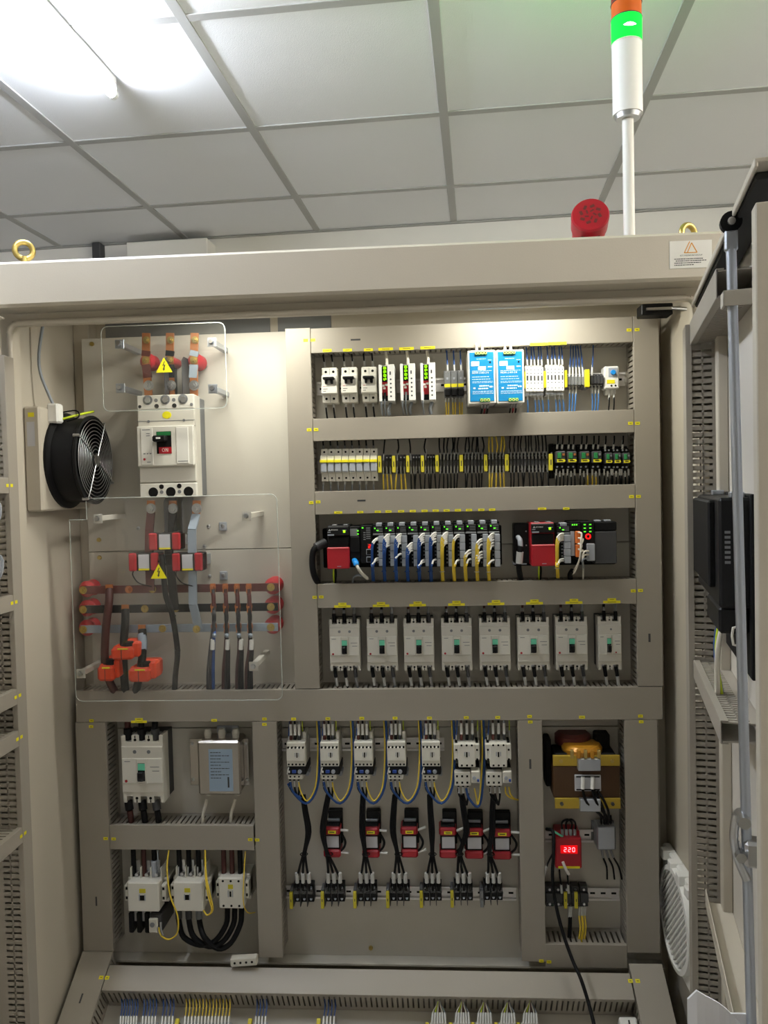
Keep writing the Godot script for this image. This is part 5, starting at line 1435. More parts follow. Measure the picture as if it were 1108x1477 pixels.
func build_lower_left() -> void:
	var t := moulded_breaker("large ivory moulded breaker left of the stainless box", "", [175.2, 1062, 234.5, 1159], 3, 0.085, 26, 26, 0.0075, true)
	# stainless junction box with cable glands
	var r := rect(286, 1070, 346, 1146.5, 0.075)
	var w: float = r.w; var h: float = r.h
	t = thing("junction_box", "shiny stainless junction box with blue nameplate and white glands", "junction box", r.c)
	part(t, "box", mb().bx(-w / 2, -h / 2, 0, w / 2, h / 2, 0.07, 0.006), M.inox)
	part(t, "lid", mb().bx(-w / 2 - 0.001, -h / 2 - 0.001, 0.066, w / 2 + 0.001, h / 2 + 0.001, 0.075, 0.005), M.inox)
	for s in [-1.0, 1.0]:
		var fl := part(t, "mounting_flange", mb().bx(s * w * 0.5, -h * 0.44, 0.03, s * (w * 0.5 + (0.013 if s > 0 else 0.034)), h * 0.46, 0.033, 0.001), M.inox)
		for y in [-0.33, 0.36]:
			part(fl, "screw", mb().lathe(Vector3(s * (w * 0.5 + (0.0065 if s > 0 else 0.027)), h * y, 0.033), Vector3.BACK, [Vector2(0.0042, 0), Vector2(0.003, 0.002), Vector2(0, 0.003)], 10), M.steel)
	var np := part(t, "nameplate", mb().bx(-w * 0.24, -h * 0.43, 0.075, w * 0.33, h * 0.36, 0.0757), M.infoblue)
	var rng := RandomNumberGenerator.new(); rng.seed = 8
	var pr := mb()
	for k in 9: bars_of_print(pr, -w * 0.2, w * (0.05 + 0.2 * (k % 2)), h * (0.3 - 0.06 * k), h * 0.014, 0.0758, rng, 0.01)
	pr.bx(w * 0.2, -h * 0.36, 0.0757, w * 0.24, -h * 0.16, 0.0759)
	stuff(part(np, "print", pr, M.print))
	for k in 3:
		var x := w * (-0.34 + 0.34 * k)
		part(t, "cable_gland", mb().lathe(Vector3(x, h * 0.5, 0.04), Vector3.UP, [Vector2(0.0085, 0), Vector2(0.0085, 0.006), Vector2(0.0095, 0.007), Vector2(0.0095, 0.014), Vector2(0.007, 0.022), Vector2(0, 0.023)], 12), M.ivory2)
	part(t, "bracket", mb().bx(-w * 0.22, h * 0.5, 0.0, w * 0.32, h * 0.64, 0.004, 0.001), M.zinc)
	for k in 2:
		var x := w * (-0.36 + 0.7 * k)
		part(t, "cable_gland", mb().lathe(Vector3(x, -h * 0.5, 0.04), Vector3.DOWN, [Vector2(0.009, 0), Vector2(0.009, 0.008), Vector2(0.006, 0.014), Vector2(0, 0.015)], 12), M.ivory2)
		var u := 298.5 + k * 40.5
		wire(t, [at(u, 1153, 0.04), at(u - 2, 1162, 0.045), at(u - 5.5, 1174, 0.05), at(u - 6, 1190, 0.05)], 0.004, M.wwire, "white_cable", 8)
	# three contactors below
	var cts := [[176.5, 1273, 236.5, 1315.5], [243.5, 1272, 299, 1315], [309.8, 1266.5, 357, 1311]]
	var lab := ["leftmost ivory contactor with a black overload relay under it", "middle ivory contactor with black cables looping from its underside", "right ivory contactor that receives the looping black cables"]
	for i in 3:
		t = wide_contactor(lab[i], cts[i], 0.1 if i < 2 else 0.09, i < 2)
		var b: Array = cts[i]
		var um: float = (float(b[0]) + float(b[2])) / 2
		var uw: float = float(b[2]) - float(b[0])
		for k in 3:
			var u := um + (k - 1) * uw * 0.25
			var cm: Material = [[M.kwire, M.brwire, M.kwire], [M.kwire, M.kwire, M.kwire], [M.brwire, M.brwire, M.kwire]][i][k]
			wire(t, [at(u + 1, b[1] + 2, 0.06), at(u + 1.5, b[1] - 14, 0.065), at(u + 0.5, b[1] - 50, 0.06)], 0.0062, cm, "cable", 8)
			if i == 0 and k == 2:
				part(t, "clear_boot", mb().tube(world_pts(t, [at(u + 1.5, b[1] - 10, 0.066), at(u + 1, b[1] - 32, 0.066)]), 0.0085, 8), M.lightgrey)
			if i == 1:
				part(t, "stud", mb().cyl(world_pts(t, [at(u, b[1] - 4, 0.07)])[0], world_pts(t, [at(u, b[1] - 22, 0.07)])[0], 0.0022, -1, 8), M.steel)
		if i == 1:
			for k in 2: wire(t, [at(296, 1226, 0.08), at(296.5 + k, 1262, 0.1), at(300 + k * 3, 1290, 0.115), at(305.5 + k * 1.5, 1312, 0.11), at(299, 1320, 0.105), at(293, 1312, 0.09)], 0.0019, M.ywire, "yellow_wire")
		if i == 2:
			wire(t, [at(354, 1228, 0.07), at(352, 1262, 0.095), at(351, 1300, 0.1), at(357, 1316, 0.08), at(368, 1316, 0.05)], 0.0013, M.ywire, "yellow_wire")
		if i == 0:
			wire(t, [at(244, 1226, 0.075), at(241, 1250, 0.09), at(245, 1290, 0.1), at(256, 1320, 0.1), at(256, 1345, 0.1), at(244, 1355, 0.1), at(232, 1349, 0.1), at(229, 1338, 0.1)], 0.0019, M.ywire, "yellow_wire")
			wire(t, [at(227, 1224, 0.07), at(228, 1248, 0.08), at(227, 1270, 0.06)], 0.0017, M.gwire, "grey_wire")
	# overload relay under the first contactor
	var ro := rect(184, 1316, 236, 1340, 0.08)
	t = thing("overload_relay", "black overload relay hanging below the leftmost ivory contactor", "overload relay", ro.c)
	part(t, "body", mb().bx(-ro.w * 0.5, -ro.h * 0.3, 0, ro.w * 0.22, ro.h * 0.62, 0.06, 0.003), M.black)
	for k in 3:
		part(t, "terminal_barrier", mb().bx(-ro.w * (0.5 - 0.22 * k), -ro.h * 0.85, 0.01, -ro.w * (0.36 - 0.22 * k), ro.h * 0.4, 0.075, 0.003), M.black)
		part(t, "terminal_lug", mb().bar([Vector3(-ro.w * (0.32 - 0.22 * k), ro.h * 0.6, 0.066), Vector3(-ro.w * (0.32 - 0.22 * k), -ro.h * 0.2, 0.066)], Vector3.RIGHT, 0.008, 0.002), M.steel)
	part(t, "dial_block", mb().bx(ro.w * 0.15, -ro.h * 0.55, 0.0, ro.w * 0.5, ro.h * 0.55, 0.09, 0.003), M.darkgrey)
	part(t, "dial_face", mb().bx(ro.w * 0.16, -ro.h * 0.5, 0.09, ro.w * 0.4, ro.h * 0.35, 0.098, 0.002), M.ivory)
	part(t, "dial", mb().cyl(Vector3(ro.w * 0.26, 0, 0.098), Vector3(ro.w * 0.26, 0, 0.1), 0.006, -1, 12), M.grey)
	for k in 2:
		wire(t, [at(226 + k * 6, 1330, 0.09), at(228 + k * 4.5, 1341, 0.098), at(231 + k * 4, 1349, 0.1)], 0.0026, M.clearsleeve, "sleeved_wire")
	# three heavy loops joining the middle and the right contactor
	var lp := [[260, 347], [272, 337], [286, 328]]
	for k in 3:
		var a: float = [257.5, 272, 287][k]; var e: float = [328, 338.5, 348.5][k]
		var lo: float = [1367, 1368, 1370][k]
		var y0 := 1322.0
		var c := thing("link_cable", "%s of three heavy black cables looping between the two ivory contactors" % ["innermost left", "middle", "outermost right"][k], "cable", at((a + e) / 2, lo, 0.0), "looping link cables")
		part(c, "cable", mb().tube(world_pts(c, [at(a, y0 - 8, 0.06), at(a + 1, y0 + 8, 0.065), at(a + 8, y0 + 30, 0.07 + 0.01 * k), at(lerpf(a, e, 0.45), lo - 2 - (2 - k), 0.08), at(lerpf(a, e, 0.75), lo - 10, 0.08), at(e - 2, y0 + 12, 0.072), at(e, y0 - 6, 0.06), at(e, y0 - 14, 0.055)]), 0.0068, 8), M.kwire)
		part(c, "clear_boot", mb().tube(world_pts(c, [at(a, y0 - 9, 0.06), at(a + 0.5, y0 + 3, 0.063)]), 0.0082, 8), M.darkgrey if k < 2 else M.grey)
	var rs := rect(332, 1384, 370, 1393, 0.12)
	t = thing("spare_terminal_strip", "loose grey strip lying behind the foot duct near the right contactor", "terminal strip", Vector3(rs.c.x, rs.c.y, 0.1))
	t.rotation_degrees = Vector3(0, 0, 5)
	part(t, "strip", mb().bx(-rs.w / 2, -0.01, 0, rs.w / 2, 0.01, 0.02, 0.002), M.ivory)
	for k in 4: part(t, "hole", mb().cyl(Vector3(rs.w * (-0.33 + 0.22 * k), 0, 0.02), Vector3(rs.w * (-0.33 + 0.22 * k), 0, 0.0206), 0.003, -1, 8), M.hole)

# ---------------------------------------------------------------- lower middle: motor starters
func build_lower_middle() -> void:
	rail("upper mounting rail behind the small motor contactors", 406, 1077.5, 641, 1070, 19.5)
	rail("lower mounting rail behind the black outgoing terminals", 409, 1289.5, 745, 1287, 19.5)
	var ctr := [426.5, 475, 524, 571.8, 621.8, 673.5, 719.2]
	for i in 7:
		var big: bool = i > 4
		var u: float = ctr[i]
		var hw := 18.7 if big else 13.3
		var y0 := 1071.5 - i * 0.3
		var y1 := 1107.0
		var z := 0.085
		var r := rect(u - hw, y0, u + hw, y1, z)
		var w: float = r.w; var h: float = r.h
		var t := thing("motor_contactor", ("%s narrow ivory motor contactor from the left, above the red transformers" % ORD[i]) if not big else ("%s of the two wider ivory motor contactors" % ["left-hand", "right-hand"][i - 5]), "contactor", r.c, "motor contactors")
		if not big:
			part(t, "body", mb().bx(-w * 0.5, -h * 0.5, 0.008, w * 0.5, h * 0.5, z - 0.012, 0.002).bx(-w * 0.5, -h * 0.26, z - 0.014, w * 0.5, h * 0.3, z, 0.002).bx(-w * 0.5, h * 0.3, z - 0.014, w * 0.5, h * 0.48, z - 0.004, 0.001).bx(-w * 0.5, -h * 0.48, z - 0.014, w * 0.5, -h * 0.26, z - 0.004, 0.001), M.ivory2)
			for k in 5:
				for s in [0.22, -0.4]:
					part(t, "terminal_hole", mb().cyl(Vector3(w * (-0.4 + 0.2 * k), h * (s + (0.08 if s > 0 else 0.0)), z - 0.006), Vector3(w * (-0.4 + 0.2 * k), h * (s + (0.08 if s > 0 else 0.0)), z + (0.0006 if s > 0 else -0.0034)), w * 0.055, -1, 8), M.hole)
			part(t, "coil_ear", mb().bx(w * 0.3, h * 0.45, 0.02, w * 0.5, h * 0.82, 0.06, 0.002), M.ivory)
		else:
			part(t, "body", mb().bx(-w * 0.5, -h * 0.28, 0.008, w * 0.5, h * 0.45, z - 0.012, 0.002).bx(-w * 0.33, -h * 0.5, 0.02, w * 0.33, h * 0.42, z, 0.002).bx(-w * 0.5, -h * 0.24, z - 0.014, w * 0.5, h * 0.4, z - 0.003, 0.002), M.ivory2)
			for k in 3:
				for s in [0.36, -0.42]:
					part(t, "terminal_hole", mb().cyl(Vector3(w * (-0.2 + 0.2 * k), h * s, z), Vector3(w * (-0.2 + 0.2 * k), h * s, z + 0.0006), w * 0.042, -1, 8), M.hole)
			for s in [-1.0, 1.0]:
				for y in [0.17, -0.2]:
					part(t, "terminal_hole", mb().cyl(Vector3(s * w * 0.4, h * y, z - 0.003), Vector3(s * w * 0.4, h * y, z - 0.0024), w * 0.042, -1, 8), M.hole)
				part(t, "terminal_cavity", mb().box(Vector3(s * w * 0.4, h * 0.42, z * 0.7), Vector3(w * 0.1, h * 0.1, 0.03)), M.hole)
		part(t, "indicator_slot", mb().box(Vector3(w * 0.07 if not big else 0.0, h * 0.0, z + 0.0002), Vector3(w * 0.06, h * 0.2, 0.001)), M.hole)
		part(t, "slot_frame", mb().bx(w * (-0.04 if not big else -0.1), -h * 0.06, z - 0.001, w * (-0.005 if not big else -0.06), h * 0.1, z + 0.001).bx(w * (0.14 if not big else 0.06), -h * 0.06, z - 0.001, w * (0.175 if not big else 0.1), h * 0.1, z + 0.001), M.lightgrey)
		# wires on top: three sleeved mains leads and thin control leads
		for k in 3:
			var uu := u + (k - 1) * (6.0 if not big else 8.0) + (-1.0 if not big else 0.0)
			var cm: Material = [M.brwire, M.kwire, M.gwire][k]
			var W := wire(t, [at(uu, y0 + 2, 0.06), at(uu + 0.4, y0 - 12, 0.062), at(uu - 0.5, y0 - 38, 0.055)], 0.0027, cm, "mains_lead")
			part(W, "boot", mb().tube(world_pts(t, [at(uu, y0 + 1, 0.06), at(uu + 0.2, y0 - 10, 0.062)]), 0.0038, 6), [M.brown, M.kwire, M.darkgrey][k])
			part(W, "sleeve", mb().tube(world_pts(t, [at(uu + 0.3, y0 - 11, 0.0622), at(uu - 0.2, y0 - 27, 0.058)]), 0.0037, 6), M.white)
		lead(t, [u - hw + 3, y0 + 1, 0.065], [u - hw + 5, y0 - 36, 0.05], M.bwire, 0.0015, M.sleeve, 0.02)
		lead(t, [u + hw - 3, y0 - 8, 0.05], [u + hw - 3.5, y0 - 38, 0.05], M.gyel, 0.0014, M.sleeve, 0.016)
		# overload relay below
		var ry0 := 1107.5 if not big else 1112.0
		var ry1 := 1126.0 if not big else 1135.0
		var q := rect(u - hw + 1, ry0, u + hw + (1.5 if not big else 0.5), ry1, 0.085)
		var o := thing("overload_relay", ("%s black and white overload relay from the left, under a narrow motor contactor" % ORD[i]) if not big else ("white overload relay under the %s wide motor contactor" % ["left-hand", "right-hand"][i - 5]), "overload relay", q.c, "motor overload relays")
		var W2: float = q.w; var H2: float = q.h
		if not big:
			part(o, "body", mb().bx(-W2 * 0.5, -H2 * 0.1, 0.008, W2 * 0.5, H2 * 0.55, 0.08, 0.002), M.black)
			part(o, "dial", mb().cyl(Vector3(W2 * 0.16, H2 * 0.16, 0.08), Vector3(W2 * 0.16, H2 * 0.16, 0.0845), W2 * 0.11, W2 * 0.1, 16), M.lightgrey)
			part(o, "reset_button", mb().box(Vector3(-W2 * 0.14, H2 * 0.16, 0.081), Vector3(W2 * 0.22, H2 * 0.24, 0.004), 0.001), M.dialblue)
			part(o, "tip", mb().box(Vector3(-W2 * 0.4, H2 * 0.14, 0.081), Vector3(W2 * 0.08, H2 * 0.18, 0.003), 0.0008), M.white)
			part(o, "terminal_strip", mb().bx(-W2 * 0.5, -H2 * 0.5, 0.02, W2 * 0.3, -H2 * 0.08, 0.078, 0.002), M.ivory2)
			part(o, "side_terminal", mb().bx(W2 * 0.36, -H2 * 0.5, 0.02, W2 * 0.56, -H2 * 0.1, 0.055, 0.002), M.lightgrey)
			for k in 3: part(o, "terminal_hole", mb().cyl(Vector3(W2 * (-0.36 + 0.23 * k), -H2 * 0.27, 0.078), Vector3(W2 * (-0.36 + 0.23 * k), -H2 * 0.27, 0.0786), W2 * 0.05, -1, 8), M.hole)
			part(o, "white_arm", mb().bar([Vector3(-W2 * 0.52, -H2 * 0.05, 0.08), Vector3(-W2 * 0.42, H2 * 0.5, 0.083)], Vector3.RIGHT, 0.003, 0.002), M.white)
		else:
			part(o, "rear_body", mb().bx(-W2 * 0.45, H2 * 0.2, 0.008, W2 * 0.5, H2 * 0.66, 0.06, 0.002), M.black)
			part(o, "terminal_block", mb().bx(-W2 * 0.5, -H2 * 0.5, 0.02, W2 * 0.14, H2 * 0.38, 0.08, 0.002), M.ivory2)
			for k in 3:
				for s in [0.12, -0.28]: part(o, "terminal_hole", mb().box(Vector3(W2 * (-0.4 + 0.2 * k), H2 * s, 0.0803), Vector3(W2 * 0.075, H2 * 0.13, 0.001), 0.0002), M.hole)
				part(o, "connection_pin", mb().bx(W2 * (-0.43 + 0.2 * k), H2 * 0.38, 0.03, W2 * (-0.35 + 0.2 * k), H2 * 0.7, 0.05), M.steel)
			part(o, "dial_block", mb().bx(W2 * 0.15, -H2 * 0.25, 0.02, W2 * 0.5, H2 * 0.5, 0.088, 0.002), M.ivory)
			part(o, "dial", mb().cyl(Vector3(W2 * 0.27, H2 * 0.1, 0.088), Vector3(W2 * 0.27, H2 * 0.1, 0.0905), W2 * 0.07, -1, 14), M.lightgrey)
			part(o, "reset_button", mb().box(Vector3(W2 * 0.42, -H2 * 0.06, 0.089), Vector3(W2 * 0.08, H2 * 0.16, 0.003), 0.0006), M.dialblue)
			part(o, "side_terminal", mb().bx(W2 * 0.15, -H2 * 0.45, 0.02, W2 * 0.46, -H2 * 0.25, 0.07, 0.002), M.lightgrey)
		# outgoing leads fan into one black bundle; a yellow and blue loop swings to the right
		for k in 3:
			var uu := u + (-8.0 + 6 * k if not big else -12.0 + 6.5 * k)
			var L := wire(o, [at(uu, ry1 - 3, 0.06), at(uu + 1, ry1 + 12, 0.064), at(u + 4 - (4 if big else 0), ry1 + 26, 0.06)], 0.0026, [M.kwire, M.kwire, M.kwire][k], "motor_lead")
			part(L, "sleeve", mb().tube(world_pts(o, [at(uu + 0.1, ry1, 0.061), at(uu + 0.8, ry1 + 9, 0.0645)]), 0.003, 6), M.sleeve)
		if i < 6:
			var nx: float = ctr[i + 1] - (17.0 if i < 4 else 21.0)
			if big: nx = u + 22
			var low := 1155.0 if not big else 1160.0
			var a := u + (4.5 if not big else 11.0)
			part(o, "yellow_loop", mb().tube(world_pts(o, [at(a, ry1 + 2, 0.07), at(a + 3, ry1 + 16, 0.075), at(lerpf(a, nx, 0.45), low, 0.078), at(nx - 3, ry1 + 8, 0.075), at(nx + 0.5, 1085, 0.06), at(nx - 1.5, 1032, 0.05)]), 0.0017, 6), M.ywire)
			if not big or i == 5:
				part(o, "blue_loop", mb().tube(world_pts(o, [at(a - 12, ry1 + 2, 0.066), at(a - 8, ry1 + 16, 0.068), at(lerpf(a, nx, 0.4), low + 4, 0.066), at(nx, ry1 + 10, 0.064), at(nx + 3.5, 1085, 0.055), at(nx + 1.5, 1032, 0.048)]), 0.0028, 7), M.bwire)
		else:
			for k in 2: part(o, "yellow_loop", mb().tube(world_pts(o, [at(u + 10 + k * 5, ry1, 0.07), at(u + 11 + k * 6, ry1 + 10, 0.072), at(u + 20 + k * 3, ry1 + 17, 0.066), at(u + 33, ry1 + 19, 0.05)]), 0.0019, 6), M.ywire)
		if i == 0:
			part(o, "blue_loop_end", mb().tube(world_pts(o, [at(u - 11, ry1 + 4, 0.06), at(u - 4, ry1 + 16, 0.064), at(u + 8, ry1 + 26, 0.066)]), 0.003, 6), M.bwire)
	# motor cables down to the bottom terminals, past the red transformers
	var top := [437, 474, 524, 570, 620, 666, 712]
	var bx := [[437.5, 1232], [474, 1240], [527, 1240], [574, 1245], [623, 1250], [662, 1250], [707, 1250]]
	var term := [[422.5, 452], [467.6, 496.5], [514.5, 543.3], [562, 591], [610.5, 637.5], [655, 682.7], [698, 726]]
	for i in 7:
		for k in 3:
			var uu := (float(term[i][0]) + float(term[i][1])) / 2 + (k - 1) * 8.5
			var off := (k - 1) * 2.2
			var c := thing("motor_cable", "%s black motor cable of the %s bundle from the left" % [["left", "middle", "right"][k], ORD[i]], "cable", at(bx[i][0], 1240, 0.0), "black motor cables")
			var sway: float = [7.0, -9.0, -2.0, -4.0, 2.0, 6.0, -3.0][i]
			part(c, "cable", mb().tube(world_pts(c, [at(top[i] + off, 1146, 0.06), at(top[i] + sway * 0.5 + off * 1.2, 1170, 0.062), at(top[i] + sway + off * 1.3 + 1, 1200, 0.064), at(bx[i][0] + off * 0.6 + sway * 0.3, 1228, 0.064), at(lerpf(bx[i][0], uu, 0.5) + off * 0.3, 1250, 0.062), at(uu, 1268, 0.06), at(uu + 0.5, 1284, 0.05)]), 0.0031, 7), M.kwire)
			part(c, "sleeve", mb().tube(world_pts(c, [at(uu - 0.3, 1259, 0.0615), at(uu + 0.2, 1273, 0.059)]), 0.005, 7), M.sleeve)
			if k == 1:
				part(c, "cable_tie", mb().ring(world_pts(c, [at(bx[i][0] + 1, 1232, 0.063)])[0], Vector3.UP, 0.009, 0.0014, 14, 4), M.rubber)
	for i in 7:
		for k in 3:
			var cw := (float(term[i][1]) - float(term[i][0])) / 3
			var u0: float = float(term[i][0]) + k * cw
			var r := rect(u0 + 0.3, 1277 - i * 0.4, u0 + cw - 0.3, 1308 - i * 0.4, 0.045)
			var t := thing("power_terminal", "%s black terminal of the %s group on the lower rail" % [["left", "middle", "right"][k], ORD[i]], "terminal", r.c, "black power terminals")
			part(t, "body", mb().bx(-r.w / 2, -r.h * 0.42, 0.008, r.w / 2, r.h * 0.42, 0.03, 0.001).bx(-r.w * 0.5, -r.h * 0.12, 0.028, r.w * 0.5, r.h * 0.12, 0.044, 0.001), M.black)
			part(t, "barrier", mb().bx(-r.w * 0.5, -r.h * 0.5, 0.01, -r.w * 0.38, r.h * 0.5, 0.046, 0.0006), M.darkgrey)
			for s in [-1.0, 1.0]: part(t, "screw", mb().cyl(Vector3(r.w * 0.05, s * r.h * 0.26, 0.03), Vector3(r.w * 0.05, s * r.h * 0.26, 0.034), 0.0036, 0.003, 8), M.zinc)
			part(t, "clear_cover", mb().bx(-r.w * 0.36, r.h * 0.1, 0.045, r.w * 0.48, r.h * 0.36, 0.0462), M.clear)
		var mu: float = float(term[i][0]) - 2.6
		var rm := rect(mu - 2.4, 1288 - i * 0.4, mu + 2.2, 1311.5 - i * 0.4, 0.05)
		var m := thing("end_marker", "%s marker from the left on the lower rail, %s" % [ORD[i], "yellow" if i < 6 else "plain grey"], "terminal marker", rm.c, "markers of the lower rail")
		part(m, "clamp", mb().bx(-rm.w * 0.5, -rm.h * 0.4, 0.008, rm.w * 0.5, rm.h * 0.6, 0.042, 0.001), M.grey)
		part(m, "marker_plate", mb().bx(-rm.w * 0.5, -rm.h * 0.5, 0.042, rm.w * 0.5, rm.h * 0.5, 0.05, 0.0008), M.mark if i < 6 else M.grey)
		part(m, "print", mb().bx(-rm.w * 0.12, -rm.h * 0.06, 0.05, rm.w * 0.12, rm.h * 0.1, 0.0503), M.print)
	# six red current transducers
	var xt := [[467, 491, 1176], [522.7, 547, 1176.5], [578.4, 602.7, 1176], [634, 658.5, 1177], [671, 697, 1178], [711, 737.3, 1179]]
	for i in 6:
		var e: Array = xt[i]
		var r := rect(e[0], e[2], e[1], float(e[2]) + 60.5, 0.05)
		var w: float = r.w; var h: float = r.h
		var t := thing("current_transducer", "%s red and black current transducer from the left in the row of six" % ORD[i], "current transducer", r.c, "red current transducers")
		part(t, "foot", mb().bx(-w * 0.3, -h * 0.3, 0, w * 0.55, h * 0.5, 0.02, 0.002), M.black)
		part(t, "core", mb().bx(-w * 0.45, -h * 0.46, 0.01, w * 0.45, h * 0.24, 0.048, 0.003), M.black)
		part(t, "metal_clip", mb().bx(-w * 0.32, h * 0.25, 0.018, w * 0.4, h * 0.32, 0.026, 0.001), M.zinc)
		part(t, "red_cap", mb().bx(-w * 0.52, h * 0.04, 0.005, w * 0.5, h * 0.225, 0.055, 0.004), M.red)
		part(t, "red_cap", mb().bx(-w * 0.52, -h * 0.5, 0.005, w * 0.5, -h * 0.31, 0.055, 0.004), M.red)
		part(t, "nameplate", mb().bx(-w * 0.36, -h * 0.27, 0.048, w * 0.4, 0.0, 0.05, 0.0006), M.nameplate)
		var st := part(t, "yellow_sticker", mb().bx(-w * 0.22, h * 0.085, 0.055, w * 0.25, h * 0.155, 0.0556), M.yellow)
		part(st, "print", mb().bx(-w * 0.14, h * 0.11, 0.0556, w * 0.17, h * 0.13, 0.0559), M.print)
		for s in [0.13, -0.4]:
			var y: float = h * s
			var up: float = 0.25 if i in [2, 3, 4] else 0.02
			part(t, "white_sleeve", mb().tube([Vector3(w * 0.52, y, 0.045), Vector3(w * 0.98, y + up * w, 0.05)], 0.0032, 6), M.white)
		part(t, "black_lead", mb().tube([Vector3(w * 0.5, h * 0.05, 0.04), Vector3(w * 0.78, -h * 0.1, 0.05), Vector3(w * 0.72, -h * 0.25, 0.05), Vector3(w * 0.45, -h * 0.38, 0.045)], 0.003, 6), M.kwire)
	return

# ---------------------------------------------------------------- lower right: transformer, relay, terminals
func build_lower_right() -> void:
	var zf := 0.085
	var r := rect(798, 1089, 894.5, 1166, zf)
	var w: float = r.w; var h: float = r.h
	var t := thing("control_transformer", "brown control transformer with gold plates at the lower right", "transformer", r.c)
	part(t, "core", mb().bx(-w * 0.5, -h * 0.3, 0.004, w * 0.5, h * 0.3, zf, 0.002), M.transformer)
	part(t, "core_top", mb().bx(-w * 0.46, h * 0.3, 0.004, w * 0.46, h * 0.5, zf - 0.012, 0.003), M.rubber)
	part(t, "clamp_angle", mb().bx(-w * 0.5, h * 0.3, zf - 0.004, w * 0.5, h * 0.5, zf + 0.003, 0.001), M.goldplate)
	part(t, "clamp_angle", mb().bx(-w * 0.48, -h * 0.5, zf - 0.004, w * 0.5, -h * 0.3, zf + 0.003, 0.001), M.goldplate)
	part(t, "rear_block", mb().bx(-w * 0.58, -h * 0.2, 0.004, -w * 0.49, h * 0.72, 0.05, 0.003).bx(w * 0.2, h * 0.45, 0.004, w * 0.42, h * 0.78, 0.04, 0.003), M.rubber)
	part(t, "winding", mb().lathe(Vector3(-w * 0.02, h * 0.5, 0.045), Vector3.UP, [Vector2(w * 0.30, -0.01), Vector2(w * 0.31, h * 0.06), Vector2(w * 0.27, h * 0.13), Vector2(w * 0.2, h * 0.15), Vector2(0, h * 0.15)], 28), M.varnish)
	part(t, "rear_winding", mb().lathe(Vector3(-w * 0.12, h * 0.55, 0.01), Vector3.UP, [Vector2(w * 0.28, 0), Vector2(w * 0.28, h * 0.16), Vector2(w * 0.22, h * 0.22), Vector2(0, h * 0.22)], 24), M.brown)
	for k in 5:
		part(t, "wedge", mb().bx(w * (-0.25 + 0.1 * k), h * 0.48, 0.095, w * (-0.2 + 0.1 * k), h * 0.63, 0.103, 0.001), M.gold if k % 2 == 0 else M.varnish)
	part(t, "cover_plate", mb().bx(-w * 0.14, h * 0.24, zf, w * 0.2, h * 0.47, zf + 0.016, 0.002), M.zinc)
	part(t, "cover_plate", mb().bx(-w * 0.12, -h * 0.52, zf, w * 0.19, -h * 0.28, zf + 0.016, 0.002), M.zinc)
	var tb := part(t, "terminal_board", mb().bx(-w * 0.18, -h * 0.16, zf, w * 0.21, h * 0.14, zf + 0.006, 0.001), M.nameplate)
	for s in [0.11, -0.13]: part(tb, "slot_line", mb().bx(-w * 0.16, h * (s - 0.012), zf + 0.006, w * 0.19, h * (s + 0.012), zf + 0.0066), M.hole)
	for e in [[-0.38, 0.4], [0.38, 0.4], [-0.38, -0.4], [0.38, -0.4]]:
		part(t, "clamp_bolt", mb().cyl(Vector3(e[0] * w, e[1] * h, zf + 0.003), Vector3(e[0] * w, e[1] * h, zf + 0.008), 0.0045, -1, 6), M.brass if e[1] > 0 else M.darkgrey)
	for k in 2:
		var u := 841.0 + k * 14
		wire(t, [at(u, 1122, 0.095), at(u - 0.5, 1138, 0.1), at(u + 6, 1158, 0.1), at(u + 22 - k * 6, 1172, 0.085), at(u + 34 - k * 8, 1186, 0.06)], 0.0034, M.kwire, "black_lead")
		part(t, "white_sleeve", mb().tube(world_pts(t, [at(u, 1121, 0.096), at(u - 0.5, 1138, 0.1005)]), 0.0048, 8), M.white)
	for k in 2:
		wire(t, [at(857 + k * 5, 1140, 0.09), at(866 + k * 6, 1156, 0.095), at(872 + k * 6, 1172, 0.085), at(872 + k * 5, 1188, 0.06)], 0.0032, M.kwire, "black_lead")
	# noise filter
	r = rect(861.5, 1192, 888.5, 1226.5, 0.05)
	t = thing("line_filter", "small silver line filter box below the transformer", "line filter", r.c)
	part(t, "can", mb().bx(-r.w / 2, -r.h / 2, 0.006, r.w / 2, r.h / 2, 0.05, 0.003), M.zinc)
	part(t, "flange", mb().bx(-r.w * 0.62, -r.h * 0.42, 0.0, r.w * 0.62, r.h * 0.42, 0.006, 0.001), M.grey)
	for k in 3:
		var u := 868 + k * 6.5
		lead(t, [u, 1193, 0.035], [u - 2 + k, 1176, 0.05], M.kwire, 0.0024, M.clearsleeve, 0.016)
		lead(t, [u, 1226, 0.035], [u + 8 + k * 4, 1268, 0.03], M.kwire, 0.0024, M.clearsleeve, 0.02, 0.004)
	# rails
	rail("short mounting rail behind the red voltage relay", 787, 1206, 856, 1205.5, 19)
	rail("short mounting rail behind the lower right terminals", 787, 1291, 894, 1289, 18.5)
	# voltage relay
	r = rect(801.5, 1209, 839.5, 1254, 0.07)
	t = thing("voltage_relay", "red voltage relay showing 220 on its lit display", "relay", r.c)
	part(t, "body", mb().bx(-r.w / 2, -r.h / 2, 0.008, r.w / 2, r.h * 0.5, 0.068, 0.003), M.red)
	part(t, "terminal_shelf", mb().bx(-r.w * 0.46, r.h * 0.42, 0.01, r.w * 0.48, r.h * 0.62, 0.05, 0.002), M.red)
	part(t, "display_window", mb().bx(-r.w * 0.3, r.h * 0.0, 0.068, r.w * 0.34, r.h * 0.26, 0.0692), M.digitback)
	for k in 3:
		var dg := mb()
		seven(dg, Vector3(r.w * (-0.13 + 0.16 * k), r.h * 0.13, 0.0698), Vector3.RIGHT, Vector3.UP, r.w * 0.085, r.h * 0.13, [2, 2, 0][k])
		part(t, "led_digit", dg, M.digit)
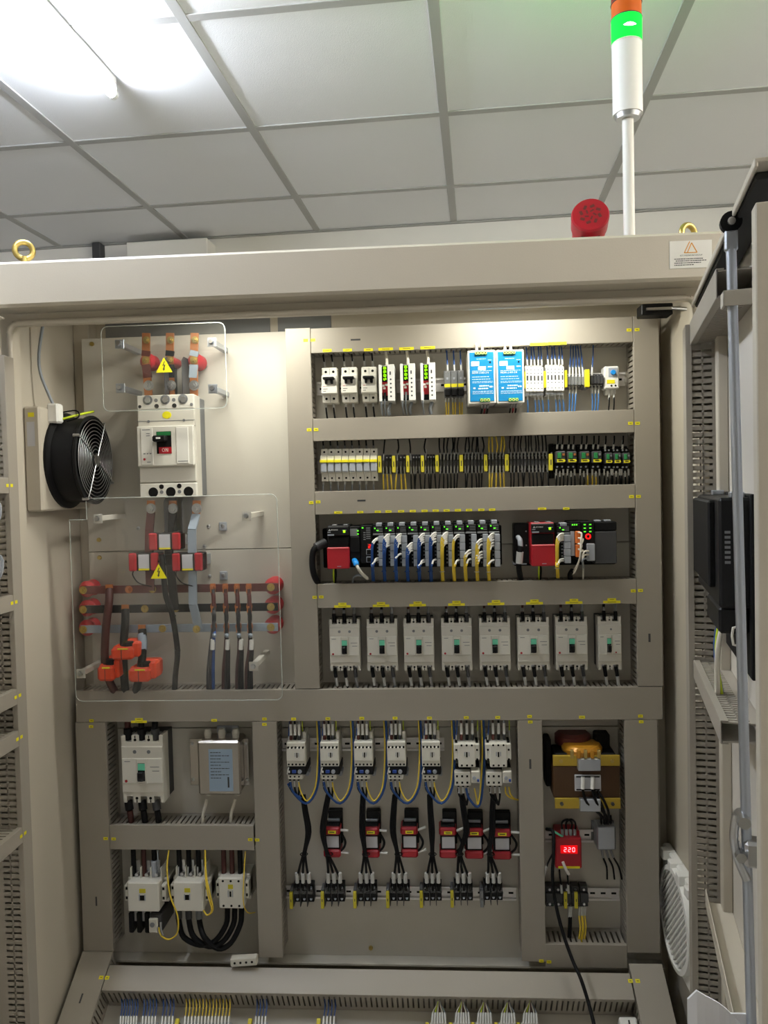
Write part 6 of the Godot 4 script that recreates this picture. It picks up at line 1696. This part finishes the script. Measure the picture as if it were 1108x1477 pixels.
	part(t, "yellow_label", mb().bx(-r.w * 0.4, -r.h * 0.48, 0.068, r.w * 0.42, -r.h * 0.41, 0.0688), M.yellow)
	for k in 4:
		part(t, "terminal_sleeve", mb().tube(world_pts(t, [at(812 + k * 6, 1213, 0.055), at(811 + k * 6, 1196, 0.05)]), 0.0042, 6), M.clearsleeve)
	for k in 2:
		wire(t, [at(811 + k * 6, 1197, 0.05), at(811 + k * 6, 1186, 0.055), at(819 + k * 5, 1182, 0.06), at(825 + k * 5, 1187, 0.055), at(824 + k * 6, 1197, 0.05)], 0.0024, M.kwire, "jumper")
	part(t, "teal_wire", mb().tube(world_pts(t, [at(812, 1207, 0.06), at(802, 1201, 0.07), at(791, 1195, 0.06)]), 0.0026, 6), M.teal)
	part(t, "white_tag", mb().tube(world_pts(t, [at(812, 1243, 0.078), at(816, 1253, 0.08), at(820.5, 1261, 0.075)]), 0.0036, 6), M.white)
	for k in 2:
		wire(t, [at(807 + k * 12, 1254, 0.05), at(808 + k * 11, 1266, 0.055), at(810 + k * 10, 1276, 0.05)], 0.0022, M.kwire, "outgoing_wire")
		part(t, "sleeve", mb().tube(world_pts(t, [at(809.5 + k * 10, 1276, 0.0505), at(810.5 + k * 10, 1288, 0.045)]), 0.0032, 6), M.sleeve)
	# grey terminals with yellow markers
	for k in 5:
		var u := 788 + k * 12.4
		var q := rect(u, 1282, u + 11.8, 1311, 0.045)
		var o := thing("feed_terminal", "%s dark terminal from the left on the short lower right rail" % ORD[k], "terminal", q.c, "dark terminals at the lower right")
		part(o, "body", mb().bx(-q.w / 2, -q.h / 2, 0.008, q.w / 2, q.h / 2, 0.034, 0.001).bx(-q.w / 2, -q.h * 0.2, 0.03, q.w / 2, q.h * 0.25, 0.044, 0.001), M.darkgrey)
		for s in [-1.0, 1.0]: part(o, "screw", mb().cyl(Vector3(0, s * q.h * 0.36, 0.034), Vector3(0, s * q.h * 0.36, 0.037), 0.003, -1, 8), M.steel)
		if k == 2:
			for j in 2: lead(o, [821.5 + j * 2.5, 1308, 0.036], [820 + j * 3, 1352, 0.05], M.kwire, 0.0028, M.sleeve, 0.024)
		if k == 3 or k == 4:
			for j in 2: lead(o, [836 + (k - 3) * 5 + j * 3.5, 1308, 0.036], [834 + (k - 3) * 5 + j * 3, 1362, 0.05], M.ywire, 0.002, M.sleeve, 0.02, 0.003)
	for k in 2:
		var q := rect(814 + k * 15.2, 1287.5, 818.5 + k * 15.2, 1311, 0.052)
		var o := thing("end_marker", "%s yellow marker on the short lower right rail" % ["left", "right"][k], "terminal marker", q.c, "markers at the lower right")
		part(o, "clamp", mb().bx(-q.w / 2, -q.h * 0.45, 0.04, q.w / 2, q.h * 0.45, 0.046, 0.0006), M.grey)
		part(o, "marker_plate", mb().bx(-q.w / 2, -q.h / 2, 0.046, q.w / 2, q.h / 2, 0.052, 0.0008), M.mark)
		part(o, "print", mb().bx(-q.w * 0.12, -q.h * 0.06, 0.052, q.w * 0.12, q.h * 0.1, 0.0523), M.print)
	# the loose black cable that runs out of the cabinet
	t = thing("loose_cable", "loose black cable hanging from the voltage relay over the foot duct", "cable", at(800, 1300, 0.0))
	part(t, "cable", mb().tube(world_pts(t, [at(789, 1196, 0.05), at(798, 1200, 0.085), at(799, 1225, 0.1), at(797, 1262, 0.105), at(801, 1300, 0.11), at(812, 1345, 0.135), at(826, 1385, 0.17), at(838, 1412, 0.2), at(850, 1450, 0.23), at(860, 1490, 0.27)]), 0.0042, 8), M.kwire)
	part(t, "thin_lead", mb().tube(world_pts(t, [at(786, 1262, 0.06), at(790, 1246, 0.09), at(797, 1232, 0.1)]), 0.002, 6), M.kwire)
	part(t, "white_sleeve", mb().tube(world_pts(t, [at(785.5, 1263, 0.06), at(789, 1249, 0.085)]), 0.003, 6), M.sleeve)

# ---------------------------------------------------------------- the sloping panel at the foot
func build_foot_panel() -> void:
	var dn := Vector3(0, -0.53, 0.848).normalized()
	var nm := Vector3(0, 0.848, 0.53).normalized()
	var bs := Basis(Vector3.RIGHT, -dn, nm)
	var top := Vector3(0, 0.345, 0.08)
	var back := top - nm * 0.08
	var t := part(cabinet, "foot_plate", mb().bx(-0.905, -0.15, -0.004, 0.515, 0.14, -0.001, 0.0008), M.plate)
	t.transform = Transform3D(bs, back + dn * 0.15)
	for x in [-0.6, 0.2]: part(t, "plate_screw", mb().cyl(Vector3(x, -0.03, -0.001), Vector3(x, -0.03, 0.003), 0.005, -1, 10), M.brass)
	var vb := bs * Basis(Vector3.BACK, PI / 2)
	duct("footL", "sloping grey duct at the lower left corner of the cabinet", Transform3D(vb, back + dn * 0.15 + Vector3(-0.8745, 0, 0)), 0.3, 0.078, 0.08)
	duct("footR", "sloping grey duct at the lower right corner of the cabinet", Transform3D(vb, back + dn * 0.155 + Vector3(0.4785, 0, 0)), 0.29, 0.078, 0.08)
	var L := 0.436 - -0.833
	duct("foot", "long sloping grey duct along the foot of the cabinet", Transform3D(bs, back + dn * 0.063 + Vector3((0.436 - 0.833) / 2, 0, 0)), L, 0.06, 0.08)
	var pl := Plane(nm, top)
	for s in [["footL", 146, 1410], ["foot", 154.5, 1410.4], ["foot", 909.5, 1415], ["footR", 920, 1415]]:
		var d: Node3D = ducts[s[0]]
		var p := on(s[1], s[2], pl)
		var o := part(d, "marker_sticker", mb().box(Vector3(0, 0, 0.0003), Vector3(0.0105, 0.0085, 0.0006)), M.yellow)
		o.transform = d.transform.affine_inverse() * Transform3D(bs, p)
		part(o, "print", mb().box(Vector3(0, 0, 0.0007), Vector3(0.005, 0.0015, 0.0002)), M.print)
	var mk := on(117, 1440, pl)
	var dl: Node3D = ducts["footL"]
	var em := part(dl, "embossed_mark", mb().box(Vector3(0, 0, 0.0002), Vector3(0.004, 0.022, 0.0004)), M.darkgrey)
	em.transform = dl.transform.affine_inverse() * Transform3D(bs, mk)
	# terminals of the foot panel with their leads coming out of the duct
	var deep := Plane(nm, back + nm * 0.03)
	var high := Plane(nm, back + nm * 0.045)
	var out := Plane(nm, back + nm * 0.05)
	var groups := [[174, 197, 7, M.bwire, "first blue"], [206, 224, 5, M.bwire, "second blue"], [234, 249, 4, M.bwire, "third blue"], [267, 330, 14, M.ywire, "long yellow"], [369, 383, 4, M.bwire, "fourth blue"], [467, 482, 4, M.bwire, "fifth blue"]]
	for g in groups:
		for k in int(g[2]):
			var u: float = lerpf(g[0], g[1], k / (g[2] - 1.0))
			var p := on(u, 1486, deep)
			var o := thing("foot_terminal", "%s terminal of the %s group at the foot of the cabinet" % [ORD[k] if k < 12 else ["thirteenth", "fourteenth"][k - 12], g[4]], "terminal", p - nm * 0.03, "terminals at the foot")
			o.basis = bs
			part(o, "body", mb().bx(-0.0022, -0.02, 0.0, 0.0022, 0.018, 0.03, 0.0006), M.lightgrey)
			part(o, "wire", mb().tube(world_pts(o, [on(u, 1471, high), on(u + 0.6, 1464, high), on(u + 2, 1453, out), on(u + 1.5, 1441, out)]), 0.0013, 5), g[3])
			part(o, "sleeve", mb().tube(world_pts(o, [on(u - 0.8, 1480, high), on(u, 1466, high)]), 0.0021, 6), M.white)
	for u in [254.0, 359.5, 459.0]:
		var p := on(u, 1486, deep)
		var o := thing("end_marker", "yellow marker among the foot terminals, %s" % {254.0: "left of the long yellow group", 359.5: "left of the fourth blue group", 459.0: "left of the fifth blue group"}[u], "terminal marker", p - nm * 0.03, "markers at the foot")
		o.basis = bs
		part(o, "clamp", mb().bx(-0.004, -0.02, 0, 0.004, 0.02, 0.03, 0.001), M.grey)
		part(o, "marker_plate", mb().bx(-0.0045, -0.018, 0.03, 0.0045, 0.022, 0.04, 0.001), M.mark)
	for i in 5:
		var u: float = [633, 667, 699, 733, 765][i]
		var p := on(u, 1484, deep)
		var o := thing("cable_fan", "%s fan of white cores from the left at the foot of the cabinet" % ORD[i], "cable", p - nm * 0.03, "white core fans at the foot")
		o.basis = bs
		part(o, "terminal_body", mb().bx(-0.02, -0.02, 0.0, 0.02, 0.014, 0.03, 0.001), M.offwhite)
		for k in 6:
			var du := -9.0 + k * 3.6
			part(o, "core", mb().tube(world_pts(o, [on(u + du, 1468, high), on(u + du * 0.9, 1459, high), on(u + du * 0.35, 1449, out), on(u + du * 0.1 + 1, 1439, out)]), 0.0016, 5), [M.wwire, M.gyel, M.wwire, M.brwire, M.wwire, M.gwire][k])
			part(o, "sleeve", mb().tube(world_pts(o, [on(u + du * 1.1, 1477, high), on(u + du * 0.95, 1461, high)]), 0.0026, 6), M.sleeve)
		part(o, "yellow_tag", mb().bx(-0.031, -0.02, 0.0, -0.023, 0.012, 0.035, 0.001), M.mark)
	var p := on(907, 1474, high)
	var o := thing("white_tag", "white plastic tag with a black mark at the right of the foot panel", "tag", p - nm * 0.045)
	o.basis = bs
	part(o, "plate", mb().bx(-0.02, -0.03, 0.0, 0.02, 0.012, 0.045, 0.003), M.white)
	part(o, "black_mark", mb().bx(-0.001, -0.01, 0.045, 0.003, 0.004, 0.0455), M.print)

# ---------------------------------------------------------------- on the roof of the cabinet
func build_roof_things() -> void:
	var zt := 0.3
	var b := at(908, 340, zt)
	var t := thing("signal_tower", "white signal tower with green, amber and red lamps on the cabinet roof", "signal light", Vector3(b.x, CTOP, zt))
	var y := func(v: float) -> float: return at(907, v, zt).y - CTOP
	part(t, "pole", mb().cyl(Vector3(0, 0, 0), Vector3(0, y.call(165), 0), 0.0115, -1, 18), M.offwhite)
	part(t, "pole_base", mb().cyl(Vector3(0, 0, 0), Vector3(0, 0.012, 0), 0.026, 0.02, 20), M.lightgrey)
	part(t, "end_ring", mb().cyl(Vector3(0, y.call(172), 0), Vector3(0, y.call(165), 0), 0.024, 0.029, 24), M.steel)
	part(t, "housing", mb().cyl(Vector3(0, y.call(166), 0), Vector3(0, y.call(64), 0), 0.030, -1, 32), M.white)
	var gm := glow(Color(0.02, 1.0, 0.22), 1.2)
	part(t, "green_lamp", mb().cyl(Vector3(0, y.call(64), 0), Vector3(0, y.call(28), 0), 0.0305, -1, 32), gm, "glowing green lamp lens")
	part(t, "lamp_core", mb().lathe(Vector3(0, y.call(46), 0.0085), Vector3.UP, [Vector2(0, -0.021), Vector2(0.012, -0.017), Vector2(0.0205, -0.009), Vector2(0.0232, 0), Vector2(0.0205, 0.009), Vector2(0.012, 0.017), Vector2(0, 0.021)], 24), glow(Color(0.75, 1.0, 0.8), 4.0), "bright core of the green lamp")
	part(t, "amber_lamp", mb().cyl(Vector3(0, y.call(28), 0), Vector3(0, y.call(6), 0), 0.030, -1, 32), paint(Color8(214, 96, 16), 0.35))
	part(t, "red_lamp", mb().cyl(Vector3(0, y.call(6), 0), Vector3(0, minf(y.call(-16), 2.6 - CTOP), 0), 0.030, -1, 32), paint(Color8(150, 16, 14), 0.35))
	for k in 3: part(t, "lens_ring", mb().ring(Vector3(0, y.call([64, 28, 6][k]), 0), Vector3.UP, 0.0302, 0.0012, 32, 5), M.darkgrey if k > 0 else M.white)
	var l := OmniLight3D.new()
	l.name = "green_light"
	t.add_child(l)
	l.position = Vector3(0, y.call(46), 0)
	l.light_color = Color(0.1, 1.0, 0.3)
	l.light_energy = GREEN_LIGHT
	l.light_size = 0.03
	l.omni_range = 6.0
	l.omni_attenuation = 2.0
	l.shadow_enabled = true
	# red siren, its round face turned to the viewer
	var zs := 0.26
	var c := at(851, 317, zs)
	t = thing("siren", "red round motor siren on the cabinet roof", "siren", Vector3(c.x, CTOP, zs))
	var cy := c.y - CTOP
	var ax := Vector3(-0.12, 0.28, 0.95).normalized()
	var o := Vector3(0, cy, 0)
	part(t, "drum", mb().lathe(o - ax * 0.07, ax, [Vector2(0, 0), Vector2(0.034, 0), Vector2(0.036, 0.04), Vector2(0.0385, 0.045), Vector2(0.0395, 0.085), Vector2(0.037, 0.09), Vector2(0.0, 0.09)], 36), M.sirenred)
	var fc := o + ax * 0.0202
	var u := ax.cross(Vector3.UP).normalized()
	var w := u.cross(ax)
	for k in 8:
		var a := TAU * k / 8
		part(t, "vent_slot", mb().bar([fc + (u * cos(a) + w * sin(a)) * 0.017, fc + (u * cos(a + 0.4) + w * sin(a + 0.4)) * 0.0225], ax, 0.0006, 0.006), M.brown)
	for k in 5:
		var a := TAU * k / 5 + 0.3
		part(t, "vent_slot", mb().bar([fc + (u * cos(a) + w * sin(a)) * 0.006, fc + (u * cos(a + 0.6) + w * sin(a + 0.6)) * 0.0125], ax, 0.0006, 0.0035), M.brown)
	part(t, "bracket", mb().bx(-0.034, 0, -0.03, 0.034, 0.012, 0.025, 0.002), M.sirenred)
	for k in 3: part(t, "side_slot", mb().box(o + Vector3(-0.015 + 0.015 * k, -0.037, -0.005), Vector3(0.009, 0.004, 0.02)), M.brown)
	# lifting eyes
	for e in [[34, "left", 345.0], [993, "right", 320.0]]:
		var q := at(e[0], 350, 0.2)
		var g := thing("lifting_eye", "brass-coloured lifting eye bolt at the %s end of the cabinet roof" % e[1], "eye bolt", Vector3(q.x, CTOP, 0.2), "lifting eyes")
		var hy := at(e[0], e[2], 0.2).y - CTOP - 0.026
		part(g, "eye_ring", mb().ring(Vector3(0, hy, 0), Vector3(0.55, 0, 1).normalized(), 0.019, 0.0065, 26, 10), M.brass)
		part(g, "shank", mb().cyl(Vector3(0, 0, 0), Vector3(0, hy - 0.014, 0), 0.009, 0.008, 14), M.brass)
		part(g, "collar", mb().cyl(Vector3(0, 0, 0), Vector3(0, 0.006, 0), 0.017, 0.015, 18), M.brass)

const GREEN_LIGHT := 0.06

# ---------------------------------------------------------------- doors
# frame of the right door: x runs from hinge to free edge, y up, z out of the inner face
var door := Transform3D.IDENTITY

func build_right_door() -> void:
	var dir := Vector3(-0.215, 0, 0.977).normalized()
	var nrm := Vector3(-dir.z, 0, dir.x)
	door = Transform3D(Basis(dir, Vector3.UP, nrm), Vector3(0.559, 0, 0.385))
	var W := 0.735
	var t := part(cabinet, "door", mb().bx(0, 0.1, -0.004, W, 1.848, 0, 0.001), M.doorskin, "right door standing open toward the viewer")
	t.transform = door
	part(t, "top_return", mb().bx(0, 1.843, 0, W, 1.848, 0.045, 0.001), M.cab)
	part(t, "top_lip", mb().bx(0, 1.838, 0.043, W, 1.848, 0.047, 0.001), M.cab)
	part(t, "gasket", mb().bx(0.01, 1.835, 0.004, W - 0.03, 1.843, 0.041, 0.002), M.gasket)
	part(t, "hinge_return", mb().bx(0, 0.1, 0, 0.004, 1.843, 0.03, 0.0008), M.cab)
	part(t, "edge_return", mb().bx(W - 0.003, 0.1, 0, W, 1.80, 0.046, 0.001), M.cab)
	part(t, "edge_lip", mb().bx(W - 0.028, 0.1, 0.043, W - 0.003, 1.80, 0.046, 0.001), M.cab)
	part(t, "stiffener", mb().bx(0.115, 0.12, 0, 0.15, 1.83, 0.018, 0.002), M.cab)
	part(t, "bottom_tray", mb().bx(0.12, 0.70, 0, 0.6, 0.705, 0.045, 0.001).bx(0.12, 0.705, 0.043, 0.6, 0.73, 0.045, 0.0008), M.cab)
	# lock rod with roller, guide and cam
	var ru := 0.56
	part(t, "lock_rod", mb().cyl(Vector3(ru, 0.14, 0.022), Vector3(ru, 1.80, 0.048), 0.0065, -1, 14), M.zinc)
	part(t, "rod_fork", mb().bx(ru - 0.006, 1.795, 0.04, ru + 0.006, 1.822, 0.056, 0.002), M.zinc)
	part(t, "roller", mb().cyl(Vector3(ru - 0.006, 1.832, 0.048), Vector3(ru + 0.006, 1.832, 0.048), 0.0135, -1, 20), M.rubber)
	part(t, "roller_pin", mb().cyl(Vector3(ru - 0.008, 1.832, 0.048), Vector3(ru + 0.009, 1.832, 0.048), 0.005, -1, 12), M.steel)
	part(t, "rod_guide", mb().bx(ru + 0.012, 1.722, 0.0, ru + 0.016, 1.742, 0.06, 0.001).bx(ru - 0.012, 1.722, 0.057, ru + 0.016, 1.742, 0.06, 0.001), M.cab)
	part(t, "lock_cam", mb().bx(ru - 0.012, 0.985, 0.01, ru + 0.016, 1.02, 0.04, 0.004), M.steel)
	part(t, "cam_link", mb().tube([Vector3(ru, 1.05, 0.048), Vector3(ru + 0.004, 1.02, 0.052), Vector3(ru, 0.99, 0.046), Vector3(ru + 0.006, 0.965, 0.036)], 0.006, 8), M.steel)
	part(t, "cam_bolt", mb().cyl(Vector3(ru - 0.02, 1.0, 0.045), Vector3(ru + 0.02, 1.0, 0.045), 0.007, -1, 6), M.steel)
	part(t, "cam_bolt", mb().cyl(Vector3(ru - 0.012, 1.045, 0.04), Vector3(ru + 0.016, 1.045, 0.04), 0.011, 0.008, 12), M.steel)
	# wiring ducts on the door
	var bh := door.basis                                   # length along the door, width up, depth out
	var bv := door.basis * Basis(Vector3.BACK, PI / 2)
	duct("doorV", "tall slotted duct near the hinge of the right door", Transform3D(bv, door * Vector3(0.052, 0.96, 0.0)), 1.66, 0.06, 0.066, [1, -1], true)
	duct("doorT", "short grey duct across the top of the right door with open end", Transform3D(bh, door * Vector3(0.283, 1.772, 0.0)), 0.4, 0.042, 0.058, [-1])
	duct("doorM", "short grey slotted duct below the operator panel on the right door", Transform3D(bh, door * Vector3(0.283, 1.137, 0.0)), 0.4, 0.034, 0.058, [1], true)
	# back of the operator panel
	var h := thing("operator_panel", "black back of an operator panel mounted on the right door", "operator panel", Vector3.ZERO)
	h.transform = door * Transform3D(Basis.IDENTITY, Vector3(0.27, 1.39, 0))
	part(h, "housing", mb().bx(-0.16, -0.085, 0.004, 0.15, 0.08, 0.05, 0.004), M.black)
	part(h, "front_frame", mb().bx(-0.17, -0.19, 0.0, 0.16, 0.085, 0.008, 0.002), M.rubber)
	part(h, "rear_cover", mb().bx(-0.14, -0.06, 0.048, 0.1, 0.075, 0.06, 0.003), M.rubber)
	for k in 7: part(h, "vent_slot", mb().bx(0.1495, 0.012 + 0.0075 * k - 0.03, 0.034, 0.1505, 0.016 + 0.0075 * k - 0.03, 0.042), M.grey)
	part(h, "connector_block", mb().bx(-0.02, -0.125, 0.006, 0.14, -0.085, 0.05, 0.004), M.black)
	for s in [-0.12, 0.11]: part(h, "mounting_clip", mb().bx(s - 0.012, 0.08, 0.01, s + 0.012, 0.088, 0.03, 0.001), M.zinc)
	part(h, "clamp_frame", mb().tube([Vector3(0.17, -0.11, 0.02), Vector3(0.17, -0.11, 0.034), Vector3(0.17, -0.135, 0.034), Vector3(0.17, -0.135, 0.02)], 0.002, 6, 2), M.ivory)
	part(h, "white_cable", mb().tube([Vector3(0.1, -0.12, 0.04), Vector3(0.09, -0.16, 0.046), Vector3(0.06, -0.22, 0.044), Vector3(0.035, -0.285, 0.04)], 0.0045, 8), M.wwire)
	part(h, "green_cable", mb().tube([Vector3(0.06, -0.12, 0.04), Vector3(0.055, -0.18, 0.044), Vector3(0.05, -0.285, 0.03)], 0.003, 6), M.gyel)
	part(h, "blue_cable", mb().tube([Vector3(0.05, -0.12, 0.04), Vector3(0.04, -0.18, 0.044), Vector3(0.045, -0.285, 0.026)], 0.003, 6), M.bwire)
	# filter grille low on the right wall
	var gy := 0.475
	var g := thing("filter_grille", "white square vent filter with round mesh low on the right wall", "vent filter", Vector3(CX1 - 0.003, gy, 0.135))
	part(g, "frame", mb().bx(-0.02, -0.125, -0.125, 0, 0.125, 0.125, 0.004), M.white)
	part(g, "round_rim", mb().lathe(Vector3(-0.02, 0, 0), Vector3.LEFT, [Vector2(0.118, 0), Vector2(0.116, 0.012), Vector2(0.106, 0.013), Vector2(0.104, 0.0)], 40), M.white)
	var mesh_bars := mb()
	for k in 17:
		var a := -0.1 + 0.0125 * k
		var half := sqrt(maxf(0.0, 0.105 * 0.105 - a * a))
		for s in [-1.0, 1.0]:
			var d := Vector3(0, 1, s).normalized()
			var e := Vector3(0, -s, 1).normalized()
			mesh_bars.bar([Vector3(-0.026 - 0.002 * s, 0, 0) + e * a - d * half, Vector3(-0.026 - 0.002 * s, 0, 0) + e * a + d * half], e, 0.004, 0.0025)
	stuff(part(g, "mesh", mesh_bars, M.white))
	part(g, "filter_mat", mb().cyl(Vector3(-0.0205, 0, 0), Vector3(-0.0212, 0, 0), 0.104, -1, 36), M.nameplate)
	for k in 4: part(g, "clip", mb().bx(-0.034, 0.105, -0.095 + 0.062 * k, -0.004, 0.128, -0.07 + 0.062 * k, 0.002), M.white)
	# folded papers in the door pocket
	var pk := thing("paper_sheet", "white folded papers standing in the pocket of the right door", "papers", Vector3(0.365, 0.5, 0.93))
	var sh := mb()
	var ps := []
	for k in 9:
		var x := -0.042 + 0.0105 * k
		ps.append([x, 0.006 * sin(k * 0.9), 0.322 - (0.02 if k == 0 else 0.0) - 0.0042 * k - 0.0006 * k * k])
	for k in 8:
		var a: Array = ps[k]; var b: Array = ps[k + 1]
		var m := Vector3(-(b[1] - a[1]), 0, b[0] - a[0]).normalized()
		for q in [0.0, -0.003]:
			sh.quad(Vector3(a[0], 0, a[1] + q), Vector3(b[0], 0, b[1] + q), Vector3(b[0], b[2], b[1] + q), Vector3(a[0], a[2], a[1] + q), m if q == 0.0 else -m)
		sh.quad(Vector3(a[0], a[2], a[1]), Vector3(b[0], b[2], b[1]), Vector3(b[0], b[2], b[1] - 0.003), Vector3(a[0], a[2], a[1] - 0.003), Vector3.UP)
	part(pk, "sheet", sh, M.paper)
	part(pk, "rear_sheet", mb().bx(-0.036, 0, -0.008, 0.046, 0.28, -0.0055), M.paper)
	part(t, "document_pocket", mb().bx(0.4, 0.495, 0.0, 0.66, 0.5, 0.13, 0.002).bx(0.4, 0.5, 0.127, 0.66, 0.58, 0.13, 0.001), M.cab)

func build_left_door() -> void:
	var t := part(cabinet, "door", mb().bx(-0.004, 0.1, 0, 0, 1.868, 0.735, 0.001), M.doorskin, "left door standing open at the picture edge")
	t.position = Vector3(-0.925, 0, 0.385)
	part(t, "hinge_return", mb().bx(0, 0.1, 0, 0.03, 1.866, 0.004, 0.001), M.cab)
	part(t, "top_return", mb().bx(0, 1.864, 0, 0.04, 1.868, 0.735, 0.001), M.cab)
	part(t, "edge_return", mb().bx(0, 0.1, 0.732, 0.04, 1.864, 0.735, 0.001), M.cab)
	var dp := 0.066
	var bv := Basis(Vector3(0, 1, 0), Vector3(0, 0, 1), Vector3(1, 0, 0))
	var x0 := -0.923
	duct("ldoorV", "tall slotted duct near the hinge of the left door", Transform3D(bv, Vector3(x0, 0.95, 0.426)), 1.66, 0.036, dp, [1, -1], true)
	var bh := Basis(Vector3(0, 0, -1), Vector3(0, 1, 0), Vector3(1, 0, 0))
	var ys := [[15, 700.2], [25, 869.2], [28, 1004.7], [29, 1065], [33, 1204.5]]
	var nm := ["at eye level", "second from the top", "third from the top", "fourth from the top", "lowest"]
	for i in 5:
		var y := at(ys[i][0], ys[i][1], 0.445).y
		duct("ldoor%d" % i, "horizontal grey duct on the left door, %s" % nm[i], Transform3D(bh, Vector3(x0, y, 0.445 + 0.25)), 0.5, 0.032, dp, [1, -1], false)
		for s in [0.0, 1.0]:
			var d: Node3D = ducts["ldoor%d" % i] if s == 0.0 else ducts["ldoorV"]
			var p := Vector3(x0 + dp, y, 0.451 - s * 0.016)
			var o := part(d, "marker_sticker", mb().box(Vector3(0.0003, 0, 0), Vector3(0.0006, 0.0065, 0.009)), M.yellow)
			o.transform = d.transform.affine_inverse() * Transform3D(Basis.IDENTITY, p)
	# a bundle of grey leads bulging from behind the picture edge
	for i in 2:
		var y := at(5, [745, 825][i], 0.5).y
		var c := thing("door_cable_bundle", "%s bundle of grey leads on the left door at the picture edge" % ["upper", "lower"][i], "cable", Vector3(-0.872, y, 0.5))
		for k in 4:
			part(c, "lead", mb().tube([Vector3(-0.03, 0.05 - 0.006 * k, 0.04), Vector3(0.006, 0.035, 0.0 - 0.006 * k), Vector3(0.012, 0.0, -0.012 - 0.004 * k), Vector3(-0.01, -0.04, -0.015), Vector3(-0.03, -0.06, 0.01)], 0.002, 6), M.gwire if k % 2 == 0 else M.lightgrey)
